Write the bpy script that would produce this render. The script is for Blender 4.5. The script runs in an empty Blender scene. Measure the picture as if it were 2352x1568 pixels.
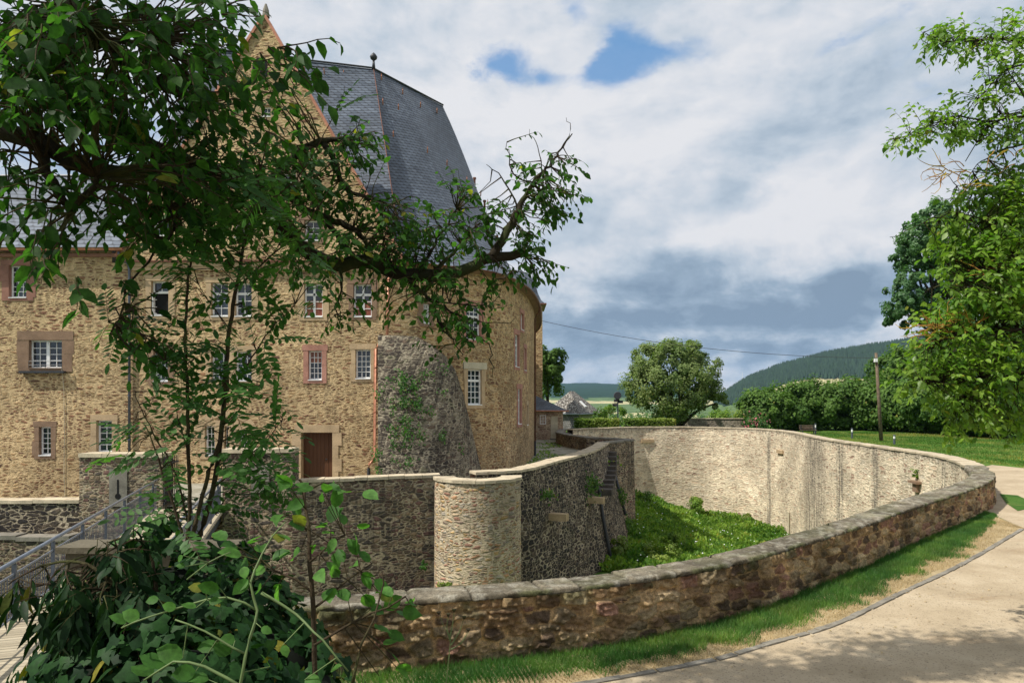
import bpy, math, random
import numpy as np
from mathutils import Vector, Matrix
from mathutils.geometry import tessellate_polygon
S = bpy.context.scene
COL = S.collection
R = math.radians
# ---------------------------------------------------------------- camera
F = 1650.0; CX = 1176.0; HZ = 915.0          # survey units: picture 2352 wide, focal 1650, eye-level line 915
cam = bpy.data.cameras.new('camera'); co = bpy.data.objects.new('camera', cam); COL.objects.link(co)
cam.sensor_width = 36; cam.lens = 36 * F / 2352; cam.shift_y = (HZ - 784) / 2352
co.location = (0, 0, 0); co.rotation_euler = (R(90), 0, 0)
cam.clip_start = 0.1; cam.clip_end = 60000
S.camera = co
S.view_settings.view_transform = 'Standard'; S.view_settings.look = 'None'
S.view_settings.exposure = 0.12; S.view_settings.gamma = 1.0
S.cycles.use_adaptive_sampling = True
S.cycles.max_bounces = 6; S.cycles.diffuse_bounces = 3; S.cycles.glossy_bounces = 2
S.cycles.transmission_bounces = 3; S.cycles.transparent_max_bounces = 4; S.cycles.volume_bounces = 0
# ---------------------------------------------------------------- sun and sky
SUN_EL = R(53); sx, sy = -0.92, -0.39
sv = Vector((sx * math.cos(SUN_EL), sy * math.cos(SUN_EL), math.sin(SUN_EL))).normalized()
sl = bpy.data.lights.new('sun', 'SUN'); sl.energy = 5.0; sl.angle = R(0.5); sl.color = (1, .95, .86)
so = bpy.data.objects.new('sun', sl); COL.objects.link(so); so.rotation_euler = sv.to_track_quat('Z', 'Y').to_euler()

class NT:
    """tiny node helper"""
    def __init__(s, tree): s.t = tree; s.t.nodes.clear()
    def n(s, typ, **kw):
        nd = s.t.nodes.new(typ)
        ins = kw.pop('ins', {})
        for k, v in kw.items(): setattr(nd, k, v)
        for k, v in ins.items():
            sock = nd.inputs[k]
            if isinstance(v, bpy.types.NodeSocket): s.t.links.new(v, sock)
            else: sock.default_value = v
        return nd
    def m(s, op, a, b=0.0, c=0.0, clamp=False):
        nd = s.n('ShaderNodeMath', operation=op, use_clamp=clamp)
        for i, v in enumerate((a, b, c)):
            if isinstance(v, bpy.types.NodeSocket): s.t.links.new(v, nd.inputs[i])
            else: nd.inputs[i].default_value = v
        return nd.outputs[0]
    def vm(s, op, a, b=(0, 0, 0)):
        nd = s.n('ShaderNodeVectorMath', operation=op)
        for i, v in enumerate((a, b)):
            if isinstance(v, bpy.types.NodeSocket): s.t.links.new(v, nd.inputs[i])
            else: nd.inputs[i].default_value = v
        return nd.outputs[0]
    def mix(s, f, a, b, mode='MIX'):
        nd = s.n('ShaderNodeMix', data_type='RGBA', blend_type=mode)
        for i, v in ((0, f), (6, a), (7, b)):
            if isinstance(v, bpy.types.NodeSocket): s.t.links.new(v, nd.inputs[i])
            elif i == 0: nd.inputs[0].default_value = v
            else: nd.inputs[i].default_value = (*v[:3], 1)
        return nd.outputs[2]
    def ramp(s, f, stops, interp='LINEAR'):
        nd = s.n('ShaderNodeValToRGB', ins={'Fac': f}); cr = nd.color_ramp; cr.interpolation = interp
        while len(cr.elements) < len(stops): cr.elements.new(0.5)
        for e, (p, c) in zip(cr.elements, stops):
            e.position = p; e.color = (c, c, c, 1) if isinstance(c, (int, float)) else (*c, 1)
        return nd.outputs[0]
    def ss(s, x, lo, hi, a=0.0, b=1.0):
        nd = s.n('ShaderNodeMapRange', interpolation_type='SMOOTHSTEP')
        for i, v in enumerate((x, lo, hi, a, b)):
            if isinstance(v, bpy.types.NodeSocket): s.t.links.new(v, nd.inputs[i])
            else: nd.inputs[i].default_value = v
        return nd.outputs[0]
    def noise(s, vec, scale, detail=4, rough=.55, out=0):
        nd = s.n('ShaderNodeTexNoise', ins={'Vector': vec, 'Scale': scale, 'Detail': detail, 'Roughness': rough})
        return nd.outputs[out]

w = bpy.data.worlds.new('World'); S.world = w; w.use_nodes = True
q = NT(w.node_tree)
sky = q.n('ShaderNodeTexSky', sky_type='NISHITA', sun_disc=False, sun_elevation=SUN_EL, sun_rotation=math.atan2(sx, sy))
tc = q.n('ShaderNodeTexCoord').outputs['Generated']
sep = q.n('ShaderNodeSeparateXYZ', ins={0: tc}); dx, dy, dz = sep.outputs
az = q.m('ARCTAN2', dx, dy)                                   # radians, 0 = north of the view
hy = q.m('SQRT', q.m('ADD', q.m('MULTIPLY', dx, dx), q.m('MULTIPLY', dy, dy)))
el = q.m('ARCTAN2', dz, hy)
flat = q.n('ShaderNodeCombineXYZ', ins={0: az, 1: q.m('MULTIPLY', el, 1.7), 2: 0.0}).outputs[0]
wz = q.noise(flat, 2.2, 3, .5, out=1); fl = q.vm('ADD', flat, q.vm('MULTIPLY', q.vm('SUBTRACT', wz, (.5, .5, .5)), (.16, .14, 0)))
n1 = q.noise(fl, 3.1, 8, .56); n2 = q.noise(q.vm('ADD', fl, (4.3, 1.7, 0)), 7.5, 7, .6); n3 = q.noise(q.vm('ADD', flat, (9.1, 5.2, 3)), 1.7, 4, .5)
LV = (-.035, .055, 0)
n1b = q.noise(q.vm('ADD', fl, LV), 3.1, 8, .56); n2b = q.noise(q.vm('ADD', q.vm('ADD', fl, (4.3, 1.7, 0)), (-.014, .022, 0)), 7.5, 7, .6)
relief = q.m('ADD', q.m('MULTIPLY', q.m('SUBTRACT', n1, n1b), 1.7), q.m('MULTIPLY', q.m('SUBTRACT', n2, n2b), 1.15))
n4 = q.noise(q.vm('ADD', q.n('ShaderNodeCombineXYZ', ins={0: az, 1: q.m('MULTIPLY', el, 5.0), 2: 0.0}).outputs[0], (2.2, 7.1, 0)), 3.2, 6, .58)
def ang(x, y):
    a = math.atan2(x - CX, F); return a, math.atan2((HZ - y), math.hypot(F, x - CX))
azw = q.m('ADD', az, q.m('MULTIPLY', q.m('SUBTRACT', n2, .5), .10)); elw = q.m('ADD', el, q.m('MULTIPLY', q.m('SUBTRACT', n1, .5), .09))
def blob(x, y, rx, ry, amp=1.0, rot=0.0):
    a, e = ang(x, y)
    u = q.m('SUBTRACT', azw, a); v = q.m('SUBTRACT', elw, e)
    c, s_ = math.cos(rot), math.sin(rot)
    uu = q.m('DIVIDE', q.m('ADD', q.m('MULTIPLY', u, c), q.m('MULTIPLY', v, s_)), rx / F)
    vv = q.m('DIVIDE', q.m('ADD', q.m('MULTIPLY', u, -s_), q.m('MULTIPLY', v, c)), ry / F)
    r2 = q.m('ADD', q.m('MULTIPLY', uu, uu), q.m('MULTIPLY', vv, vv))
    return q.m('MULTIPLY', q.m('EXPONENT', q.m('MULTIPLY', r2, -1.0)), amp)
def total(l):
    o = l[0]
    for b in l[1:]: o = q.m('ADD', o, b)
    return o
gap = total([blob(1125, 150, 75, 40, .9), blob(1180, 140, 60, 50, .7), blob(1250, 195, 90, 22, .8), blob(1435, 125, 70, 60, 1.2), blob(1400, 165, 60, 25, .6), blob(1560, 130, 100, 24, .75), blob(1310, 10, 45, 30, .8), blob(1330, 60, 60, 40, .35),
             blob(1960, 65, 120, 22, .55, .3), blob(2120, 215, 110, 50, .32), blob(2080, 130, 60, 120, .3), blob(250, 300, 300, 130, .5), blob(-900, 0, 500, 300, .8), blob(4200, -100, 500, 250, .8)])
n5 = q.noise(q.vm('ADD', fl, (1.3, 8.8, 2)), 20, 7, .62)
gapm = q.ss(q.m('ADD', q.m('ADD', gap, q.m('MULTIPLY', q.m('SUBTRACT', n2, .5), 1.9)), q.m('MULTIPLY', q.m('SUBTRACT', n5, .5), 1.3)), .28, 1.25)
gapm = q.m('MULTIPLY', q.m('MULTIPLY', gapm, q.ss(gap, .04, .45)), .84)
dark = total([blob(1760, 712, 560, 58, .66), blob(1350, 780, 280, 60, .36), blob(2000, 650, 300, 45, .35), blob(1600, 640, 200, 40, .28), blob(1480, 540, 170, 90, .24), blob(1690, 470, 55, 70, .34),
              blob(1900, 790, 300, 40, .22), blob(1700, 850, 700, 60, .26), blob(2150, 300, 250, 140, .16), blob(1830, 330, 130, 120, .10), blob(1640, 590, 160, 25, .18)])
bright = total([blob(1640, 545, 90, 30, .42), blob(1300, 300, 330, 110, .20), blob(1900, 500, 200, 50, .22), blob(1500, 775, 160, 18, .34), blob(1800, 770, 170, 16, .30), blob(1370, 850, 120, 30, .15), blob(1980, 610, 120, 20, .15), blob(1420, 690, 130, 16, .2)])
dk = q.m('ADD', q.m('SUBTRACT', dark, bright), q.m('MULTIPLY', q.m('SUBTRACT', n1, .52), .62))
dk = q.m('ADD', dk, q.m('MULTIPLY', q.m('SUBTRACT', n4, .5), q.ss(el, .05, .26, 1.15, .2)))
dk = q.m('ADD', dk, q.m('MULTIPLY', q.m('SUBTRACT', n2, .5), .35))
dk = q.m('SUBTRACT', dk, q.m('MULTIPLY', relief, q.ss(el, .08, .24, 1.9, 1.0)))
dk = q.m('ADD', q.m('ADD', dk, .25), q.m('MULTIPLY', q.m('SUBTRACT', n3, .5), .5))
cloud = q.ramp(dk, [(0.0, (.74, .745, .77)), (.2, (.64, .67, .72)), (.42, (.49, .56, .64)), (.7, (.31, .40, .505)), (1.0, (.22, .30, .40))])
skyc = q.mix(.75, q.vm('MULTIPLY', sky.outputs[0], (.085, .085, .085)), (.085, .31, .66))
bg = q.n('ShaderNodeBackground', ins={'Color': q.mix(gapm, cloud, skyc), 'Strength': 1.0})
q.n('ShaderNodeOutputWorld', ins={0: bg.outputs[0]})

# ---------------------------------------------------------------- helpers
def P(x, y, Y): return np.array(((x - CX) / F * Y, Y, (HZ - y) / F * Y))
def G(x, y, z):                                  # point of that sight line at height z
    Y = z * F / (HZ - y); return ((x - CX) / F * Y, Y)
ORG = {}
def tag(o, label=None, cat=None, group=None, kind=None):
    if label: o['label'] = label
    if cat: o['category'] = cat
    if group: o['group'] = group
    if kind: o['kind'] = kind
    return o
def thing(name, label, cat, loc=(0, 0, 0), group=None):
    o = bpy.data.objects.new(name, None); COL.objects.link(o); o.location = loc; o.empty_display_size = .3
    ORG[o.name] = np.array(loc, float); return tag(o, label, cat, group)
def link(name, me, mat, parent=None, local=False):
    for f in (mat if isinstance(mat, (list, tuple)) else [mat]): me.materials.append(f)
    o = bpy.data.objects.new(name, me); COL.objects.link(o)
    if parent is not None:
        o.parent = parent; ORG[o.name] = ORG.get(parent.name, np.zeros(3))
    else: ORG[o.name] = np.zeros(3)
    return o
class MB:
    def __init__(s): s.V = []; s.Fc = []; s.uv = []
    def add(s, V, Fc, uv=None):
        n = len(s.V); s.V += [tuple(map(float, v)) for v in V]; s.Fc += [tuple(i + n for i in f) for f in Fc]
        s.uv += ([tuple(u) for u in uv] if uv is not None else [(0, 0)] * len(V)); return s
    def box(s, x0, x1, y0, y1, z0, z1):
        v = [(x, y, z) for z in (z0, z1) for (x, y) in ((x0, y0), (x1, y0), (x1, y1), (x0, y1))]
        return s.add(v, [(3, 2, 1, 0), (4, 5, 6, 7), (0, 1, 5, 4), (1, 2, 6, 5), (2, 3, 7, 6), (3, 0, 4, 7)])
    def obox(s, o, a, b, c, A, B, C_):
        """box in a frame: origin o, axes a,b,c, ranges"""
        o, a, b, c = map(np.array, (o, a, b, c))
        v = [o + a * x + b * y + c * z for z in C_ for (x, y) in ((A[0], B[0]), (A[1], B[0]), (A[1], B[1]), (A[0], B[1]))]
        return s.add(v, [(3, 2, 1, 0), (4, 5, 6, 7), (0, 1, 5, 4), (1, 2, 6, 5), (2, 3, 7, 6), (3, 0, 4, 7)])
    def tube(s, pts, rad, n=6, cap=True):
        pts = np.array(pts, float); k = len(pts)
        rad = np.full(k, rad, float) if np.isscalar(rad) else np.interp(np.linspace(0, 1, k), np.linspace(0, 1, len(rad)), rad)
        V = []; up = np.array((0, 0, 1.))
        for i in range(k):
            t = pts[min(i + 1, k - 1)] - pts[max(i - 1, 0)]; t = t / (np.linalg.norm(t) + 1e-9)
            a = np.cross(t, up if abs(t[2]) < .95 else (1., 0, 0)); a /= np.linalg.norm(a) + 1e-9; b = np.cross(t, a)
            for j in range(n):
                th = 2 * math.pi * j / n; V.append(pts[i] + rad[i] * (a * math.cos(th) + b * math.sin(th)))
        Fc = [(i * n + j, i * n + (j + 1) % n, (i + 1) * n + (j + 1) % n, (i + 1) * n + j) for i in range(k - 1) for j in range(n)]
        if cap: Fc += [tuple(range(n - 1, -1, -1)), tuple((k - 1) * n + j for j in range(n))]
        return s.add(V, Fc)
    def build(s, name, mat, parent=None, smooth=False):
        me = bpy.data.meshes.new(name)
        off = ORG.get(parent.name, np.zeros(3)) if parent is not None else np.zeros(3)
        V = np.array(s.V).reshape(-1, 3) - off
        me.from_pydata(V.tolist(), [], s.Fc)
        uvl = me.uv_layers.new(name='UVMap'); li = np.zeros(len(me.loops), dtype=np.int32); me.loops.foreach_get('vertex_index', li)
        uvl.data.foreach_set('uv', np.array(s.uv, dtype=np.float32)[li].ravel())
        if smooth: me.polygons.foreach_set('use_smooth', [True] * len(me.polygons))
        me.validate(); me.update()
        return link(name, me, mat, parent)
def npmesh(name, V, FQ, mat, parent=None, attrs=None, smooth=False, uv=None):
    """V (N,3), FQ (M,k)"""
    V = np.asarray(V, dtype=np.float32); FQ = np.asarray(FQ, dtype=np.int32)
    if parent is not None: V = V - ORG.get(parent.name, np.zeros(3)).astype(np.float32)
    me = bpy.data.meshes.new(name); k = FQ.shape[1]; M = len(FQ)
    me.vertices.add(len(V)); me.vertices.foreach_set('co', V.ravel())
    me.loops.add(M * k); me.loops.foreach_set('vertex_index', FQ.ravel())
    me.polygons.add(M); me.polygons.foreach_set('loop_start', np.arange(0, M * k, k, dtype=np.int32)); me.polygons.foreach_set('loop_total', np.full(M, k, dtype=np.int32))
    if smooth: me.polygons.foreach_set('use_smooth', np.ones(M, dtype=bool))
    for an, av in (attrs or {}).items():
        av = np.asarray(av, dtype=np.float32)
        if av.ndim == 1: a = me.attributes.new(an, 'FLOAT', 'POINT'); a.data.foreach_set('value', av)
        else: a = me.attributes.new(an, 'FLOAT_VECTOR', 'POINT'); a.data.foreach_set('vector', av.ravel())
    if uv is not None:
        uvl = me.uv_layers.new(name='UVMap'); uvl.data.foreach_set('uv', np.asarray(uv, dtype=np.float32)[FQ.ravel()].ravel())
    me.update(calc_edges=True)
    return link(name, me, mat, parent)
def catmull(pts, step):
    pts = [np.array(p, float) for p in pts]; out = []
    for i in range(len(pts) - 1):
        p0 = pts[max(i - 1, 0)]; p1 = pts[i]; p2 = pts[i + 1]; p3 = pts[min(i + 2, len(pts) - 1)]
        n = max(1, int(round(np.linalg.norm(p2 - p1) / step)))
        for k in range(n):
            t = k / n
            out.append(.5 * ((2 * p1) + (-p0 + p2) * t + (2 * p0 - 5 * p1 + 4 * p2 - p3) * t * t + (-p0 + 3 * p1 - 3 * p2 + p3) * t ** 3))
    out.append(pts[-1]); return np.array(out)
def arclen(p): return np.concatenate([[0], np.cumsum(np.linalg.norm(np.diff(p, axis=0), axis=1))])
def normals2(p):
    """right-hand normals of a plan polyline"""
    t = np.gradient(p, axis=0); t /= np.linalg.norm(t, axis=1)[:, None] + 1e-9
    return np.stack([t[:, 1], -t[:, 0]], 1)
def flat_poly(name, pts, z, mat, label=None, kind='structure', parent=None):
    tri = tessellate_polygon([[Vector((p[0], p[1], 0)) for p in pts]])
    b = MB(); V = [(p[0], p[1], z) for p in pts]
    fs = []
    for t in tri:
        a, c, d = (np.array(V[i]) for i in t)
        fs.append(t if np.cross(c - a, d - a)[2] > 0 else t[::-1])
    b.add(V, fs, [(p[0], p[1]) for p in pts]); o = b.build(name, mat, parent)
    if parent is None: tag(o, label, None, None, kind)
    return o
def ribbon(b, top, bot, nz=1, u0=0, vscale=None):
    """wall sheet between two 3-D polylines, uv in metres"""
    top = np.array(top, float); bot = np.array(bot, float); n = len(top); u = arclen(top[:, :2]) + u0
    V = []; uv = []
    for k in range(nz + 1):
        f = k / nz
        for i in range(n):
            p = bot[i] * (1 - f) + top[i] * f; V.append(p)
            uv.append((u[i], p[2] if vscale is None else f * vscale))
    Fc = [(k * n + i, k * n + i + 1, (k + 1) * n + i + 1, (k + 1) * n + i) for k in range(nz) for i in range(n - 1)]
    b.add(V, Fc, uv)

# ---------------------------------------------------------------- materials
def mat(name):
    m = bpy.data.materials.new(name); m.use_nodes = True; return m, NT(m.node_tree)
def bsdf(q, col, rough=.8, bump=None, bd=.02, bs=1.0, spec=.3, metal=0.0, extra=None):
    ins = {'Base Color': col if isinstance(col, bpy.types.NodeSocket) else (*col, 1), 'Roughness': rough, 'Specular IOR Level': spec, 'Metallic': metal}
    if bump is not None:
        ins['Normal'] = q.n('ShaderNodeBump', ins={'Height': bump, 'Distance': bd, 'Strength': bs}).outputs[0]
    if extra: ins.update(extra)
    b = q.n('ShaderNodeBsdfPrincipled', ins=ins); q.n('ShaderNodeOutputMaterial', ins={0: b.outputs[0]}); return b
def plain(name, col, rough=.6, spec=.3, metal=0.0, var=.15, scale=8):
    m, q = mat(name); c = q.n('ShaderNodeTexCoord').outputs['Object']
    n = q.noise(c, scale, 5); f = q.ss(n, .3, .7, 1 - var, 1 + var)
    bsdf(q, q.vm('MULTIPLY', (*col,), q.n('ShaderNodeCombineXYZ', ins={0: f, 1: f, 2: f}).outputs[0]), rough, n, .004, .5, spec, metal); return m
def masonry(name, cols, mortar, sw, sh, mw=.10, depth=.035, stain=None, stainc=(.03, .027, .024), patch=None, ztop=None, dark_top=0.0, jitter=.82, moss=0.0, relief=1.0, mvar=.25, crev=.5, flush=.45, streaks=None, val=1.0):
    """coursed rubble in metres of the UV map: stones partly buried in mortar, open joints with painted shadow, weathering"""
    m, q = mat(name); uv = q.n('ShaderNodeUVMap', uv_map='UVMap').outputs[0]
    g3 = lambda f: q.n('ShaderNodeCombineXYZ', ins={0: f, 1: f, 2: f}).outputs[0]
    wn = q.noise(uv, .9, 3, .5, out=1); wf = q.noise(uv, 7.0, 4, .65, out=1)
    p = q.vm('ADD', uv, q.vm('MULTIPLY', q.vm('SUBTRACT', wn, (.5, .5, .5)), (.5, .20, 0)))
    p = q.vm('ADD', p, q.vm('MULTIPLY', q.vm('SUBTRACT', wf, (.5, .5, .5)), (.12, .075, 0)))
    def layer(off, a, c):
        sc = q.vm('MULTIPLY', q.vm('ADD', p, off), (a / sw, c / sh, 0))
        f = q.n('ShaderNodeTexVoronoi', voronoi_dimensions='2D', feature='F1', ins={'Vector': sc, 'Scale': 1.0, 'Randomness': jitter})
        e = q.n('ShaderNodeTexVoronoi', voronoi_dimensions='2D', feature='DISTANCE_TO_EDGE', ins={'Vector': sc, 'Scale': 1.0, 'Randomness': jitter}).outputs[0]
        return q.n('ShaderNodeSeparateColor', ins={0: f.outputs['Color']}).outputs, e
    A, ea = layer((0, 0, 0), 1, 1); B, eb = layer((3.3, 7.7, 0), 1.7, 1.5)
    sel = q.ss(q.noise(uv, .8, 3), .485, .515); lerp = lambda a, b: q.m('ADD', q.m('MULTIPLY', a, q.m('SUBTRACT', 1.0, sel)), q.m('MULTIPLY', b, sel))
    rnd, rb, rc, e0 = lerp(A[0], B[0]), lerp(A[1], B[1]), lerp(A[2], B[2]), lerp(ea, eb)
    fine = q.noise(uv, 20, 6, .7); mid = q.noise(q.vm('MULTIPLY', uv, (1, 1.8, 1)), 5.0, 6, .65); big = q.noise(uv, .33, 5, .6)
    e = q.m('ADD', e0, q.m('MULTIPLY', q.m('SUBTRACT', mid, .5), .34)); e = q.m('ADD', e, q.m('MULTIPLY', q.m('SUBTRACT', fine, .5), .16))
    e = q.m('SUBTRACT', e, q.m('MULTIPLY', q.ss(rc, 1 - flush, 1.0), .22))          # some stones lie deeper in the mortar
    st = q.ss(e, mw * .4, mw * 1.5)
    k = len(cols); stone = q.ramp(rnd, [(i / k, c) for i, c in enumerate(cols)], 'CONSTANT')
    br = q.m('ADD', q.m('ADD', q.m('MULTIPLY', rb, .42), q.m('MULTIPLY', fine, .95)), q.m('MULTIPLY', mid, .70)); br = q.m('MULTIPLY', q.m('SUBTRACT', br, .30), 1.22 * val)
    stone = q.vm('MULTIPLY', stone, g3(br))
    mo = q.m('MULTIPLY', q.m('ADD', q.ss(fine, .25, .75, 1 - mvar, 1 + mvar), q.m('MULTIPLY', q.m('SUBTRACT', mid, .5), .8)), val)
    mcol = q.vm('MULTIPLY', (*mortar,), g3(mo)); col = q.mix(st, mcol, stone)
    if patch: pc, lo, hi = patch; col = q.mix(q.m('MULTIPLY', q.ss(q.noise(q.vm('ADD', uv, (11, 5, 0)), .40, 6, .65), lo, hi), .8), col, q.mix(st, mcol, q.vm('MULTIPLY', g3(br), (*pc,))))
    col = q.vm('MULTIPLY', col, g3(q.ss(big, .3, .7, .74, 1.2)))
    # open joints: their shadow painted as thin dark lines under and beside some stones
    cm = q.m('MULTIPLY', q.ss(q.m('ABSOLUTE', q.m('SUBTRACT', e, mw * .35)), .0, .07, 1.0, 0.0), q.ss(q.noise(uv, 3.1, 4, .7), .46, .60))
    col = q.mix(q.m('MULTIPLY', cm, crev), col, (.045, .032, .02))
    sv_ = q.n('ShaderNodeSeparateXYZ', ins={0: uv}).outputs
    if stain is not None or streaks is not None:
        streak = q.noise(q.n('ShaderNodeCombineXYZ', ins={0: q.m('MULTIPLY', sv_[0], 4.2), 1: q.m('MULTIPLY', sv_[1], .28), 2: 0.0}).outputs[0], 1.0, 6, .7)
        s1 = q.m('MULTIPLY', 0.0, 0.0)
        if stain is not None: s1 = q.m('MULTIPLY', q.ss(streak, .42, .60), q.ss(q.noise(q.vm('ADD', uv, (2, 9, 0)), .30, 6, .65), stain[0], stain[1]))
        if ztop is not None: s1 = q.m('MAXIMUM', s1, q.m('MULTIPLY', q.ss(q.m('ADD', sv_[1], q.m('MULTIPLY', q.m('SUBTRACT', streak, .5), dark_top * 5)), ztop, ztop + dark_top), .8))
        if streaks is not None:
            for (u0, hw) in streaks: s1 = q.m('MAXIMUM', s1, q.m('MULTIPLY', q.ss(q.m('ABSOLUTE', q.m('SUBTRACT', sv_[0], u0)), hw * .4, hw, 1.0, 0.0), q.ss(streak, .40, .52)))
        s1 = q.m('MULTIPLY', s1, q.m('MULTIPLY', q.ss(st, 0, 1, .55, 1.0), q.ss(fine, .25, .55, .55, 1.0)))
        col = q.mix(s1, col, stainc)
    if moss: col = q.mix(q.m('MULTIPLY', q.ss(q.noise(q.vm('ADD', uv, (7, 3, 0)), 1.6, 5, .6), .56, .66), moss), col, (.10, .13, .04))
    h = q.m('ADD', q.m('MULTIPLY', q.ss(e, -.02, mw * 3.0), .8), q.m('MULTIPLY', fine, .55)); h = q.m('ADD', h, q.m('MULTIPLY', rb, .40)); h = q.m('ADD', h, q.m('MULTIPLY', mid, 1.3)); h = q.m('SUBTRACT', h, q.m('MULTIPLY', cm, .7 * crev))
    bsdf(q, col, .92, h, depth, relief, .15)
    return m
M = {}
STREAKS = [(53.8, 3.6), (48.6, .7), (44, .5), (66, .4), (36, .5)]
M['facade'] = masonry('facade_rubble', [(.48, .315, .16), (.30, .16, .095), (.52, .36, .19), (.40, .24, .125), (.46, .33, .19), (.55, .37, .185), (.34, .19, .105), (.22, .125, .08), (.50, .345, .18)], (.64, .475, .265), .40, .135, .18, .06, patch=((.26, .12, .075), .50, .62), stain=(.50, .68), stainc=(.15, .115, .07), crev=.50, flush=.7, val=.95)
M['round'] = masonry('round_rubble', [(.52, .335, .16), (.35, .195, .10), (.54, .37, .19), (.44, .27, .135), (.48, .345, .20), (.28, .15, .085)], (.62, .455, .25), .42, .14, .12, .045, stain=(.60, .8), stainc=(.22, .155, .10), crev=.6)
M['far'] = masonry('far_wall_rubble', [(.74, .62, .45), (.70, .56, .40), (.78, .67, .50), (.64, .49, .35), (.76, .64, .47), (.72, .58, .42), (.52, .36, .26), (.80, .70, .54)], (.76, .65, .48), .62, .19, .10, .03, stain=(.60, .74), stainc=(.20, .175, .14), ztop=-3.15, dark_top=.30, crev=.6, flush=.75, val=.95, streaks=STREAKS)
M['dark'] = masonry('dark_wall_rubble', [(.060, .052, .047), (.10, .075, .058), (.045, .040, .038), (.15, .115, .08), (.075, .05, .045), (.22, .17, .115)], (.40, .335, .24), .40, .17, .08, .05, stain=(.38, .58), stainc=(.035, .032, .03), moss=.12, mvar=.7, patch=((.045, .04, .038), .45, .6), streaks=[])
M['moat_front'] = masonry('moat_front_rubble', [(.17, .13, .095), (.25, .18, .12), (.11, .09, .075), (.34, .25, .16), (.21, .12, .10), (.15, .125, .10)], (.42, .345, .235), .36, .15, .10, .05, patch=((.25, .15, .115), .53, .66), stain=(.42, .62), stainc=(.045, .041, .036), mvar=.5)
M['turret'] = masonry('turret_rubble', [(.60, .45, .29), (.52, .30, .17), (.58, .47, .33), (.56, .38, .18), (.44, .24, .17), (.62, .5, .34), (.52, .45, .36), (.34, .25, .19)], (.60, .49, .34), .34, .13, .13, .05, patch=((.36, .36, .29), .58, .68), crev=.6, flush=.6, val=.90)
M['buttress'] = masonry('buttress_rubble', [(.23, .195, .145), (.16, .13, .10), (.30, .25, .18), (.10, .08, .065), (.20, .145, .105), (.34, .29, .21)], (.38, .33, .24), .40, .15, .09, .05, stain=(.36, .56), stainc=(.05, .042, .036), moss=.3, mvar=.5, patch=((.08, .065, .055), .48, .6))
M['annex'] = masonry('annex_rubble', [(.38, .26, .18), (.30, .18, .13), (.44, .32, .22), (.35, .24, .17)], (.5, .4, .28), .5, .22, .10, .03)
M['cornerstone'] = masonry('far_low_wall_rubble', [(.30, .26, .2), (.24, .2, .16), (.36, .3, .24)], (.42, .36, .28), .4, .2, .1, .03)
def dressed(name, col, var=.2):
    m, q = mat(name); c = q.n('ShaderNodeTexCoord').outputs['Object']
    n = q.noise(c, 1.8, 6, .65); n2 = q.noise(c, 25, 4, .6); f = q.m('MULTIPLY', q.ss(n, .25, .75, 1 - var, 1 + var), q.ss(n2, .2, .8, .85, 1.12))
    bsdf(q, q.vm('MULTIPLY', (*col,), q.n('ShaderNodeCombineXYZ', ins={0: f, 1: f, 2: f}).outputs[0]), .9, n2, .012, .7, .2); return m
M['sand'] = dressed('buff_sandstone', (.47, .345, .21)); M['redst'] = dressed('red_sandstone', (.30, .155, .115)); M['pinkst'] = dressed('pink_sandstone', (.40, .205, .155))
M['brownst'] = dressed('brown_sandstone', (.25, .165, .11)); M['coping'] = dressed('pale_coping_stone', (.50, .42, .30), .3); M['palepl'] = dressed('pale_render', (.5, .45, .33))
M['darkst'] = dressed('dark_step_stone', (.085, .072, .06), .4); M['greyst'] = dressed('grey_sandstone', (.22, .2, .165), .35); M['concrete'] = dressed('weathered_concrete', (.115, .10, .07), .4)
M['white'] = plain('white_paint', (.80, .80, .79), .45, .4, 0, .04); M['copper'] = plain('new_copper', (.46, .205, .125), .42, .5, .45, .25, 4); M['copperdk'] = plain('brown_copper', (.20, .085, .055), .45, .5, .5, .3, 4)
M['iron'] = plain('dark_iron', (.035, .038, .045), .5, .4); M['galv'] = plain('grey_steel', (.20, .225, .265), .42, .5, .35, .12, 6); M['galvdk'] = plain('dark_steel', (.10, .115, .14), .5, .4, .3)
M['pole'] = plain('weathered_wood', (.16, .12, .085), .9, .1, 0, .3, 5)
m, q = mat('window_glass'); c = q.n('ShaderNodeTexCoord').outputs['Object']
bsdf(q, q.mix(q.ss(q.noise(c, 1.3, 3), .45, .6), (.010, .014, .02), (.03, .045, .06)), .06, q.noise(c, 1.1, 2), .02, .4, .7); M['glass'] = m
m, q = mat('glass_before_curtain'); c = q.n('ShaderNodeTexCoord').outputs['Object']
bsdf(q, q.mix(q.ss(q.noise(q.vm('MULTIPLY', c, (3, 1, 1)), 3.1, 3), .4, .6), (.16, .035, .02), (.28, .10, .045)), .3, None, .02, .4, .5); M['redglass'] = m
m, q = mat('shade_black'); bsdf(q, (.008, .008, .008), .9); M['shade_black'] = m  # near-black for flat sheets that paint the darkness inside openings
m, q = mat('door_oak'); c = q.n('ShaderNodeTexCoord').outputs['Object']
wv = q.noise(q.vm('MULTIPLY', c, (14, 14, .8)), 2.0, 5, .6); plank = q.m('PINGPONG', q.n('ShaderNodeSeparateXYZ', ins={0: c}).outputs[0], .085)
bsdf(q, q.mix(wv, (.055, .022, .010), (.13, .055, .022)), .6, q.m('ADD', q.ss(plank, 0.0, .01), q.m('MULTIPLY', wv, .3)), .015, 1.0); M['door'] = m
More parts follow.
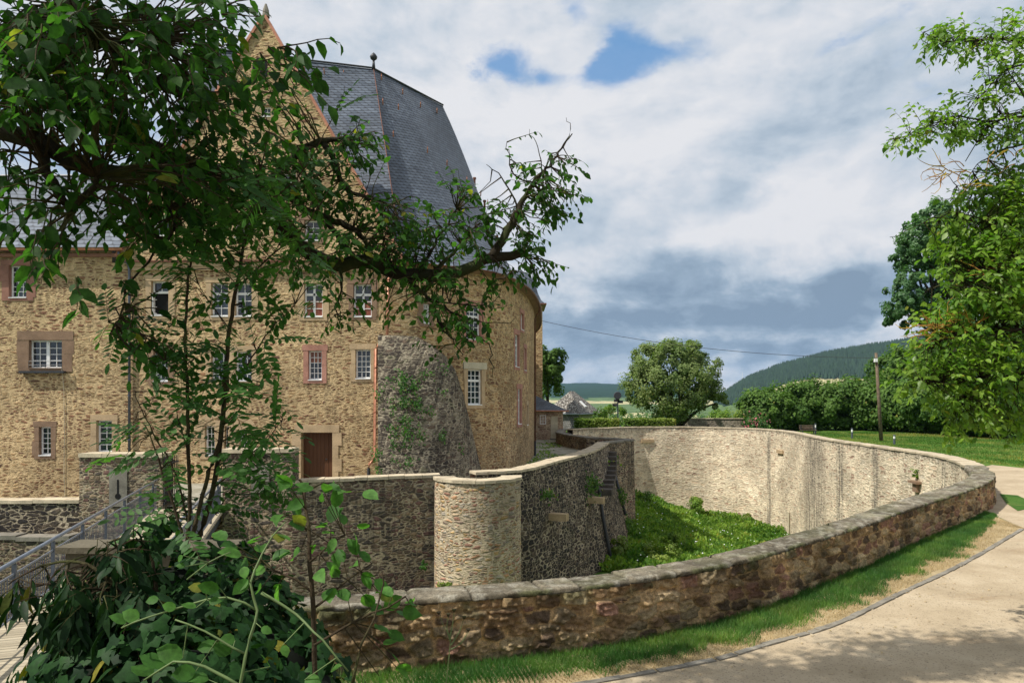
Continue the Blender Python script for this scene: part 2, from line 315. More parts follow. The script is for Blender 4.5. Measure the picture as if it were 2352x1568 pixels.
def slate(name, c1, c2, rw=.30, rh=.165, rot=-.10, rough=.42, spec=.5, lich=0.0):
    m, q = mat(name); uv = q.n('ShaderNodeUVMap', uv_map='UVMap').outputs[0]
    mp = q.n('ShaderNodeMapping', ins={0: uv}); mp.inputs['Rotation'].default_value = (0, 0, rot)
    v = mp.outputs[0]; sp = q.n('ShaderNodeSeparateXYZ', ins={0: v}).outputs
    row = q.m('DIVIDE', sp[1], rh); ri = q.m('FLOOR', row); rf = q.m('FRACT', row)
    u = q.m('ADD', q.m('DIVIDE', sp[0], rw), q.m('MULTIPLY', ri, .5)); u = q.m('ADD', u, q.m('MULTIPLY', rf, .35)); uf = q.m('FRACT', u); ui = q.m('FLOOR', u)
    # scalloped lower edge: each slate ends in an arc
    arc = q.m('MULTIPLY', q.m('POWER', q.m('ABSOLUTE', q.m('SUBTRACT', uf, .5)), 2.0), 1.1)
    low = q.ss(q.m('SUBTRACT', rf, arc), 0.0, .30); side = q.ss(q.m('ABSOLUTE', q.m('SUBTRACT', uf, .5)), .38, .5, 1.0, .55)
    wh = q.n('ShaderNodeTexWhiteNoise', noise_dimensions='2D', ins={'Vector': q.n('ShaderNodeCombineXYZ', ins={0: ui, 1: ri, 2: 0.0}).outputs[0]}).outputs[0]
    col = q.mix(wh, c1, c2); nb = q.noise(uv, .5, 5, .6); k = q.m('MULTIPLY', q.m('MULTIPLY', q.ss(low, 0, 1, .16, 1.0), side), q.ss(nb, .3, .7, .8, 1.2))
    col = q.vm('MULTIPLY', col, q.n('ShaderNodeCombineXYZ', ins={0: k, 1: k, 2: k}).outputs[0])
    if lich: col = q.mix(q.m('MULTIPLY', q.ss(q.noise(uv, 3.5, 6, .7), .50, .58), lich), col, (.42, .40, .36))
    bsdf(q, col, rough, q.m('ADD', q.m('MULTIPLY', rf, -1.0), q.m('MULTIPLY', wh, .4)), .02, 1.0, spec); return m
M['slate'] = slate('slate', (.058, .073, .10), (.105, .128, .165), .33, .19, rough=.5, spec=.4); M['slate_sheen'] = slate('sky_sheen_slate', (.085, .10, .125), (.15, .17, .205), .42, .24, rot=.05, rough=.28, spec=1.0)  # wing slate's lighter colours paint in its reflection of the sky
M['slateold'] = slate('old_slate', (.085, .075, .065), (.15, .13, .11), .5, .3, 0, .7, .2, .8)
M['shingle'] = slate('wall_slate', (.12, .115, .11), (.2, .19, .18), .4, .22, 0, .6, .3)
def leafmat(name, c1, c2, tr=.35, rough=.45, spec=.4, tcol=None):
    m, q = mat(name); r = q.n('ShaderNodeAttribute', attribute_name='rnd').outputs['Fac']
    col = q.mix(r, c1, c2); c = q.n('ShaderNodeTexCoord').outputs['Object']; nf = q.m('MULTIPLY', q.ss(q.noise(c, 38, 4, .7), .3, .7, .68, 1.32), q.ss(q.noise(c, 1.4, 3), .3, .7, .8, 1.2))
    col = q.vm('MULTIPLY', q.mix(q.m('MULTIPLY', q.ss(r, .965, .985), .7), col, (.24, .20, .03)), q.n('ShaderNodeCombineXYZ', ins={0: nf, 1: nf, 2: nf}).outputs[0])
    b = q.n('ShaderNodeBsdfPrincipled', ins={'Base Color': col, 'Roughness': rough, 'Specular IOR Level': spec})
    t = q.n('ShaderNodeBsdfTranslucent', ins={'Color': q.vm('MULTIPLY', col, tcol or (1.5, 1.9, .7))})
    x = q.n('ShaderNodeMixShader', ins={0: tr, 1: b.outputs[0], 2: t.outputs[0]}); q.n('ShaderNodeOutputMaterial', ins={0: x.outputs[0]}); return m
M['leaf_dark'] = leafmat('dark_leaf', (.014, .045, .010), (.048, .118, .022), .55, .55, .15)
M['leaf_rowan'] = leafmat('rowan_leaf', (.035, .10, .022), (.085, .19, .04), .45, .5, .25)
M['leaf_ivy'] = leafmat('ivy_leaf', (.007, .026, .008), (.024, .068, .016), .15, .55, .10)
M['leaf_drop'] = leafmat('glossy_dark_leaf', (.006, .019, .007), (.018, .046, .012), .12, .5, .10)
M['leaf_shrub'] = leafmat('bright_shrub_leaf', (.04, .115, .02), (.10, .225, .045), .45, .55, .2)
M['leaf_sun'] = leafmat('sunny_leaf', (.06, .15, .018), (.21, .32, .038), .42, .42)
M['leaf_ash'] = leafmat('ash_leaf', (.05, .125, .05), (.12, .22, .08), .35, .5)
M['leaf_hedge'] = leafmat('hedge_leaf', (.10, .17, .02), (.24, .29, .05), .3, .6)
M['leaf_willow'] = leafmat('grey_green_leaf', (.09, .145, .045), (.22, .27, .09), .3, .6, .2)
M['leaf_bush'] = leafmat('bush_leaf', (.042, .10, .022), (.125, .21, .04), .3, .6, .2)
M['leaf_weed'] = leafmat('weed_leaf', (.06, .145, .018), (.24, .34, .05), .3, .6, .2)
M['lawnblade'] = leafmat('lawn_blade', (.05, .125, .018), (.26, .27, .075), .3, .7, .15)
M['leaf_rose'] = leafmat('rose_leaf', (.05, .12, .03), (.1, .2, .05), .3, .6); M['petal'] = leafmat('pink_petal', (.6, .12, .16), (.7, .3, .32), .3, .6, tcol=(1, 1, 1))
M['grassblade'] = leafmat('grass_blade', (.04, .12, .022), (.15, .25, .05), .35, .6); M['dryblade'] = leafmat('dry_grass_blade', (.40, .31, .16), (.58, .46, .27), .3, .8, tcol=(1.1, 1, .8))
M['pebble'] = leafmat('path_grit', (.20, .17, .13), (.58, .52, .42), 0.0, .9, .1)
def barkmat(name, a, b):
    m, q = mat(name); c = q.n('ShaderNodeTexCoord').outputs['Object']; n = q.noise(c, 26, 6, .7); n2 = q.noise(c, 3.5, 4)
    bsdf(q, q.mix(q.ss(n2, .45, .62), q.mix(n, a, b), (b[0] * .8, b[1] * 1.15, b[2] * .7)), .95, n, .02, 1.0, .1); return m
M['bark'] = barkmat('mossy_bark', (.014, .011, .008), (.06, .05, .034)); M['twig'] = barkmat('twig_bark', (.03, .022, .014), (.09, .065, .04)); M['lichtwig'] = barkmat('lichen_twig', (.25, .12, .035), (.5, .27, .07)); M['stem'] = plain('green_stem', (.12, .17, .06), .6)
def groundmat(name, stops, scale=.5, fine=18, bd=.03, rough=.95, extra=None):
    m, q = mat(name); c = q.n('ShaderNodeTexCoord').outputs['Object']
    a = q.noise(c, scale, 6, .62); b = q.noise(c, fine, 5, .7); g = q.noise(q.vm('ADD', c, (5, 5, 5)), scale * 5, 4, .6)
    v = q.m('ADD', q.m('MULTIPLY', a, .6), q.m('ADD', q.m('MULTIPLY', b, .22), q.m('MULTIPLY', g, .18)))
    col = q.ramp(v, stops)
    if extra: col = extra(q, c, col)
    bsdf(q, col, rough, b, bd, .8, .1); return m
def lawn_extra(q, c, col):
    d = q.ss(q.noise(q.vm('MULTIPLY', c, (1, 2.2, 1)), .35, 5, .6), .55, .68); return q.mix(q.m('MULTIPLY', d, .65), col, (.32, .27, .10))
M['lawn'] = groundmat('lawn_grass', [(.34, (.028, .075, .012)), (.5, (.055, .125, .02)), (.62, (.10, .175, .035))], .6, 9, .06, extra=lawn_extra)
def path_extra(q, c, col):
    g = q.n('ShaderNodeTexVoronoi', feature='F1', ins={'Vector': c, 'Scale': 55.0}); r = q.n('ShaderNodeSeparateColor', ins={0: g.outputs['Color']}).outputs[0]
    col = q.mix(q.m('MULTIPLY', q.ss(r, .90, .94), .55), col, (.16, .12, .09))
    s = q.noise(q.vm('MULTIPLY', c, (.5, 1.4, 1)), .9, 5, .65); col = q.mix(q.m('MULTIPLY', q.ss(s, .55, .72), .35), col, (.26, .165, .09))
    return col
M['path'] = groundmat('sandy_gravel', [(.30, (.31, .245, .16)), (.5, (.43, .345, .235)), (.66, (.52, .43, .305))], .8, 60, .012, extra=path_extra)
M['yard'] = groundmat('pebble_yard', [(.3, (.16, .15, .10)), (.5, (.30, .28, .22)), (.6, (.42, .4, .34)), (.75, (.12, .16, .06))], 1.2, 14, .05)
M['dry'] = groundmat('dry_verge', [(.3, (.25, .19, .09)), (.5, (.40, .31, .175)), (.66, (.50, .40, .25))], 2, 40, .03)
M['moat'] = groundmat('moat_grass', [(.34, (.02, .055, .01)), (.5, (.05, .12, .016)), (.64, (.11, .19, .03))], .7, 8, .12)
M['soil'] = groundmat('mound_soil', [(.3, (.05, .045, .02)), (.6, (.09, .085, .035))], 1, 12, .05)
m, q = mat('deck_planks'); c = q.n('ShaderNodeTexCoord').outputs['Object']
sp = q.n('ShaderNodeSeparateXYZ', ins={0: q.n('ShaderNodeUVMap', uv_map='UVMap').outputs[0]}).outputs; vv = q.m('DIVIDE', sp[1], .14); fr = q.m('FRACT', vv); wn = q.n('ShaderNodeTexWhiteNoise', noise_dimensions='1D', ins={'W': q.m('FLOOR', vv)}).outputs[0]
gr = q.noise(q.n('ShaderNodeCombineXYZ', ins={0: q.m('MULTIPLY', sp[0], 1.5), 1: q.m('MULTIPLY', sp[1], 30), 2: 0.0}).outputs[0], 1.0, 5, .6)
edge = q.ss(fr, 0.0, .10); cc = q.mix(q.m('ADD', q.m('MULTIPLY', wn, .6), q.m('MULTIPLY', gr, .4)), (.30, .25, .17), (.50, .43, .31))
bsdf(q, q.mix(edge, (.04, .035, .025), cc), .8, q.m('ADD', edge, q.m('MULTIPLY', gr, .2)), .012, 1.0); M['deck'] = m
# ---------------------------------------------------------------- numpy noise
def hsh(i, j, s=0):
    v = np.sin(i * 127.1 + j * 311.7 + s * 74.7) * 43758.5453; return v - np.floor(v)
def vnoise(x, y, s=0):
    i = np.floor(x); j = np.floor(y); fx = x - i; fy = y - j; fx = fx * fx * (3 - 2 * fx); fy = fy * fy * (3 - 2 * fy)
    return (hsh(i, j, s) * (1 - fx) + hsh(i + 1, j, s) * fx) * (1 - fy) + (hsh(i, j + 1, s) * (1 - fx) + hsh(i + 1, j + 1, s) * fx) * fy
def fbm(x, y, o=4, s=0):
    a = 0; amp = .5; x = np.asarray(x, float); y = np.asarray(y, float)
    for k in range(o): a = a + amp * vnoise(x * 2 ** k, y * 2 ** k, s + k); amp *= .5
    return a / (1 - .5 ** o)
def sstep(x, a, b): t = np.clip((x - a) / (b - a), 0, 1); return t * t * (3 - 2 * t)
GZ = -3.65; TOP = -2.7
# ---------------------------------------------------------------- plan lines
outer_pts = [(-5.0, 8.7), (-2.9, 9.3), (-1.35, 9.68), (.17, 10.1), (1.26, 10.5), (2.06, 10.93), (2.72, 11.3), (4.0, 12.2), (5.44, 13.5), (7.85, 15.75), (9.8, 17.75), (13.2, 21.0), (15.2, 23.1),
             (16.9, 25.2), (18.4, 27.8), (19.9, 31.0), (20.9, 34.5), (21.3, 38.5), (21.4, 43), (21.6, 48), (22.4, 53), (23.2, 58), (23.2, 62.5), (21.9, 66.2), (18.2, 69.2), (14.5, 69.6), (11.2, 68.9), (6.8, 65.9), (4.9, 64.0)]
outer = catmull(outer_pts, .25); nout = normals2(outer); sout = arclen(outer)
thick = np.interp(sout, [0, 10, 20, 30], [.5, .5, .68, .66]); inner = outer - nout * thick[:, None]
i_tip = int(np.argmin(np.abs(outer[:, 0] - 18.4) + np.abs(outer[:, 1] - 27.8)))
bast_pts = [(-1.35, 26.5), (.42, 27.5), (1.97, 31.3), (3.67, 35.6), (4.9, 39.8), (5.96, 44.5)]
bast = catmull(bast_pts, .3)
# ---------------------------------------------------------------- ground sheet with the moat left open
def terrain_z(x, y):
    r = np.hypot(x, y); a = np.arctan2(x, y); xd = CX + F * np.tan(np.clip(a, -1.2, 1.2)); d = np.hypot(x - 5, y - 42)
    z = np.full(np.shape(x), GZ, float)
    back = np.clip(y, 0, None)
    z = z - 46 * sstep(d, 62 + 6 * np.sin(a * 5), 420) * 1.0 - 2.5 * sstep(d, 56, 80) * sstep(back, 60, 90) * sstep(-x, -22, 5)
    hillL = np.interp(r, [1300, 2000, 3000, 4200, 6200, 7500, 12000], [-44, -24, -9, 40, 122, 128, 60])
    hillL = hillL + (fbm(a * 7 + 3, r / 4000, 4) - .5) * 60 * sstep(r, 2500, 6000) - 30 * sstep(xd, 1500, 1750) * sstep(r, 4000, 6000)
    ridge = np.interp(xd, [1500, 1640, 1665, 1720, 1800, 1900, 2000, 2100, 2352, 3200], [940, 922, 908, 876, 850, 829, 815, 803, 780, 770])
    top = (HZ - ridge) / F * 2600
    hillR = np.interp(r, [900, 1400, 2600], [-46, -26, 0]) ; t = sstep(r, 1300, 2600)
    hillR = (-40) * (1 - t) + top * t; hillR = hillR - (r > 2600) * (r - 2600) * .10
    w = sstep(xd, 1520, 1690) * (a > 0)
    far = hillL * (1 - w) + np.maximum(hillR, hillL * .4 - 30) * w
    m = sstep(r, 700, 1400); z = z * (1 - m) + far * m
    return z + (fbm(x / 60, y / 60, 3) - .5) * 6 * sstep(d, 90, 300)
C0 = np.array((0., 38.)); rim_pts = list(outer - nout * .15) + [(4.2, 68), (2, 78), (-12, 86), (-32, 82), (-52, 62), (-58, 38), (-48, 16), (-30, 8.5), (-14, 8.2), (-5.2, 8.5)]
rim = np.array(rim_pts); ra = np.arctan2(rim[:, 1] - C0[1], rim[:, 0] - C0[0]); rr = np.hypot(*(rim - C0).T)
o_ = np.argsort(ra); ra = ra[o_]; rr = rr[o_]
fa = np.concatenate([np.radians(np.arange(-180, 40, 1.0)), np.radians(np.arange(40, 100, .12)), np.radians(np.arange(100, 180, 1.5))])
r_in = np.interp(fa, ra, rr, period=2 * math.pi)
rings = np.concatenate([[0, 1.5, 4, 8, 14, 22, 32, 45, 60, 80], np.geomspace(100, 1200, 26), np.linspace(1300, 3000, 46), np.geomspace(3150, 8800, 26)])
RR = r_in[None, :] + rings[:, None] * 1.0
TX = C0[0] + RR * np.cos(fa)[None, :]; TY = C0[1] + RR * np.sin(fa)[None, :]; TZ = terrain_z(TX, TY)
nr, na = TX.shape
TXD = CX + F * TX / np.maximum(TY, 1); TYD = HZ - F * TZ / np.maximum(TY, 1); TR = np.hypot(TX, TY)
# land cover: 0 grass, 1 forest, 2 pale field, 3 green field
n_ = fbm(TX / 260, TY / 260, 4)
cover = np.where((TR > 260) & (n_ > .48), 1.0, 3.0); cover = np.where(TR < 260, 0.0, cover)
leftfar = (TXD < 1650); edge_y = 914 + (fbm(TX / 500, TY / 900, 3) - .5) * 20
cover = np.where((TR > 1300) & leftfar, np.where(TYD < edge_y, 1.0, np.where(np.abs(((TR + TX * .8) / 420) % 3 - 1) < .55, 2.0, 3.0)), cover)
line = np.interp(TXD, [1660, 1690, 1800, 1870, 2352], [930, 926, 884, 868, 860]) + (fbm(TX / 130, TY / 130, 2) - .5) * 10
rm = (TR > 1150) & (TXD >= 1650)
cover = np.where(rm, np.where(TYD < line, 1.0, np.where((TYD > 915) | (fbm(TX / 160 + 5, TY / 160, 2) > .56), 3.0, 2.0)), cover)
V = np.stack([TX, TY, TZ], -1).reshape(-1, 3); idx = np.arange(nr * na).reshape(nr, na)
a_ = idx[:-1, :]; b_ = np.roll(idx, -1, 1)[:-1, :]; c_ = np.roll(idx, -1, 1)[1:, :]; d_ = idx[1:, :]
FQ = np.stack([a_, d_, c_, b_], -1).reshape(-1, 4)
ctab = np.array([(.045, .10, .016), (.016, .040, .018), (.40, .36, .20), (.095, .145, .055)])
m, q = mat('land'); at = q.n('ShaderNodeAttribute', attribute_name='land').outputs['Vector']; c = q.n('ShaderNodeTexCoord').outputs['Object']
f_ = q.ss(q.noise(c, .02, 8, .7), .3, .7, .65, 1.35); nearc = q.ss(q.n('ShaderNodeVectorMath', operation='LENGTH', ins={0: c}).outputs['Value'], 130, 260)
lawncol = q.ramp(q.m('ADD', q.m('MULTIPLY', q.noise(c, .6, 6, .62), .7), q.m('MULTIPLY', q.noise(c, 9, 4, .7), .3)), [(.36, (.03, .085, .012)), (.5, (.06, .14, .02)), (.62, (.11, .19, .035))])
lawncol = lawn_extra(q, c, lawncol)
bsdf(q, q.mix(nearc, lawncol, q.vm('MULTIPLY', at, q.n('ShaderNodeCombineXYZ', ins={0: f_, 1: f_, 2: f_}).outputs[0])), .95, q.noise(c, 9, 4), .08, .6, .05); M['land'] = m
ground = npmesh('ground', V, FQ, M['land'], attrs={'land': ctab[cover.astype(int).ravel()]}, smooth=True); tag(ground, 'green castle hill and the hills beyond the valley', kind='structure')
# moat floor
def floor_z(x, y):
    return -8.3 - 2.9 * sstep(x, 7.5, 19) * sstep(y, 20, 45) + (fbm(x / 2.2, y / 2.2, 3, 5) - .5) * .5
gx, gy = np.meshgrid(np.arange(-60, 26, .8), np.arange(7, 88, .8), indexing='ij'); gz = floor_z(gx, gy)
idx = np.arange(gx.size).reshape(gx.shape); FQ = np.stack([idx[:-1, :-1], idx[1:, :-1], idx[1:, 1:], idx[:-1, 1:]], -1).reshape(-1, 4)
tag(npmesh('moat_floor', np.stack([gx, gy, gz], -1).reshape(-1, 3), FQ, M['moat'], smooth=True), 'grassy floor of the dry moat', kind='structure')
yard = [(-14.3, 24.4), (-7.2, 24.2), (-3.0, 25.9), (-1.3, 26.8), (.1, 28), (1.6, 31.6), (3.3, 35.8), (4.5, 40), (5.5, 44.6), (7.5, 47.4), (7.4, 48.3), (5.2, 50.3), (3.6, 57.5), (4.3, 66), (4.5, 76), (-14.3, 80)]
flat_poly('courtyard', yard, GZ, M['yard'], 'pebbled castle yard')
flat_poly('lower_court', [(-14.3, 24.4), (-14.3, 80), (-50, 70), (-52, 24.4)], -4.75, M['yard'], 'sunken strip below the castle front')
# path, verges
kerb_pts = [(-6, 6.4), (-3, 7.6), (1.02, 9.22), (2.76, 9.99), (3.77, 10.64), (5.28, 11.65), (7.41, 13.56), (10.08, 15.97), (14.4, 20.2), (17.5, 23.6)]
kerb = catmull(kerb_pts, .3)
wallbase = outer[: i_tip]
path_poly = [(-10, -14), (30, -14), (34, 10), (31, 27), (27.5, 35.0), (26.4, 39.5), (22.9, 36.5)] + [tuple(p) for p in (outer + nout * .03)[(outer[:, 1] < 36) & (outer[:, 0] > 14.9)][::-1]] + [(14.95, 22.0), (14.4, 20.2)] + [tuple(p) for p in catmull(kerb_pts[:9], .3)[::-1][1:]] + [(-10, 4.5)]
flat_poly('path', path_poly, GZ + .006, M['path'], 'sandy gravel path curving round the outer wall')
kb = catmull(kerb_pts[:9], .3)
vpoly = [tuple(p) for p in kb] + [(14.9, 22.0)] + [tuple(p) for p in wallbase[(wallbase[:, 0] < 14.9)][::-1]] + [(-6, 8.4)]
flat_poly('verge', vpoly, GZ + .012, M['dry'], 'dry strip of grass between wall and kerb')
# kerb setts
b = MB(); kk = catmull(kerb_pts[:9], .05); ks = arclen(kk); rng = random.Random(3); s = 0
while s < ks[-1] - .3:
    L = rng.uniform(.16, .34); i0, i1 = np.searchsorted(ks, [s, s + L - .012]); i1 = min(i1, len(kk) - 1); p, p2 = kk[i0], kk[i1]; t = (p2 - p); l_ = np.linalg.norm(t); t = t / l_; n = np.array((t[1], -t[0]))
    n = n + t * rng.uniform(-.05, .05); wv_ = rng.uniform(.085, .12); h = rng.uniform(.022, .034)
    b.obox((p[0], p[1], GZ), (t[0], t[1], 0), (n[0], n[1], 0), (0, 0, 1), (0, l_), (-wv_ / 2, wv_ / 2), (-.1, h)); s += L
tag(b.build('kerb_strip', M['greyst']), 'line of flat grey setts edging the sandy path', kind='structure')
# far grass patch by the path beyond the wall tip
flat_poly('grass_patch', [(16.4, 23.3), (17.9, 24.3), (19.0, 27.0), (18.6, 27.4), (17.2, 25.0)], GZ + .02, M['lawn'], 'small triangle of grass beside the wall tip')
# mound under the viewer
gx, gy = np.meshgrid(np.arange(-9, 5, .35), np.arange(-8, 8.1, .35), indexing='ij')
hm = -1.7 - (2.1) * sstep(gy, 1.2, 6.3) - 2.1 * sstep(gx, 1.0, 4.2) - 2.1 * sstep(-gx, 5.2, 7.8) + (fbm(gx, gy, 3) - .5) * .2; hm = np.maximum(hm, GZ - .3)
idx = np.arange(gx.size).reshape(gx.shape); FQ = np.stack([idx[:-1, :-1], idx[1:, :-1], idx[1:, 1:], idx[:-1, 1:]], -1).reshape(-1, 4)
tag(npmesh('mound', np.stack([gx, gy, hm], -1).reshape(-1, 3), FQ, M['soil'], smooth=True), 'earth mound the picture was taken from', kind='structure')
# ---------------------------------------------------------------- outer ring wall
ow = thing('outer_wall', 'long low ring wall of rough brown rubble curving along the path, its pale inner face dropping into the moat', 'wall', (9.8, 17.75, GZ))
STONE = np.array([(.36, .235, .125), (.21, .135, .08), (.47, .325, .175), (.15, .105, .07), (.34, .19, .13), (.52, .39, .23), (.27, .205, .125), (.42, .315, .18)])
def stonefield(u, v, w=.36, h=.17, seed=1):
    wu = u + (fbm(u * 2.2, v * 2.2, 3, 11) - .5) * .22; wv_ = v + (fbm(u * 2.2 + 9, v * 2.2, 3, 12) - .5) * .15
    px = wu / w; py = wv_ / h; iy = np.floor(py)
    best = np.full(u.shape, 9.); sec = np.full(u.shape, 9.); rid = np.zeros(u.shape)
    for dj in (-1, 0, 1):
        j = iy + dj; off = hsh(j, j * 0 + 3, seed) ; ix = np.floor(px - off)
        for di in (-2, -1, 0, 1, 2):
            i = ix + di; cx_ = i + off + .5 + (hsh(i, j, seed + 1) - .5) * .75; cy_ = j + .5 + (hsh(i, j, seed + 2) - .5) * .45
            d = np.hypot(px - cx_, (py - cy_) * 1.05) + hsh(i, j, seed + 5) * .28; r = hsh(i, j, seed + 3)
            up = d < best; sec = np.where(up, best, np.minimum(sec, d)); rid = np.where(up, r, rid); best = np.where(up, d, best)
    return rid, sec - best
def rough_wall(name, line, nrm, z0, z1, res, parent, seed=1, amp=1.0):
    ln = catmull(line, res) if len(line) < 40 else line
    s0 = arclen(ln); n = int(s0[-1] / res); ss_ = np.linspace(0, s0[-1], n); X = np.interp(ss_, s0, ln[:, 0]); Y = np.interp(ss_, s0, ln[:, 1])
    NX = np.interp(ss_, s0, nrm[:, 0]); NY = np.interp(ss_, s0, nrm[:, 1]); vz = np.arange(z0, z1 + 1e-6, res); k = len(vz)
    U, Vv = np.meshgrid(ss_, vz, indexing='ij')
    rid, e = stonefield(U, Vv, .40, .175, seed)
    tw = .42; row = U / tw + .13 * np.sin(np.floor(U / 1.3) * 3); ti = np.floor(row); tf = row - ti        # squared top course
    h_top = .15 + .10 * hsh(ti, ti * 0, 8); topm = Vv > z1 - h_top; e_top = np.minimum(np.minimum(tf, 1 - tf) * tw * 3.5, np.abs(Vv - (z1 - h_top)) * 4)
    e = np.where(topm, e_top, e); rid = np.where(topm, .999 * hsh(ti, ti * 0 + 2, 9), rid)
    e = e + (fbm(U * 9, Vv * 12, 3, 21) - .5) * .30
    st = sstep(e, .03, .20); r2 = (rid * 7.31) % 1.0; rough = fbm(U * 14, Vv * 22, 4, 31) - .5; mid = fbm(U * 4, Vv * 7, 3, 41) - .5
    amp = 1.0 + .7 * (1 - sstep(U, 6, 14)); out = amp * (st * (.010 + .06 * r2) + st * rough * .09 + mid * .05 + (1 - st) * rough * .02)
    out = out * sstep(U.max() - U, 0, .4)
    Xp = X[:, None] + NX[:, None] * out; Yp = Y[:, None] + NY[:, None] * out
    col = STONE[(rid * 7.999).astype(int)] * (1 + .9 * (fbm(U * 6, Vv * 9, 4, 51) - .5))[..., None]
    mort = np.array((.66, .45, .23)) * (1 + .5 * (fbm(U * 20, Vv * 20, 2, 61) - .5))[..., None]
    col = mort * (1 - st[..., None]) + col * st[..., None]
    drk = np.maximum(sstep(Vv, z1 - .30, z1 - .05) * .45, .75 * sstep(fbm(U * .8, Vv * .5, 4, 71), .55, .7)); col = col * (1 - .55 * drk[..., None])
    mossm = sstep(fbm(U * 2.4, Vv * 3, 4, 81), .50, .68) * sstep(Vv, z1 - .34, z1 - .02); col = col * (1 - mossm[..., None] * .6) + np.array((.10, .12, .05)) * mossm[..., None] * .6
    V = np.stack([Xp, Yp, np.broadcast_to(Vv, Xp.shape)], -1).reshape(-1, 3); idx = np.arange(n * k).reshape(n, k)
    FQ = np.stack([idx[:-1, :-1], idx[1:, :-1], idx[1:, 1:], idx[:-1, 1:]], -1).reshape(-1, 4)
    return npmesh(name, V, FQ, M['nearwall'], parent, attrs={'stone': np.clip(col, .01, 1).reshape(-1, 3)}, smooth=True)
m, q = mat('rough_brown_rubble'); c = q.n('ShaderNodeTexCoord').outputs['Object']; at = q.n('ShaderNodeAttribute', attribute_name='stone').outputs['Vector']
fn = q.m('ADD', q.m('MULTIPLY', q.noise(c, 60, 5, .75), .55), q.m('MULTIPLY', q.noise(c, 17, 5, .7), .45)); f_ = q.m('MULTIPLY', q.ss(fn, .34, .66, .42, 1.5), q.ss(q.noise(c, 1.1, 4), .3, .7, .8, 1.25))
bsdf(q, q.vm('MULTIPLY', at, q.n('ShaderNodeCombineXYZ', ins={0: f_, 1: f_, 2: f_}).outputs[0]), .93, fn, .05, 1.0, .15); M['nearwall'] = m
i_near = i_tip + 6
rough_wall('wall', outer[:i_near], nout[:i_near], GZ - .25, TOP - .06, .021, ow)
b = MB(); o3 = lambda p, z: np.column_stack([p, np.full(len(p), z)])
botz = floor_z(inner[:, 0], inner[:, 1]) - .5
ribbon(b, o3(inner, TOP - .06), np.column_stack([inner, botz]), 1)
b.build('inner_face', M['far'], ow)
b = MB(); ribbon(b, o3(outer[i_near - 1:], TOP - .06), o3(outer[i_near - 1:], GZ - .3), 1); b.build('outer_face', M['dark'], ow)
def coping(b, near, back, z, lens, th, over, rng, jz=.012, gap=.012, jw=.02, step=.05, curve=True):
    """row of slabs between two plan lines"""
    near = np.array(near, float); back = np.array(back, float); sn = arclen(near); sb = arclen(back); L = sn[-1]; s = 0
    at = lambda a, sa, f: np.array((np.interp(f * sa[-1], sa, a[:, 0]), np.interp(f * sa[-1], sa, a[:, 1])))
    while s < L - .02:
        l = min(rng.uniform(*lens), L - s); f0 = s / L; f1 = (s + l - gap) / L; zz = z + rng.uniform(-jz, jz); o = over + rng.uniform(-jw, jw); k = max(1, int(l / .35)) if curve else 1
        A = []; B = []
        for i in range(k + 1):
            f = f0 + (f1 - f0) * i / k; pn = at(near, sn, f); pb = at(back, sb, f); d = pn - pb; d /= np.linalg.norm(d) + 1e-9; A.append(pn + d * o); B.append(pb - d * o)
        base = len(b.V); V = []; uv = []
        for zt in (zz - th, zz):
            for i, p in enumerate(A): V.append((*p, zt)); uv.append((s + l * i / k, 0))
            for i, p in enumerate(B): V.append((*p, zt)); uv.append((s + l * i / k, .6))
        m_ = k + 1; f = [(3 * m_ + i, 2 * m_ + i, 2 * m_ + i + 1, 3 * m_ + i + 1) for i in range(k)] + [(i, i + 1, 2 * m_ + i + 1, 2 * m_ + i) for i in range(k)] + [(m_ + i + 1, m_ + i, 3 * m_ + i, 3 * m_ + i + 1) for i in range(k)]
        f += [(0, 2 * m_, 3 * m_, m_), (k, m_ + k, 3 * m_ + k, 2 * m_ + k)]; b.add(V, f, uv); s += l
rng = random.Random(5)
b = MB(); coping(b, outer[i_near - 2:], inner[i_near - 2:], TOP, (.28, .5), .09, .05, rng); b.build('coping', M['coping2'] if 'coping2' in M else M['coping'], ow)
# rough coping of the near part : a displaced strip with slab joints
n0 = i_near; seg = outer[:n0]; segi = inner[:n0]; s0 = arclen(seg); res = .03; n = int(s0[-1] / res); t_ = np.linspace(0, s0[-1], n)
ox, oy = np.interp(t_, s0, seg[:, 0]), np.interp(t_, s0, seg[:, 1]); nx, ny = np.interp(t_, s0, nout[:n0, 0]), np.interp(t_, s0, nout[:n0, 1]); th_ = np.interp(t_, s0, thick[:n0])
prof = [(-.02, -.10), (.03, -.085), (.04, -.06), (.04, -.03), (.025, -.008), (.0, 0)] + [(-f, .004) for f in (.08, .16, .24, .32, .4, .5, .6, .7, .8, .9, .96)] + [(-1.03, -.02), (-1.05, -.10), (-1.02, -.16)]
bnd = [0]; rg = random.Random(9)
while bnd[-1] < s0[-1]:
    cur = bnd[-1]; bnd.append(cur + (rg.uniform(.55, 1.1) if cur < 13 else rg.uniform(.25, .55)))
bnd = np.array(bnd); si = np.searchsorted(bnd, t_, 'right') - 1; dj = np.minimum(np.abs(t_ - bnd[si]), np.abs(bnd[np.minimum(si + 1, len(bnd) - 1)] - t_)); hz_ = hsh(si.astype(float), si * 0., 3)
Vs = []; Cs = []
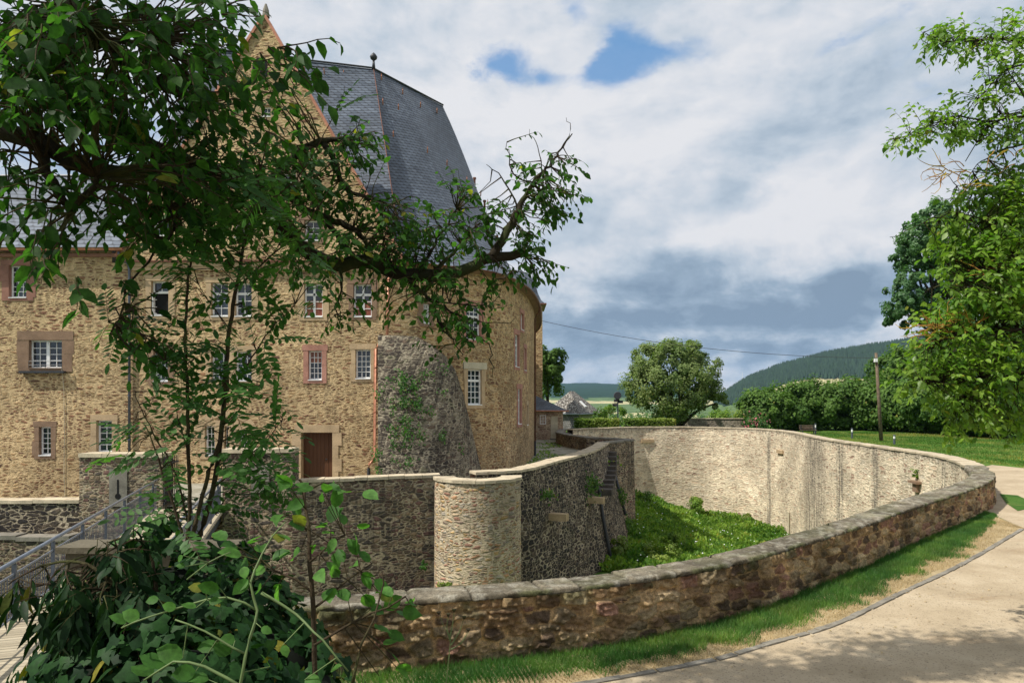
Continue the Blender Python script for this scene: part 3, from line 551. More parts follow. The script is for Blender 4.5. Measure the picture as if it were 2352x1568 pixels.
for (of, oz) in prof:
    off = np.where(of > -.05, of, of * th_) if of < -.05 else np.full(n, of)
    e_ = 0 if -.95 < of < -.05 else 1
    nz_ = (fbm(t_ * 5, np.full(n, of * 4 + oz * 9), 4, 91) - .5); jt = sstep(dj, 0, .035)
    off = off + e_ * (nz_ * .10 + (hz_ - .5) * .06) - (1 - jt) * .03 * e_ * np.sign(of + .5)
    z = TOP + oz + nz_ * .045 + (hz_ - .5) * .045 - (1 - jt) * (.035 if oz > -.04 else .0)
    Vs.append(np.stack([ox + nx * off, oy + ny * off, z], -1))
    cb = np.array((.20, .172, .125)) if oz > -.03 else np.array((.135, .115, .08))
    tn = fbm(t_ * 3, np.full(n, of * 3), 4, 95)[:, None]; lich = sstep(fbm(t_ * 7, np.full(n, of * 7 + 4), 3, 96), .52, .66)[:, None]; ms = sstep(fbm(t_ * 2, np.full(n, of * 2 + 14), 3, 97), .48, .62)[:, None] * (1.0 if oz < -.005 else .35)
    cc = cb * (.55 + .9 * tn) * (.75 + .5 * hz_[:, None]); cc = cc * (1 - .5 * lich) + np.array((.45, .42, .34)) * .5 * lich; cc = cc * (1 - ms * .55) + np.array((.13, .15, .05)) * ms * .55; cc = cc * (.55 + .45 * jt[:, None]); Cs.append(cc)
Vs = np.stack(Vs, 1); k = len(prof); idx = np.arange(n * k).reshape(n, k); FQ = np.stack([idx[:-1, :-1], idx[1:, :-1], idx[1:, 1:], idx[:-1, 1:]], -1).reshape(-1, 4)
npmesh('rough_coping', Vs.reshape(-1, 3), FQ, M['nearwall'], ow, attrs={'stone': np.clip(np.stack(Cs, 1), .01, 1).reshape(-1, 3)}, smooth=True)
# ledge with a little plant, wall spouts
def at_inner(x):
    xs = CX + F * inner[:, 0] / inner[:, 1]; ok = (sout > 24) ; j = np.where(ok)[0]; cand = j[np.argsort(np.abs(xs[j] - x))[:4]]; i = max(cand, key=lambda i: inner[i, 1]); return i
for x, y, wd in ((2115, 1104, .45), ):
    i = at_inner(x); p = inner[i]; n_2 = -nout[i]; z = (HZ - y) / F * p[1]; t2 = np.array((n_2[1], -n_2[0]))
    b = MB(); b.obox((p[0], p[1], z), (t2[0], t2[1], 0), (n_2[0], n_2[1], 0), (0, 0, 1), (-wd, wd), (-.2, .30), (-.12, 0)); b.obox((p[0], p[1], z), (t2[0], t2[1], 0), (n_2[0], n_2[1], 0), (0, 0, 1), (-.22, .22), (-.2, .17), (-.55, -.125)); b.build('ledge', M['brownst'], ow)
    LEDGE = np.array((p[0] + n_2[0] * .15, p[1] + n_2[1] * .15, z))
for x, y in ((1474, 1012), (1795, 1036)):
    i = at_inner(x); p = inner[i]; n_2 = -nout[i]; z = (HZ - y) / F * p[1]; t2 = np.array((n_2[1], -n_2[0]))
    b = MB(); b.obox((p[0], p[1], z), (t2[0], t2[1], 0), (n_2[0], n_2[1], 0), (0, 0, 1), (-.9, .35), (-.1, .16), (-.16, .12)); b.build('stone_spout', M['sand'], ow)
i = at_inner(1818); p = inner[i]; n_2 = -nout[i]
b = MB(); b.tube([(p[0] + n_2[0] * .1, p[1] + n_2[1] * .1, -9.2), (p[0] + n_2[0] * .1, p[1] + n_2[1] * .1, -12)], .07, 8); b.build('pale_pipe', M['palepl'], ow)
# ---------------------------------------------------------------- inner walls
def ubox(b, x0, x1, y0, y1, z0, z1):
    for V, uv in (([(x0, y0, z0), (x1, y0, z0), (x1, y0, z1), (x0, y0, z1)], [(x0, z0), (x1, z0), (x1, z1), (x0, z1)]), ([(x1, y0, z0), (x1, y1, z0), (x1, y1, z1), (x1, y0, z1)], [(y0, z0), (y1, z0), (y1, z1), (y0, z1)]),
                  ([(x0, y1, z0), (x0, y0, z0), (x0, y0, z1), (x0, y1, z1)], [(y1, z0), (y0, z0), (y0, z1), (y1, z1)]), ([(x1, y1, z0), (x0, y1, z0), (x0, y1, z1), (x1, y1, z1)], [(x1, z0), (x0, z0), (x0, z1), (x1, z1)]), ([(x0, y0, z1), (x1, y0, z1), (x1, y1, z1), (x0, y1, z1)], [(x0, y0), (x1, y0), (x1, y1), (x0, y1)])):
        b.add(V, [(0, 1, 2, 3)], uv)
iw = thing('moat_wall', 'stained dark rubble wall between the gate pier and the round turret, pale coping slabs on top', 'wall', (-5, 24.6, -8.3))
nearl = np.array([(-7.25, 23.75), (-5.1, 24.6), (-2.55, 25.68)]); backl = nearl + np.array((-.1, .55))
b = MB(); ribbon(b, o3(nearl, TOP - .08), o3(nearl + np.array((0.05, -.25)), -9.0), 3, u0=3.1); ribbon(b, o3(backl[::-1], TOP - .08), o3(backl[::-1], GZ - .2), 1, u0=40); b.build('masonry', M['moat_front'], iw)
b = MB(); coping(b, nearl, backl, TOP, (.42, .75), .10, .06, rng); b.build('coping', M['coping'], iw)
b = MB(); b.obox((-6.2, 23.9, -8.2), (.93, .37, 0), (.37, -.93, 0), (0, 0, 1), (1.1, 3.6), (-.3, .75), (-1, 1.5)); b.build('footing', M['dark'], iw)
tr = thing('round_turret', 'pale half-round rubble turret standing proud of the dark moat wall', 'turret', (-1.2, 25.1, -8.3))
cx_, cy_, r_ = -1.2, 25.15, 1.5; th = np.linspace(math.pi * 1.02, 2 * math.pi * 1.04, 28); arc = np.stack([cx_ + r_ * np.cos(th), cy_ + r_ * np.sin(th)], 1); arcb = np.stack([cx_ + (r_ + .04) * np.cos(th), cy_ + (r_ + .04) * np.sin(th)], 1)
b = MB(); ribbon(b, o3(arc, TOP - .10), o3(arcb, -9.2), 4, u0=7); b.build('masonry', M['turret'], tr, smooth=True)
ins_ = np.stack([cx_ + (r_ - .62) * np.cos(th), cy_ + (r_ - .62) * np.sin(th)], 1)
b = MB(); coping(b, arc, ins_, TOP, (.30, .5), .10, .06, rng, jz=.006, jw=.006); b.build('coping', M['coping'], tr)
b = MB(); ribbon(b, o3(ins_[::-1], TOP - .1), o3(ins_[::-1], GZ - .3), 1); b.add([(*p, TOP - .12) for p in arc] + [(*p, TOP - .12) for p in ins_], [(i, i + 1, 28 + i + 1, 28 + i) for i in range(27)]); b.build('inner_lining', M['turret'], tr)
b = MB(); ub = [(cx_ + .9 * math.cos(a), cy_ + .9 * math.sin(a), GZ + .1) for a in th]; b.add(ub + [(-2.7, 26.6, GZ + .1), (.3, 27.3, GZ + .1)], [tuple(range(len(ub))) + (len(ub) + 1, len(ub))]); b.build('turret_deck', M['greyst'], tr)
bw = thing('bastion_wall', 'tall dark battered moat wall sweeping from the turret to the square bastion corner', 'wall', (4, 36, -8.3))
nb = normals2(bast); sb = arclen(bast); bat = np.interp(sb, [0, 3, 8, 14, 18, sb[-1]], [.2, .3, .9, 1.5, 1.7, .9]); foot = bast + nb * bat[:, None]
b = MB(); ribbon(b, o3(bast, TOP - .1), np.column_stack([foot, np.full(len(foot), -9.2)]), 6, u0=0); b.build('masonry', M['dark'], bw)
bk = bast - nb * .62; b = MB(); ribbon(b, o3(bk[::-1], TOP - .1), o3(bk[::-1], GZ - .2), 1, u0=2); b.build('back_face', M['turret'], bw)
b = MB(); coping(b, bast, bk, TOP, (.30, .48), .10, .06, rng); b.build('coping', M['greycop'] if 'greycop' in M else M['coping'], bw)
tip = np.array([(5.96, 44.5), (7.0, 45.95), (8.04, 47.4)]); tip2 = np.array([(8.04, 47.4), (8.15, 48.4), (5.75, 50.6), (4.6, 54), (4.1, 58), (4.85, 64.2)])
tipb = np.array([(5.4, 44.8), (6.4, 46.1), (7.5, 47.5)]); tip2b = np.array([(7.5, 47.5), (7.6, 48.1), (5.2, 50.1), (4.05, 54), (3.55, 58), (4.3, 64.2)])
b = MB(); ribbon(b, o3(tip, TOP - .1), o3(tip + np.array((.12, -.1)), -9.2), 4, u0=30); ribbon(b, o3(tip2, TOP - .1), o3(tip2, -9.2), 4, u0=33.6); ribbon(b, o3(tip2b[::-1], TOP - .1), o3(tip2b[::-1], GZ - .2), 1, u0=61); b.build('corner_masonry', M['annex2'] if 'annex2' in M else M['moat_front'], bw)
b = MB(); coping(b, tip, tipb, TOP + .005, (.32, .5), .10, .05, rng); coping(b, tip2, tip2b, TOP, (.32, .5), .10, .05, rng); b.build('corner_coping', M['greyst'], bw)
# stepped slabs where the batter meets the bastion corner
b = MB()
for k in range(9):
    f = k / 8; x = 1395 - 62 * f; y = 1037 + 85 * f; j = int(np.argmin(np.abs(bast[:, 1] - (43.6 - 6.5 * f)))); p = bast[j] + nb[j] * (.25 + .5 * f); z = (HZ - y) / F * p[1]
    tt = np.array((-nb[j][1], nb[j][0])); b.obox((p[0], p[1], z), (tt[0], tt[1], 0), (nb[j][0], nb[j][1], 0), (0, 0, 1), (-.42, .30), (-.8, .32), (-.30, .0))
b.build('stepped_slabs', M['darkst'], bw)
def on_bast(x, y, dz=0):
    """point on the battered face on sight line x,y"""
    best = None
    for j in range(len(bast)):
        for k in range(0, 41):
            f = k / 40; p = bast[j] * (1 - f) + foot[j] * f; z = (TOP - .1) * (1 - f) - 9.2 * f; e = math.hypot(CX + F * p[0] / p[1] - x, HZ - F * z / p[1] - y)
            if best is None or e < best[0]: best = (e, np.array((p[0], p[1], z)), j)
    return best[1], best[2]
for x, y in ((1262, 1184), (1352, 1145)):
    p, j = on_bast(x, y); n3 = nb[j]; t3 = np.array((-n3[1], n3[0])); b = MB()
    b.obox(p, (t3[0], t3[1], 0), (n3[0], n3[1], 0), (0, 0, 1), (-.16, -.02), (-.3, .75), (-.14, .15)); b.obox(p, (t3[0], t3[1], 0), (n3[0], n3[1], 0), (0, 0, 1), (.06, .2), (-.3, .75), (-.14, .15)); b.obox(p, (t3[0], t3[1], 0), (n3[0], n3[1], 0), (0, 0, 1), (-.02, .06), (-.3, .72), (-.14, -.06)); b.build('stone_spout', M['sand'], bw)
for l in ([(1358, 1117), (1366, 1116), (1371, 1128), (1381, 1190), (1393, 1250), (1403, 1310)], [(1417, 1080), (1420, 1100), (1427, 1140), (1436, 1180)]):
    pts = []
    for x, y in l: p, j = on_bast(x, y); pts.append(p + np.array((nb[j][0], nb[j][1], 0)) * .12)
    b = MB(); b.tube(pts, .085, 8); b.build('drainpipe', M['iron'], bw, smooth=True)
# gate piers
gl = thing('gate_pier', 'dark rubble gate pier left of the footbridge, with a keyhole loop slab', 'gate pier', (-13, 24.3, GZ))
X0, X1 = P(182, 0, 24)[0], P(374, 0, 24)[0]
b = MB(); ubox(b, X0, X1, 24, 24.75, -9.3, -1.95); b.build('masonry', M['moat_front'], gl)
b = MB(); coping(b, [(X0, 24), (X1, 24)], [(X0, 24.75), (X1, 24.75)], -1.83, (.5, .8), .13, .07, rng); b.build('coping', M['coping'], gl)
def loop_slab(parent, x, Y, z0, z1):
    b = MB(); X = P(x, 0, Y)[0]; w_ = .30; b.box(X - w_, X - .035, Y - .03, Y + .02, z0, z1); b.box(X + .035, X + w_, Y - .03, Y + .02, z0, z1); b.box(X - .035, X + .035, Y - .03, Y + .02, z1 - .35, z1); b.box(X - .035, X + .035, Y - .03, Y + .02, z0, z0 + .3); b.build('loop_slab', M['greyst'], parent)
    b = MB(); n = 14; zc = z0 + .34; r = .10; v = [(X + r * math.cos(2 * math.pi * k / n), Y - .036, zc + r * math.sin(2 * math.pi * k / n)) for k in range(n)]; b.add(v, [tuple(range(n))[::-1]]); b.box(X - .03, X + .03, Y - .037, Y - .033, zc, z1 - .35); b.build('loop_hole_shade', M['shade_black'], parent)  # dark disc and strip paint the shade of the keyhole on solid masonry
loop_slab(gl, 272, 24, -3.6, -2.35)
gr = thing('gate_pier', 'stained rubble gate pier right of the footbridge, taller than the wall beside it', 'gate pier', (-8.5, 24.0, GZ))
X2, X3 = P(511, 0, 23.7)[0], P(672, 0, 23.7)[0]
b = MB(); ubox(b, X2, X3, 23.7, 24.4, -9.3, -1.78); b.build('masonry', M['moat_front'], gr)
b = MB(); coping(b, [(X2, 23.7), (X3, 23.7)], [(X2, 24.4), (X3, 24.4)], -1.66, (.5, .8), .13, .07, rng); b.build('coping', M['coping'], gr)
loop_slab(gr, 598, 23.7, -3.1, -2.2)
ll = thing('moat_wall', 'low grey rubble moat wall left of the gate pier, running out of the picture', 'wall', (-17, 24, -8.3))
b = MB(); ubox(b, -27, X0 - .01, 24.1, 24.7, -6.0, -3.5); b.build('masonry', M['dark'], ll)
b = MB(); ubox(b, -27, X0 - .01, 23.55, 24.2, -9.3, -4.55); b.build('lower_masonry', M['moat_front'], ll)
b = MB(); coping(b, [(-27, 24.1), (X0 - .02, 24.1)], [(-27, 24.7), (X0 - .02, 24.7)], -3.4, (.6, 1.1), .11, .06, rng); b.build('coping', M['coping'], ll)
b = MB(); coping(b, [(-27, 23.55), (X0 - .02, 23.55)], [(-27, 24.08), (X0 - .02, 24.08)], -4.5, (.5, 1.1), .14, .05, rng, jz=.03); b.build('ledge', M['greyst'], ll)
# ---------------------------------------------------------------- footbridge
br = thing('footbridge', 'planked timber footbridge crossing the moat to the castle gate', 'bridge', (-8, 14, GZ))
d = np.array((-.283, .959)); n = np.array((d[1], -d[0])); o0 = np.array((-7.85, 11.0))
def bp(t, side, z): p = o0 + d * t + n * side; return np.array((p[0], p[1], z))
b = MB(); a0, a1 = -8.5, 12.9; v = [bp(a0, -.12, GZ + .05), bp(a0, 2.05, GZ + .05), bp(a1, 2.05, GZ + .05), bp(a1, -.12, GZ + .05)]; v2 = [x - np.array((0, 0, .06)) for x in v]
b.add(v + v2, [(0, 1, 2, 3), (7, 6, 5, 4), (0, 4, 5, 1), (1, 5, 6, 2), (2, 6, 7, 3), (3, 7, 4, 0)], [(0, 0), (2, 0), (2, a1 - a0), (0, a1 - a0)] * 2); b.build('deck', M['deck'], br)
for sd in (0.15, 1.75):
    b = MB(); b.obox(bp(a0, sd, GZ - .02), (*d, 0), (*n, 0), (0, 0, 1), (3, a1 - a0 + .3), (-.12, .12), (-.45, 0)); b.build('beam', M['galvdk'], br)
def railing(label, side, t0, t1, posts):
    r = thing('railing', label, 'railing', tuple(bp((t0 + t1) / 2, side, GZ)))
    b = MB(); b.tube([bp(t0, side, -2.62), bp(t1, side, -2.62)], .034, 10); b.build('handrail', M['galv'], r, True)
    for z in (-2.82, -3.50):
        b = MB(); b.tube([bp(t0, side, z), bp(t1, side, z)], .018, 6); b.build('rail', M['galv'], r)
    for t in posts:
        b = MB(); b.obox(bp(t, side, 0), (*d, 0), (*n, 0), (0, 0, 1), (-.03, .03), (-.03, .03), (-3.75, -2.66)); b.build('post', M['galvdk'], r)
    b = MB(); t = t0
    while t < t1: b.obox(bp(t, side, 0), (*d, 0), (*n, 0), (0, 0, 1), (-.0065, .0065), (-.0065, .0065), (-3.5, -2.82)); t += .115
    b.build('bars', M['galvdk'], r)
railing('long grey steel railing on the left edge of the bridge deck', 0.0, -3.6, 12.6, [-3.2 + 1.9 * k for k in range(9)])
railing('grey steel railing on the right edge of the bridge deck', 1.95, -.4, 12.3, [0 + 1.9 * k for k in range(7)])
pr = thing('concrete_abutment', 'weathered concrete block at the near end of the footbridge, ivy spilling over it', 'abutment', (-3.4, 7.2, GZ))
b = MB(); b.box(-4.35, -2.75, 7.0, 7.3, -4.0, -1.50); b.build('block', M['concrete'], pr)
b = MB(); b.box(-4.42, -2.72, 6.95, 7.36, -1.50, -1.44); b.build('cap', M['concrete'], pr)
gt = thing('iron_gate', 'open dark iron gate leaf against the left gate pier', 'gate', (-11.5, 24.6, GZ))
b = MB(); X = X1 + .04
for k in range(9): b.box(X, X + .025, 24.0 + .12 * k, 24.02 + .12 * k, GZ + .1, -1.95)
b.box(X - .005, X + .03, 24.0, 25.0, GZ + .2, GZ + .26); b.box(X - .005, X + .03, 24.0, 25.0, -2.2, -2.14); b.build('leaf', M['iron'], gt)

def gfloor(x, y):
    """where the sight line meets the moat floor"""
    Y = 40.0
    for _ in range(60): Y = .5 * Y + .5 * float(floor_z(np.array((x - CX) / F * Y), np.array(Y))) * F / (HZ - y)
    X = (x - CX) / F * Y; return X, Y, float(floor_z(np.array(X), np.array(Y)))
# ---------------------------------------------------------------- castle
castle = thing('castle', 'big sandstone rubble castle with steep slate roof, stone gable and rounded corner across the moat', 'castle', (-8, 33, GZ))
ZE = 5.85; ZL = 6.35
cp = [(-6.4, 31), (-5.56, 31), (-4.5, 31.35), (-3.41, 31.9), (-1.54, 33.2), (-.34, 35.3), (.64, 39.2), (1.30, 45), (1.62, 51), (1.85, 57), (1.7, 63), (.6, 70)]
cur = catmull(cp, .35)
wl = np.vstack([[(-30, 31)], cur]); ws = arclen(wl); SL = ws[-1]
def wpt(s): return np.array((np.interp(s, ws, wl[:, 0]), np.interp(s, ws, wl[:, 1])))
def wtan(s): t = wpt(s + .05) - wpt(s - .05); return t / np.linalg.norm(t)
_ss = np.linspace(0, SL, 6000); _p = np.array([wpt(s) for s in _ss]); _xd = CX + F * _p[:, 0] / _p[:, 1]
def s_at(x):
    i = int(np.argmax(_xd >= x)); return _ss[i]
holes = []
def span(x0, x1, y0, y1):
    """opening given by its outline in survey units -> s0,s1,z0,z1"""
    s0, s1 = s_at(x0), s_at(x1); Y = wpt((s0 + s1) / 2)[1]; return s0, s1, (HZ - y1) / F * Y, (HZ - y0) / F * Y
WIN = [  # x0,x1,y0,y1, style, surround, glass
    (20, 61, 609, 683, 'g36', 'redblocks', 'glass'), (66, 142, 781, 845, 'pair34', 'roundbrown', 'glass'), (89, 117, 980, 1045, 'g25', 'brownst', 'glass'), (221, 257, 965, 1038, 'g25', 'sand', 'glass'),
    (347, 387, 645, 724, 'open', 'sand', 'glass'), (484, 524, 649, 726, 'cross', 'sandpair', 'glass'), (539, 578, 649, 726, 'cross', None, 'glass'), (352, 386, 801, 875, 'g35', 'brownst', 'glass'),
    (485, 523, 807, 874, 'g35', 'sandpair2', 'glass'), (540, 578, 807, 874, 'g35', None, 'glass'), (470, 500, 978, 1045, 'g34', 'arch', 'glass'), (505, 535, 978, 1045, 'g34', None, 'glass'), (540, 568, 986, 1045, 'g34', None, 'glass'),
    (698, 741, 651, 727, 'casement', 'sand', 'curtain'), (811, 853, 652, 727, 'casement', 'brownst', 'curtain'), (707, 739, 805, 872, 'g35', 'pinkst', 'curtop'), (816, 851, 802, 869, 'g35', 'sandblock', 'glass')]
CW = [(1077, 1097, 702, 779, 'tall', 'pinkst', 'glass', .85), (1081, 1101, 848, 929, 'tall', 'lintel', 'glass', .85), (972, 986, 697, 742, 'g35', 'brownst', 'glass', 0), (1184, 1191, 768, 842, 'tall', 'pinkst', 'glass', .9), (1190, 1196.5, 893, 973, 'tall', 'pinkst', 'glass', .9),
      (1198, 1200.5, 720, 757, 'tall', 'pinkst', 'glass', .9), (1205, 1208, 800, 850, 'tall', 'pinkst', 'glass', .9), (1210, 1212, 930, 975, 'g35', 'sand', 'glass', .7)]
wins = []
for w_ in WIN:
    s0, s1, z0, z1 = span(*w_[:4]); wins.append((s0, s1, z0, z1) + w_[4:7])
for w_ in CW:
    sc_ = s_at((w_[0] + w_[1]) / 2); Y = wpt(sc_)[1]; z0 = (HZ - w_[3]) / F * Y; z1 = (HZ - w_[2]) / F * Y
    if w_[7]: s0, s1 = sc_ - w_[7] / 2, sc_ + w_[7] / 2
    else: s0, s1 = s_at(w_[0]), s_at(w_[1])
    wins.append((s0, s1, z0, z1) + w_[4:7])
door = span(691, 763, 993, 1100); door = (door[0], door[1], GZ - .05, door[3]); holes = [x[:4] for x in wins] + [door]
gate_in = span(385, 470, 1045, 1200)
def wall_sheet(b, fn, sb_, zb, holes, skip=None, clip=None):
    for i in range(len(sb_) - 1):
        for j in range(len(zb) - 1):
            s0, s1, z0, z1 = sb_[i], sb_[i + 1], zb[j], zb[j + 1]; cs, cz = (s0 + s1) / 2, (z0 + z1) / 2
            if s1 - s0 < 1e-5 or z1 - z0 < 1e-5: continue
            if any(h[0] < cs < h[1] and h[2] < cz < h[3] for h in holes): continue
            if skip and skip(cs, cz): continue
            poly = [(s0, z0), (s1, z0), (s1, z1), (s0, z1)]
            if clip:
                for (px, pz, nx_, nz_) in clip:
                    out = []
                    for k in range(len(poly)):
                        a, c = poly[k], poly[(k + 1) % len(poly)]; da = (a[0] - px) * nx_ + (a[1] - pz) * nz_; dc = (c[0] - px) * nx_ + (c[1] - pz) * nz_
                        if da >= 0: out.append(a)
                        if da * dc < 0: t = da / (da - dc); out.append((a[0] + (c[0] - a[0]) * t, a[1] + (c[1] - a[1]) * t))
                    poly = out
                    if len(poly) < 3: break
                if len(poly) < 3: continue
            b.add([fn(s, z) for s, z in poly], [tuple(range(len(poly)))], poly)
SEAM = float(np.interp(-5.9, wl[:, 0][:3], ws[:3])) if False else (-5.2 + 30)
sbk = sorted(set([0., SEAM] + [h[k] for h in holes for k in (0, 1)] + list(ws[1:]))); zbk = sorted(set([-6, -3.65, ZE, ZL] + [h[k] for h in holes for k in (2, 3)]))
S_SPLIT = s_at(297)
fnw = lambda s, z: (*wpt(s), z)
b = MB(); wall_sheet(b, fnw, [s for s in sbk if s <= SEAM + 1e-6], zbk, holes, lambda s, z: z > ZE and s > S_SPLIT); b.build('front_wall', M['facade'], castle)
b = MB(); wall_sheet(b, fnw, [s for s in sbk if s >= SEAM - 1e-6], zbk, holes, lambda s, z: z > ZE); b.build('round_wall', M['round'], castle)
# gable
gy_ = 30.98; apex = P(607, 37, gy_); gL = P(275, 580, gy_); gR = P(922, 590, gy_)
def line_clip(p, q_):  # keep the side below
    dx_, dz_ = q_[0] - p[0], q_[2] - p[2]; n1_, n2_ = dz_, -dx_
    if n2_ > 0: n1_, n2_ = -n1_, -n2_
    return (p[0], p[2], n1_, n2_)
clip = [line_clip(gL, apex), line_clip(gR, apex)]
gw = []
for (x0, x1, y0, y1, st) in ((350, 388, 494, 541, 'g23'), (538, 576, 499, 545, 'g23'), (699, 735, 505, 552, 'g23'), (600, 622, 243, 268, 'g22'), (477, 507, 395, 432, 'g23'), (650, 680, 395, 432, 'g23')):
    a_ = P(x0, y1, gy_); c_ = P(x1, y0, gy_); gw.append((a_[0], c_[0], a_[2], c_[2], st, 'brownst' if x0 > 600 else 'sand', 'glass'))
b = MB(); xs = sorted(set([gL[0], gR[0], apex[0]] + [g[k] for g in gw for k in (0, 1)])); zs = sorted(set([ZE, 7, 9, 11, 13, 15, apex[2]] + [g[k] for g in gw for k in (2, 3)]))
wall_sheet(b, lambda s, z: (s, gy_, z), xs, zs, [g[:4] for g in gw], None, clip)
b.add([(gL[0], gy_ + .6, gL[2]), (apex[0], gy_ + .6, apex[2]), (gR[0], gy_ + .6, gR[2])], [(0, 1, 2)], [(0, 0), (5, 10), (10, 0)]); b.build('gable', M['facade'], castle)
b = MB(); th0, th1 = math.pi * .0, math.pi; ax, az_ = (CX - 578 and P(597, 150, gy_)[0]), P(597, 150, gy_)[2]
v = [(ax + .32 * math.cos(t), gy_ - .015, az_ + .32 * math.sin(t)) for t in np.linspace(0, math.pi, 9)] + [(ax - .32, gy_ - .015, az_ - .5), (ax + .32, gy_ - .015, az_ - .5)]; b.add(v, [tuple(range(len(v)))[::-1]]); b.build('gable_niche_shade', M['shade_black'], castle)  # flat dark sheet on the gable, painting the shade of an arched recess
for A_, B_ in ((gL, apex), (gR, apex)):
    b = MB(); t3 = (B_ - A_); L_ = np.linalg.norm(t3); t3 /= L_; nn_ = np.cross(t3, (0, 1, 0)); nn_ = nn_ if nn_[2] > 0 else -nn_
    b.obox(A_ - t3 * .2, t3, (0, 1, 0), nn_, (0, L_ + .15), (-.10, .62), (-.02, .09)); b.build('verge_flashing', M['copper'], castle)
b = MB(); b.tube([apex + (0, .2, .05), apex + (0, .2, .35), apex + (0, .2, .62)], [.17, .13, .04], 8); b.build('gable_finial', M['greyst'], castle)
# windows
def win(parent, o, t, n, W, H, style, glass, depth=.24):
    """o lower-left corner on the wall plane, t along, n outward"""
    t = np.array((*t, 0)); n = np.array((*n, 0)); up = np.array((0, 0, 1.)); b = MB()
    R_ = lambda a, c, e, f, y0=-depth + .0, y1=-depth + .06: b.obox(o, t, n, up, (a, c), (y0, y1), (e, f))
    fw = .065; R_(0, W, 0, fw); R_(0, W, H - fw, H); R_(0, fw, fw, H - fw); R_(W - fw, W, fw, H - fw); mt = .028; y0, y1 = -depth + .012, -depth + .045
    def bars(a, c, e, f, nc, nr):
        for k in range(1, nc): xx = a + (c - a) * k / nc; R_(xx - mt / 2, xx + mt / 2, e, f, y0, y1)
        for k in range(1, nr): zz = e + (f - e) * k / nr; R_(a, c, zz - mt / 2, zz + mt / 2, y0 + .002, y1 - .002)
    if style in ('cross', 'casement', 'open', 'tall'):
        zt = H * .68; R_(fw, W - fw, zt - .05, zt + .05); nc = 3 if style != 'casement' else 2; nc = 2 if style == 'open' else nc; nc = 3 if style == 'tall' else nc
        if style == 'cross': nc = 3; nc = 2
        bars(fw, W - fw, zt, H - fw, nc, 1 if style != 'tall' else 2)
        if style == 'casement': R_(W / 2 - .045, W / 2 + .045, fw, H - fw); bars(fw, W - fw, fw, zt, 2, 3)
        elif style == 'open':
            a_ = np.array((t[0] * .35 - n[0] * .94, t[1] * .35 - n[1] * .94, 0)); b.obox(o + t * fw, a_, np.cross(up, a_), up, (0, .5), (0, .04), (fw, fw + .05)); b.obox(o + t * fw, a_, np.cross(up, a_), up, (0, .5), (0, .04), (zt - .1, zt - .05)); b.obox(o + t * fw, a_, np.cross(up, a_), up, (.45, .5), (0, .04), (fw, zt - .05)); b.obox(o + t * fw, a_, np.cross(up, a_), up, (.0, .05), (0, .04), (fw, zt - .05))
            for k in (1, 2): b.obox(o + t * fw, a_, np.cross(up, a_), up, (0.05, .45), (0.005, .035), (fw + (zt - fw) * k / 3 - .012, fw + (zt - fw) * k / 3 + .012))
        else: bars(fw, W - fw, fw, zt, nc, 3 if style == 'cross' else 4)
    elif style == 'pair34':
        R_(W / 2 - .07, W / 2 + .07, fw, H - fw, -depth - .005, -depth + .065); bars(fw, W / 2 - .07, fw, H - fw, 2, 4); bars(W / 2 + .07, W - fw, fw, H - fw, 2, 4)
    else: bars(fw, W - fw, fw, H - fw, int(style[1]), int(style[2]))
    fr = b.build('window', M['white'], parent); g = MB()
    def pane(a, c, e, f, m_, nm='pane'):
        g_ = MB(); p = [o + t * x + n * (-depth + .018) + up * z for x, z in ((a, e), (c, e), (c, f), (a, f))]; g_.add(p, [(0, 1, 2, 3)]); g_.build(nm, m_, fr)
    if glass == 'curtain': zt = H * .50; pane(0, W, 0, zt, M['redglass']); pane(0, W, zt, H, M['glass'])
    elif glass == 'curtop': pane(0, W, H * .6, H, M['redglass']); pane(0, W, 0, H * .6, M['glass'])
    elif style == 'open': pane(0, W, H * .68, H, M['glass']); pane(0, W, 0, H * .68, M['shade_black'], 'opening')  # lower sheet is near-black, painting the unlit room behind the open casement
    else: pane(0, W, 0, H, M['glass'])
    return fr
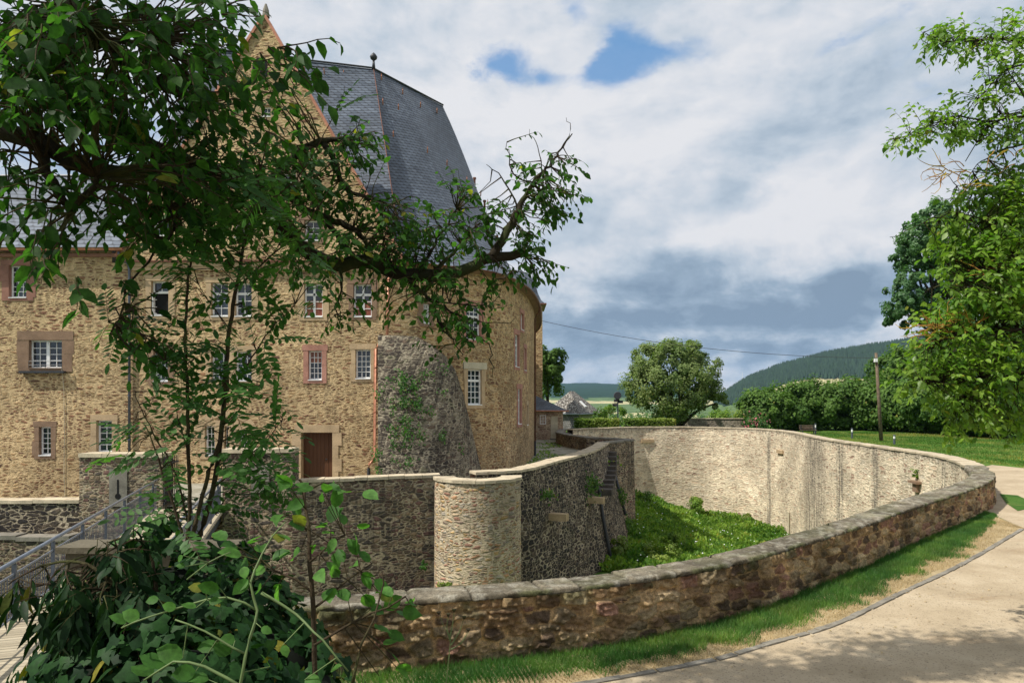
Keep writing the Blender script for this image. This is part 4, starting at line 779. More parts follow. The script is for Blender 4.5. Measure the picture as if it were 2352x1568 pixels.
def surround(parent, o, t, n, W, H, kind, depth=.24):
    t = np.array((*t, 0)); n = np.array((*n, 0)); up = np.array((0, 0, 1.)); b = MB(); mt = M['sand']; a = .20; rg = random.Random(int(abs(o[0] * 97 + o[2] * 31)))
    if kind in ('brownst', 'pinkst', 'redst'): mt = M[kind]
    if kind == 'roundbrown': mt = M['brownst']; a = .44
    if kind == 'redblocks': mt = M['redst']; a = .30
    X = lambda x0, x1, z0, z1, pr=.022: b.obox(o, t, n, up, (x0, x1), (-depth - .02 - pr * .3, pr), (z0, z1))
    pr = .022 + rg.uniform(-.012, .012)
    # jambs from stacked blocks so the outline is toothed
    nj = max(2, int(H / .5))
    for sd in (0, 1):
        if kind == 'paironly': continue
        for k in range(nj):
            z0 = H * k / nj; z1 = H * (k + 1) / nj - .008; wj = a + (rg.uniform(-.02, .10) if kind not in ('pinkst',) else .0)
            if kind == 'redblocks' and k == nj - 1: wj = a + .15
            X(-wj, 0, z0, z1, pr + rg.uniform(-.006, .006)) if sd == 0 else X(W, W + wj, z0, z1, pr + rg.uniform(-.006, .006))
    tp = .22 if kind != 'roundbrown' else .36; bt = .14
    X(-a - .05, W + a + .05, H + .004, H + tp + rg.uniform(0, .05), pr + .007); X(-a, W + a, -bt - rg.uniform(0, .03), -.004, pr + .009)
    s_ = b.build('surround', mt, parent)
    if kind == 'lintel': l = MB(); l.obox(o, t, n, up, (-.25, W + .3), (-.1, .04), (H + .01, H + .32)); l.build('lintel', M['palepl'], parent)
    if kind == 'roundbrown': l = MB(); l.obox(o, t, n, up, (-.3, W + .2), (0.02, .22), (-.22, -.13)); l.build('sill', M['iron'], parent); 
    sl_ = MB(); sl_.obox(o, t, n, up, (0, W), (-depth - .01, .05), (-.03, .004)); sl_.build('sill', M['white'] if kind != 'roundbrown' else M['brownst'], parent)
for (s0, s1, z0, z1, st, su, gl_) in wins:
    p = wpt(s0); t = wpt(s1) - p; W = np.linalg.norm(t); t = t / W; n = np.array((t[1], -t[0])); o = np.array((p[0], p[1], z0)); fr = win(castle, o, t, n, W, z1 - z0, st, gl_, .24 if s1 < SEAM else .16)
    surround(fr, o, t, n, W, z1 - z0, {'sandpair': 'sand', 'sandpair2': 'sand', 'arch': 'sand', 'sandblock': 'sand', None: 'sand'}.get(su, su), .24 if s1 < SEAM else .16)
for (a0_, a1_, z0, z1, st, su, gl_) in gw:
    o = np.array((a0_, gy_, z0)); fr = win(castle, o, (1, 0), (0, -1), a1_ - a0_, z1 - z0, st, gl_); surround(fr, o, (1, 0), (0, -1), a1_ - a0_, z1 - z0, su)
# arch over the triple ground-floor window and the iron grille under it
b = MB(); xc = P(518, 0, 31)[0]; zc = P(0, 990, 31)[2]
for k in range(9):
    t0_, t1_ = math.pi * (k + .04) / 9, math.pi * (k + .96) / 9; v = []
    for yy in (30.96, 31.02):
        for (r_, t_k) in ((1.02, t0_), (1.38, t0_), (1.38, t1_), (1.02, t1_)): v.append((xc + r_ * math.cos(t_k), yy, zc + .62 * r_ * math.sin(t_k)))
    b.add(v, [(0, 1, 2, 3), (7, 6, 5, 4), (0, 4, 5, 1), (1, 5, 6, 2), (2, 6, 7, 3), (3, 7, 4, 0)])
b.build('window_arch', M['sand'], castle)
# doors
def door_at(sp, mname, dm, su=.26):
    s0, s1, z0, z1 = sp; p = wpt(s0); W = s1 - s0; o = np.array((p[0], p[1], z0)); H = z1 - z0
    b = MB(); b.obox(o, (1, 0, 0), (0, -1, 0), (0, 0, 1), (0, W * .82), (-.42, -.36), (0, H)); b.obox(o, (1, 0, 0), (0, -1, 0), (0, 0, 1), (W * .83, W), (-.42, -.35), (0, H)); d_ = b.build(mname, dm, castle)
    b = MB()
    for sd in (0, 1):
        for k in range(4):
            wj = su + (.14 if k % 2 else .0); z0_, z1_ = H * k / 4, H * (k + 1) / 4 - .01
            b.obox(o, (1, 0, 0), (0, -1, 0), (0, 0, 1), (-wj, 0) if sd == 0 else (W, W + wj), (-.42, .03), (z0_, z1_))
    b.obox(o, (1, 0, 0), (0, -1, 0), (0, 0, 1), (-su - .03, W + su + .03), (-.42, .035), (H + .005, H + .34)); b.build('door_surround', M['sand'], d_)
    b = MB(); b.tube([o + (W * .72, .33, 1.05), o + (W * .78, .33, 1.05)], .02, 6); b.build('door_handle', M['iron'], d_)
door_at(door, 'door', M['door'])
# cornice and gutters
b = MB(); b.box(P(300, 0, 31)[0], -5.2, 30.86, 31.02, ZE - .18, ZE - .0); b.box(P(300, 0, 31)[0], -5.2, 30.90, 31.02, ZE - .34, ZE - .185); b.build('cornice', M['sand'], castle)
b = MB(); b.box(P(292, 0, 31)[0], -5.1, 30.76, 31.05, ZE + .003, ZE + .07); b.build('cornice_flashing', M['copperdk'], castle)
b = MB(); b.box(-30, P(290, 0, 31)[0], 30.9, 31.02, ZL - .25, ZL - .1); b.build('cornice', M['redst'], castle)
def gutter(pts, name='gutter', mt='copper', r=.075):
    b = MB(); pts = np.array(pts); k = len(pts); V = []
    nn2 = normals2(pts[:, :2])
    for i in range(k):
        for a in np.linspace(math.pi, 2 * math.pi, 7): V.append((pts[i][0] + nn2[i][0] * r * math.cos(a) * -1, pts[i][1] + nn2[i][1] * r * math.cos(a) * -1, pts[i][2] + r * math.sin(a)))
    Fc = [(i * 7 + j, (i + 1) * 7 + j, (i + 1) * 7 + j + 1, i * 7 + j + 1) for i in range(k - 1) for j in range(6)]; b.add(V, Fc); return b.build(name, M[mt], castle)
gutter([(-30, 30.62, ZL + .05), (P(293, 0, 31)[0], 30.62, ZL + .05)], r=.10)
# roofs
def ruled(b, low, high, k=8, flare=.0):
    """sheet between lower and upper 3-D polylines (same count), uv metres; flare bends the foot outward"""
    low = np.array(low, float); high = np.array(high, float); n = len(low); u = arclen(low[:, :2]); V = []; uv = []
    for j in range(k + 1):
        f = j / k; fz = f - flare * math.sin(math.pi * f) * (1 - f) * .8
        for i in range(n):
            p = low[i] * (1 - f) + high[i] * f; p[2] = low[i][2] * (1 - fz) + high[i][2] * fz; V.append(p)
    V = np.array(V).reshape(k + 1, n, 3); vv = np.zeros((k + 1, n)); vv[1:] = np.cumsum(np.linalg.norm(np.diff(V, axis=0), axis=2), 0)
    # horizontal courses: v from height, u from a fixed horizontal direction
    hd = (low[-1] - low[0])[:2]; hd = hd / (np.linalg.norm(hd) + 1e-9)
    for j in range(k + 1):
        for i in range(n): uv.append((V[j, i, :2] @ hd if n < 5 else u[i] * (1 - .45 * j / k), (V[j, i, 2]) * 1.12))
    Fc = [(j * n + i, j * n + i + 1, (j + 1) * n + i + 1, (j + 1) * n + i) for j in range(k) for i in range(n - 1)]; b.add(V.reshape(-1, 3), Fc, uv)
RZ = 17.4; Fp = np.array((-7.32, 38.0, RZ)); Ep = np.array((-4.1, 42.8, RZ)); Lp = np.array((-15.6, 35.7, RZ)); hipb = np.array((-4.75, 31.1, ZE + .12))
b = MB(); ruled(b, [(-17.3, 31.3, ZE + .1), (-12, 31.25, ZE + .1), hipb], [Lp, (Lp + Fp) / 2 , Fp], 6); b.build('main_roof', M['slate'], castle)
lowB = []; ps = [s for s in np.arange(SEAM + .15, SL - 4, .5)]
for s in ps:
    p = wpt(s); t = wtan(s); n = np.array((t[1], -t[0])); p = p + n * .34; lowB.append((p[0], p[1], ZE + .06))
lowB = np.array([tuple(hipb)] + lowB); u = arclen(lowB[:, :2]); u /= u[-1]
E2 = np.array((-6.5, 56.0, RZ)); hiB = np.array([Fp + (Ep - Fp) * min(1, x / .42) + (E2 - Ep) * max(0, (x - .42) / .58) for x in u])
b = MB(); ruled(b, lowB, hiB, 14, .26); b.build('round_roof', M['slate'], castle)
b = MB(); b.add([Lp, Fp, Ep, E2, (-8, 62, ZE), (-17, 50, ZE), (-17.3, 40, ZE), (-17.3, 31.3, ZE + .1)], [(1, 0, 6, 5), (2, 1, 5, 4), (3, 2, 4), (0, 7, 6)], [(0, 0)] * 8); b.build('rear_roof', M['slate'], castle)
gutter(np.column_stack([np.array([wpt(s) + np.array((wtan(s)[1], -wtan(s)[0])) * .42 for s in np.arange(SEAM, SL - 4, .5)]), np.full(len(np.arange(SEAM, SL - 4, .5)), ZE + .02)]), mt='copperdk')
b = MB(); sof = [(s, wpt(s), np.array((wtan(s)[1], -wtan(s)[0]))) for s in np.arange(SEAM, SL - 4, .5)]; nn = len(sof)
b.add([(*(p), ZE - .12) for s, p, n in sof] + [(*(p + n * .34), ZE + .0) for s, p, n in sof], [(i, nn + i, nn + i + 1, i + 1) for i in range(nn - 1)]); b.build('eave_board', M['brownst'], castle)
for A_, B_, mt, rad in ((Fp, hipb, 'copperdk', .02), (Lp, Fp, 'iron', .05), (Fp, Ep, 'iron', .05)):
    b = MB(); b.tube([A_ + (0, -.02, .04), B_ + (0, -.02, .06)], rad, 6); b.build('ridge_cap', M[mt], castle)
b = MB(); b.tube([Fp + (0, 0, 0), Fp + (0, 0, .5)], [.10, .05], 8)
for k in range(6): pass
b.tube([Fp + (0, 0, .45), Fp + (0, 0, .55), Fp + (0, 0, .66), Fp + (0, 0, .78), Fp + (0, 0, .88)], [.05, .17, .20, .12, .02], 10); b.build('roof_finial', M['iron'], castle, True)
rg = random.Random(2)
def roofpt(f, g):
    i = g * (len(lowB) - 1); a = int(i); return (lowB[a] * (1 - f) + hiB[a] * f)
for f, g in [(.96, .05), (.93, .14), (.90, .22), (.80, .03), (.80, .08), (.62, .04), (.58, .12), (.55, .18), (.52, .26), (.50, .33), (.48, .38), (.93, .33)]:
    p = roofpt(f, g); b = MB(); b.tube([p + (0, 0, -.05), p + (.02, -.16, .10), p + (.02, -.16, .22)], [.035, .03, .02], 5); b.build('roof_hook', M['copper'], castle)
for x, y, Y in ((700, 157, 36.4), (745, 163, 37), (790, 168, 37.5)):
    p = P(x, y, Y) ; b = MB(); b.tube([p + (0, .1, -.2), p + (0, -.1, .0), p + (0, -.1, .12)], [.035, .03, .02], 5); b.build('roof_hook', M['copper'], castle)
for x, y0, y1, Y in ((1090, 410, 440, 47), (1113, 462, 500, 47.5), (1141, 543, 570, 48)):
    b = MB(); b.tube([P(x, y1 + 12, Y), P(x, y0, Y)], .07, 8); b.tube([P(x, y0 + 2, Y), P(x, y0 - 2, Y)], .11, 8); b.build('vent_pipe', M['copperdk'], castle)
# left wing roof
zl = 10.9; b = MB(); ruled(b, [(-31, 30.62, ZL + .1), (-22, 30.62, ZL + .1), (P(293, 0, 30.9)[0], 30.62, ZL + .1)], [(-31, 35.3, zl), (-23.0, 35.3, zl), (-15.0, 35.3, zl)], 4); b.build('wing_roof', M['slate_sheen'], castle)
b = MB(); b.tube([(-31, 35.3, zl + .03), (-15.2, 35.3, zl + .03)], .06, 6); b.build('ridge_cap', M['iron'], castle)
b = MB(); b.add([(-31, 35.3, zl), (-15, 35.3, zl), (-15, 40, ZL), (-31, 40, ZL)], [(0, 1, 2, 3)]); b.build('rear_roof', M['slate'], castle)
# downpipes
def pipe(l, r, mt, lab=None):
    b = MB(); b.tube(l, r, 10); o = b.build('downpipe', M[mt], castle, True)
    if lab: o['label'] = lab
    for z in np.arange(l[-1][2] + .5, l[0][2], 1.9):
        for i in range(len(l) - 1):
            a, c = np.array(l[i]), np.array(l[i + 1])
            if (a[2] - z) * (c[2] - z) <= 0 and abs(a[2] - c[2]) > .3: f = (z - a[2]) / (c[2] - a[2]); p = a + (c - a) * f; o2 = MB(); o2.tube([p + (0, 0, .025), p - (0, 0, .025)], r * 1.35, 8); o2.build('pipe_clip', M[mt], o)
fx = lambda x, y, off=.1: P(x, y, 31 - off)
pipe([fx(272, 578, .35), fx(275, 592, .30), fx(294, 605), fx(297, 620), fx(297, 1036)], .055, 'galvdk', 'dark grey downpipe')
pipe([(-5.28, 30.9, ZE - .2), fx(889, 775, .12) , fx(886, 786, .14), fx(868, 793, .14), fx(862, 802, .14), fx(860, 1045, .14), fx(857, 1058, .2), fx(848, 1066, .2), fx(847, 1075, .2)], .06, 'copper', 'bright copper downpipe')
b = MB(); b.tube([fx(847, 1074, .2), fx(847, 1100, .2)], .07, 8); b.build('pipe_boot', M['iron'], castle)
def sidepipe(xd, top):
    s = s_at(xd); p = wpt(s); t = wtan(s); n = np.array((t[1], -t[0])); a = p + n * .42; c = p + n * .11
    pipe([(*a, ZE - .05), (*a, ZE - .2), (*c, ZE - .75), (*c, GZ + .9)], .055, 'copperdk'); b = MB(); b.tube([(*c, GZ + .95), (*c, GZ - .1)], .065, 8); b.build('pipe_boot', M['iron'], castle)
sidepipe(1225, 0); sidepipe(1231.0, 0)
# cable hanging down the left wing
b = MB(); b.tube([fx(142, 845, .03), fx(147, 900, .03), fx(148, 1000, .03), fx(147, 1090, .03), fx(149, 1140, .03)], .012, 5); b.build('cable', M['palepl'], castle)
b = MB()
for z in (.12, .28): b.tube([P(66, 0, 30.8) * (1, 1, 0) + (0, 0, P(0, 845, 31)[2] + z), P(142, 0, 30.8) * (1, 1, 0) + (0, 0, P(0, 845, 31)[2] + z)], .012, 5)
for x in (66, 104, 142): b.tube([P(x, 845, 30.8), P(x, 838, 30.8) + (0, 0, .2)], .012, 5)
b.build('window_rail', M['iron'], castle)
# buttress
lev = []  # z, right x, depth
for z, xr, dp in ((-4.0, -1.25, 2.9), (-3.6, -1.35, 2.8), (-2.5, -1.6, 2.5), (-1.2, -1.88, 2.1), (.2, -2.2, 1.65), (1.3, -2.55, 1.2), (1.9, -2.95, .9), (2.35, -3.5, .62), (2.7, -4.1, .35)):
    xl = -.1867 * (31.0 - dp); row = []
    yl = 31.15 ; yr = float(wpt(s_at(CX + F * min(xr, -1.3) / 32.5))[1]) + .15
    cx2 = xl + .15; rowp = [(-5.75, yl), (-.1867 * (31 - dp * .5), 31.0 - dp * .5), (xl, 31.0 - dp)]
    for a in np.linspace(0, 1, 12)[1:]:
        X = xl + (xr - xl) * math.sin(a * math.pi / 2) ** .9; Yv = (31.0 - dp) + (yr - 31.0 + dp) * (1 - math.cos(a * math.pi / 2)) ** .95; rowp.append((X, Yv))
    lev.append([(px, py, z) for px, py in rowp])
b = MB(); n = len(lev[0]); V = []; uv = []
for row in lev:
    u = arclen(np.array(row)[:, :2])
    for i, p in enumerate(row): V.append(p); uv.append((u[i] , p[2]))
Fc = [(k * n + i, k * n + i + 1, (k + 1) * n + i + 1, (k + 1) * n + i) for k in range(len(lev) - 1) for i in range(n - 1)]
b.add(V, Fc, uv); b.add(lev[-1], [tuple(range(n))], [(p[0], p[1]) for p in lev[-1]]); o = b.build('buttress', M['buttress'], castle); o['label'] = 'grey battered buttress patched with weeds'
BUTT = lev
# ---------------------------------------------------------------- tower behind
tw = thing('stair_tower', 'square rubble tower with bell-shaped slate cap rising behind the castle roof', 'tower', (.3, 72.5, GZ))
b = MB(); ubox(b, -2.4, 2.97, 70, 75, GZ - 1, 9.2); b.build('masonry', M['round'], tw)
b = MB(); pf = [(3.0, 9.22), (2.55, 9.7), (2.25, 10.4), (2.08, 11.1), (1.85, 11.8), (1.35, 12.4), (.7, 12.8), (.15, 12.95)]; V = []; uv = []; sq = lambda a: 1 / max(abs(math.cos(a)), abs(math.sin(a)))
for r, z in pf:
    for k in range(24):
        a = 2 * math.pi * (k + .5) / 24; rr_ = r * min(sq(a), 1.25 + .1 * (r / 3)); V.append((.3 + rr_ * math.cos(a), 72.6 + rr_ * math.sin(a), z)); uv.append((k * .8, z * 1.6))
b.add(V, [(j * 24 + k, j * 24 + (k + 1) % 24, (j + 1) * 24 + (k + 1) % 24, (j + 1) * 24 + k) for j in range(len(pf) - 1) for k in range(24)], uv); b.build('bell_roof', M['slate'], tw)
b = MB(); b.box(-2.75, 3.35, 69.6, 75.4, 9.12, 9.25); b.build('eave_gutter', M['copperdk'], tw)
# ---------------------------------------------------------------- annex
an = thing('annex', 'small stone outbuilding with hipped slate roof and walled-up doorway beside the castle corner', 'building', (3, 64, GZ))
za = P(0, 943, 64)[2]; xa0, xa1 = 1.0, P(1293, 0, 64)[0]
b = MB(); ubox(b, xa0, xa1, 64, 69, GZ - .3, za); b.build('masonry', M['annex'], an)
b = MB(); ap = (xa0 - .2, 66.6, P(0, 892, 66.6)[2]); e_ = .45; r4 = [(xa0 - 2, 64 - e_, za), (xa1 + e_, 64 - e_, za), (xa1 + e_, 69 + e_, za), (xa0 - 2, 69 + e_, za)]
for k, f in enumerate([(0, 1), (1, 2), (2, 3), (3, 0)]):
    A_, B_ = r4[f[0]], r4[f[1]]; L_ = math.dist(A_, B_); b.add([A_, B_, ap], [(0, 1, 2)], [(0, 0), (L_, 0), (L_ * .4, 3.4)])
b.build('roof', M['slate'], an)
b = MB(); b.tube([(xa0 - .5, 64 - e_ - .03, za - .01), (xa1 + e_ + .05, 64 - e_ - .03, za - .01)], .06, 6); b.build('gutter', M['copper'], an)
wf = win(an, np.array((P(1240, 0, 64)[0], 64, P(0, 974, 64)[2])), (1, 0), (0, -1), .55, .82, 'g33', 'glass', .02)
b = MB(); b.box(P(1265, 0, 64)[0], P(1281, 0, 64)[0], 63.97, 64.02, GZ + .05, P(0, 956, 64)[2]); b.build('blocked_doorway', M['palepl'], an)
b = MB(); b.box(P(1263, 0, 64)[0], P(1285, 0, 64)[0], 63.5, 64.0, GZ - .1, GZ + .12); b.build('step', M['greyst'], an)
# ---------------------------------------------------------------- house
hs = thing('house', 'pale house with mossy grey hipped roof and skylight beyond the moat wall', 'house', (8, 87, -6))
c1 = np.array((7.78, 83.5)); cl = np.array((4.6, 88)); cr = np.array((10.3, 89)); cb = cl + cr - c1; ze = -1.65
b = MB()
for A_, B_ in ((cl, c1),): b.add([(*A_, -7), (*B_, -7), (*B_, ze), (*A_, ze)], [(0, 1, 2, 3)], [(0, 0), (5.5, 0), (5.5, 5), (0, 5)])
b.build('slate_wall', M['shingle'], hs); b = MB()
for A_, B_ in ((c1, cr), (cr, cb), (cb, cl)): b.add([(*A_, -7), (*B_, -7), (*B_, ze), (*A_, ze)], [(0, 1, 2, 3)])
b.build('rendered_wall', M['palepl'], hs)
ctr = (c1 + cb) / 2; ex = lambda p: p + (p - ctr) / np.linalg.norm(p - ctr) * .75; R1 = np.array((*(ctr * .72 + (cl + c1) / 2 * .28), .92)); R2 = np.array((*(ctr * .8 + (cr + cb) / 2 * .2), .92))
b = MB(); E_ = [np.array((*ex(p), ze - .1)) for p in (cl, c1, cr, cb)]
b.add([E_[0], E_[1], R1], [(0, 1, 2)], [(0, 0), (6, 0), (3, 4)]); b.add([E_[1], E_[2], R2, R1], [(0, 1, 2, 3)], [(0, 0), (7, 0), (4.5, 4), (3, 4)]); b.add([E_[2], E_[3], R2], [(0, 1, 2)], [(0, 0), (6, 0), (3, 4)]); b.add([E_[3], E_[0], R1, R2], [(0, 1, 2, 3)], [(0, 0), (7, 0), (4.5, 4), (3, 4)]); b.build('roof', M['slateold'], hs)
b = MB()
for A_, B_ in ((E_[0], E_[1]), (E_[1], E_[2])): b.tube([A_ + (0, 0, -.06), B_ + (0, 0, -.06)], .08, 6)
b.build('gutter', M['galv'], hs)
mid_ = (E_[1] * .35 + E_[2] * .35 + R1 * .15 + R2 * .15); nrm_ = np.cross(E_[2] - E_[1], R1 - E_[1]); nrm_ /= np.linalg.norm(nrm_); tt = (E_[2] - E_[1]) / np.linalg.norm(E_[2] - E_[1]); uu = np.cross(nrm_, tt)
b = MB(); b.obox(mid_, tt, uu, nrm_, (-.3, .3), (-.1, .9), (-.02, .08)); b.build('skylight', M['white'], hs)
# far low wall
fw_ = thing('parapet_wall', 'low grey parapet wall in the shade of the big tree beyond the moat', 'wall', (23, 84, GZ))
b = MB(); ubox(b, P(1565, 0, 84)[0], P(1757, 0, 84)[0], 84, 84.5, GZ - 2.5, P(0, 962, 84)[2]); b.build('masonry', M['cornerstone'], fw_)
b = MB(); b.box(P(1564, 0, 84)[0], P(1758, 0, 84)[0], 83.94, 84.56, P(0, 962, 84)[2], P(0, 962, 84)[2] + .1); b.build('coping', M['coping'], fw_)
# ---------------------------------------------------------------- street furniture
pl = thing('utility_pole', 'weathered wooden cable pole on the lawn in front of the dark shrubs', 'pole', (P(2024, 0, 62)[0], 62, GZ))
b = MB(); b.tube([P(2024, 1012, 62), P(2012, 810, 62)], [.16, .11], 10); b.build('post', M['pole'], pl, True)
b = MB(); p = P(2008, 822, 62); b.tube([p + (-.25, -.15, 0), p + (.15, -.1, 0)], .03, 6); b.build('bracket', M['iron'], pl); b = MB(); b.box(p[0] - .1, p[0] + .15, p[1] - .3, p[1] - .1, p[2] - .35, p[2] - .05); b.build('insulator_box', M['white'], pl)
A_ = np.array((2.97, 70.3, P(0, 737, 70.3)[2])); B_ = P(2004, 822, 62) + (-.3, -.1, 0); k = 40
pts = [A_ + (B_ - A_) * t + np.array((0, 0, -1.62 * 4 * t * (1 - t) * .5)) for t in np.linspace(0, 1, k)]
b = MB(); b.tube(pts, .022, 5); tag(b.build('overhead_cable', M['iron']), 'thin dark cable slung from the castle tower to the wooden pole', 'cable')
def bollard(x, y, Y, lab, hh=.78):
    X = (x - CX) / F * Y; t = thing('bollard_lamp', lab, 'bollard lamp', (X, Y, GZ), 'bollard lamps along the path')
    b = MB(); b.tube([(X, Y, GZ), (X, Y, GZ + hh * .62)], .085, 10); b.build('post', M['galvdk'], t)
    b = MB(); b.tube([(X, Y, GZ + hh * .62), (X, Y, GZ + hh * .88)], .075, 10); b.build('lens', M['white'], t)
    b = MB(); b.tube([(X, Y, GZ + hh * .88), (X, Y, GZ + hh)], .095, 10); b.build('cap', M['galvdk'], t)
bollard(2054, 0, 57, 'bollard lamp right of the wooden pole, nearest of the row'); bollard(1957, 0, 66, 'bollard lamp on the lawn left of the wooden pole', .95); bollard(1873, 0, 74, 'bollard lamp at the right end of the park bench', 1.1)
bollard(1425, 0, 70.5, 'small bollard lamp in the gap between the two clipped hedges', 1.0); bollard(1551, 0, 71, 'small bollard lamp at the right end of the second hedge', .95)
bn = thing('park_bench', 'dark slatted park bench on the lawn behind the far moat wall', 'bench', (P(1855, 0, 73)[0], 73, GZ)); X = P(1855, 0, 73)[0]
b = MB(); [b.box(X - .8, X + .8, 72.6 + .13 * k, 72.7 + .13 * k, GZ + .45, GZ + .49) for k in range(4)]; b.build('seat', M['pole'], bn)
b = MB(); [b.box(X - .8, X + .8, 73.12, 73.16, GZ + .58 + .14 * k, GZ + .68 + .14 * k) for k in range(3)]; b.build('backrest', M['pole'], bn)
for sx_ in (-.65, .65):
    b = MB(); b.box(X + sx_ - .04, X + sx_ + .04, 72.6, 72.66, GZ, GZ + .45); b.box(X + sx_ - .04, X + sx_ + .04, 73.08, 73.12, GZ, GZ + 1.0); b.box(X + sx_ - .04, X + sx_ + .04, 72.66, 73.08, GZ + .38, GZ + .44); b.build('leg', M['iron'], bn)
ms = thing('floodlight_mast', 'slim steel mast with three floodlights rising behind the clipped hedge', 'floodlight mast', (P(1419, 0, 76)[0], 76, GZ)); X = P(1419, 0, 76)[0]; zf = lambda y: P(0, y, 76)[2]
b = MB(); b.tube([(X, 76, GZ - 1), (X, 76, zf(905))], .07, 8); b.build('pole', M['galv'], ms)
b = MB(); b.tube([(X - .05, 75.9, zf(908)), (X - .08, 75.5, zf(908))], [.42, .38], 14); b.build('floodlight', M['iron'], ms)
for dx_, y in ((-.15, 919), (-.3, 929), (.22, 922)):
    b = MB(); b.obox((X + dx_, 75.8, zf(y)), (1, 0, 0), (0, 1, 0), (0, 0, 1), (-.28, .28), (-.15, .15), (-.17, .12)); b.build('floodlight', M['iron'], ms)
b = MB(); b.tube([(X - .4, 76, zf(925)), (X + .35, 76, zf(925))], .03, 6); b.build('cross_arm', M['galv'], ms)
tm = thing('transmitter_mast', 'thin white transmitter mast on the wooded ridge', 'mast', (P(1705, 0, 2600)[0], 2600, 60)); mx, my = P(1705, 0, 2590)[:2]; mz = float(terrain_z(np.array(mx), np.array(my))); p0 = np.array((mx, my, mz)); p1 = np.array((mx, my, mz + 62)); tm.location = p0; ORG[tm.name] = p0
b = MB(); b.tube([p0, p1], [1.0, .5], 5); b.build('lattice', M['white'], tm)
# ---------------------------------------------------------------- foliage tools
OVAL = (np.array([(0, 0, 0), (.27, .28, .05), (.25, .62, .03), (0, 1, -.10), (-.25, .62, .03), (-.27, .28, .05), (0, .5, -.03)]), [(0, 1, 2, 6), (6, 2, 3, 4), (0, 6, 4, 5)])
LANCE = (np.array([(0, 0, 0), (.12, .28, .03), (.11, .62, .01), (0, 1, -.16), (-.11, .62, .01), (-.12, .28, .03), (0, .5, -.03)]), OVAL[1])
LFT = (np.array([(0, 0, 0), (.22, .35, .02), (.19, .75, .01), (0, 1, -.03), (-.19, .75, .01), (-.22, .35, .02), (0, .5, -.02)]), OVAL[1])
DIA = (np.array([(0, -.5, 0), (.42, .05, .10), (0, .5, -.06), (-.42, -.02, .10)]), [(0, 1, 2, 3)])
IVY = (np.array([(0, 0, 0), (.38, -.08, -.03), (.50, .28, -.06), (.24, .42, .02), (.22, .62, 0), (0, 1, -.08), (-.22, .62, 0), (-.24, .42, .02), (-.50, .28, -.06), (-.38, -.08, -.03), (0, .45, .04)]), [(0, 1, 2, 3), (0, 3, 10, 7), (0, 7, 8, 9), (10, 3, 4, 5), (10, 5, 6, 7)])
def unit(v): return v / (np.linalg.norm(v, axis=-1, keepdims=True) + 1e-9)
class Leaves:
    def __init__(s, seed=0): s.p = []; s.d = []; s.n = []; s.s = []; s.r = []; s.rng = np.random.default_rng(seed)
    def add(s, p, d, n, size, r=None):
        p = np.atleast_2d(p); k = len(p); s.p.append(p); s.d.append(np.broadcast_to(d, (k, 3))); s.n.append(np.broadcast_to(n, (k, 3))); s.s.append(np.broadcast_to(size, (k,)).astype(float)); s.r.append(s.rng.random(k) if r is None else np.broadcast_to(r, (k,)).astype(float))
    def build(s, name, tpl, mat, parent):
        T, Fc = tpl; p = np.vstack(s.p); d = unit(np.vstack(s.d)); n = np.vstack(s.n); sz = np.concatenate(s.s); r = np.concatenate(s.r)
        n = unit(n - d * np.sum(n * d, 1)[:, None]); sd = np.cross(d, n)
        wv = s.rng.uniform(.85, 1.15, len(p)) * sz
        V = p[:, None] + sd[:, None] * (T[None, :, 0:1] * wv[:, None, None]) + d[:, None] * (T[None, :, 1:2] * sz[:, None, None]) + n[:, None] * (T[None, :, 2:3] * sz[:, None, None] * s.rng.uniform(.5, 2, len(p))[:, None, None])
        k = len(T); FQ = (np.array(Fc)[None] + (np.arange(len(p)) * k)[:, None, None]).reshape(-1, 4)
        return npmesh(name, V.reshape(-1, 3), FQ, mat, parent, attrs={'rnd': np.repeat(np.clip(r, 0, 1), k)})
def poly3(l, j=.0, rng=None):
    pts = [P(*q_) for q_ in l]; c = catmull(pts, max(.04, np.mean([np.linalg.norm(np.subtract(pts[i + 1], pts[i])) for i in range(len(pts) - 1)]) / 6))
    if j: c = c + rng.normal(0, j, c.shape) * np.linspace(0.2, 1, len(c))[:, None]
    return c
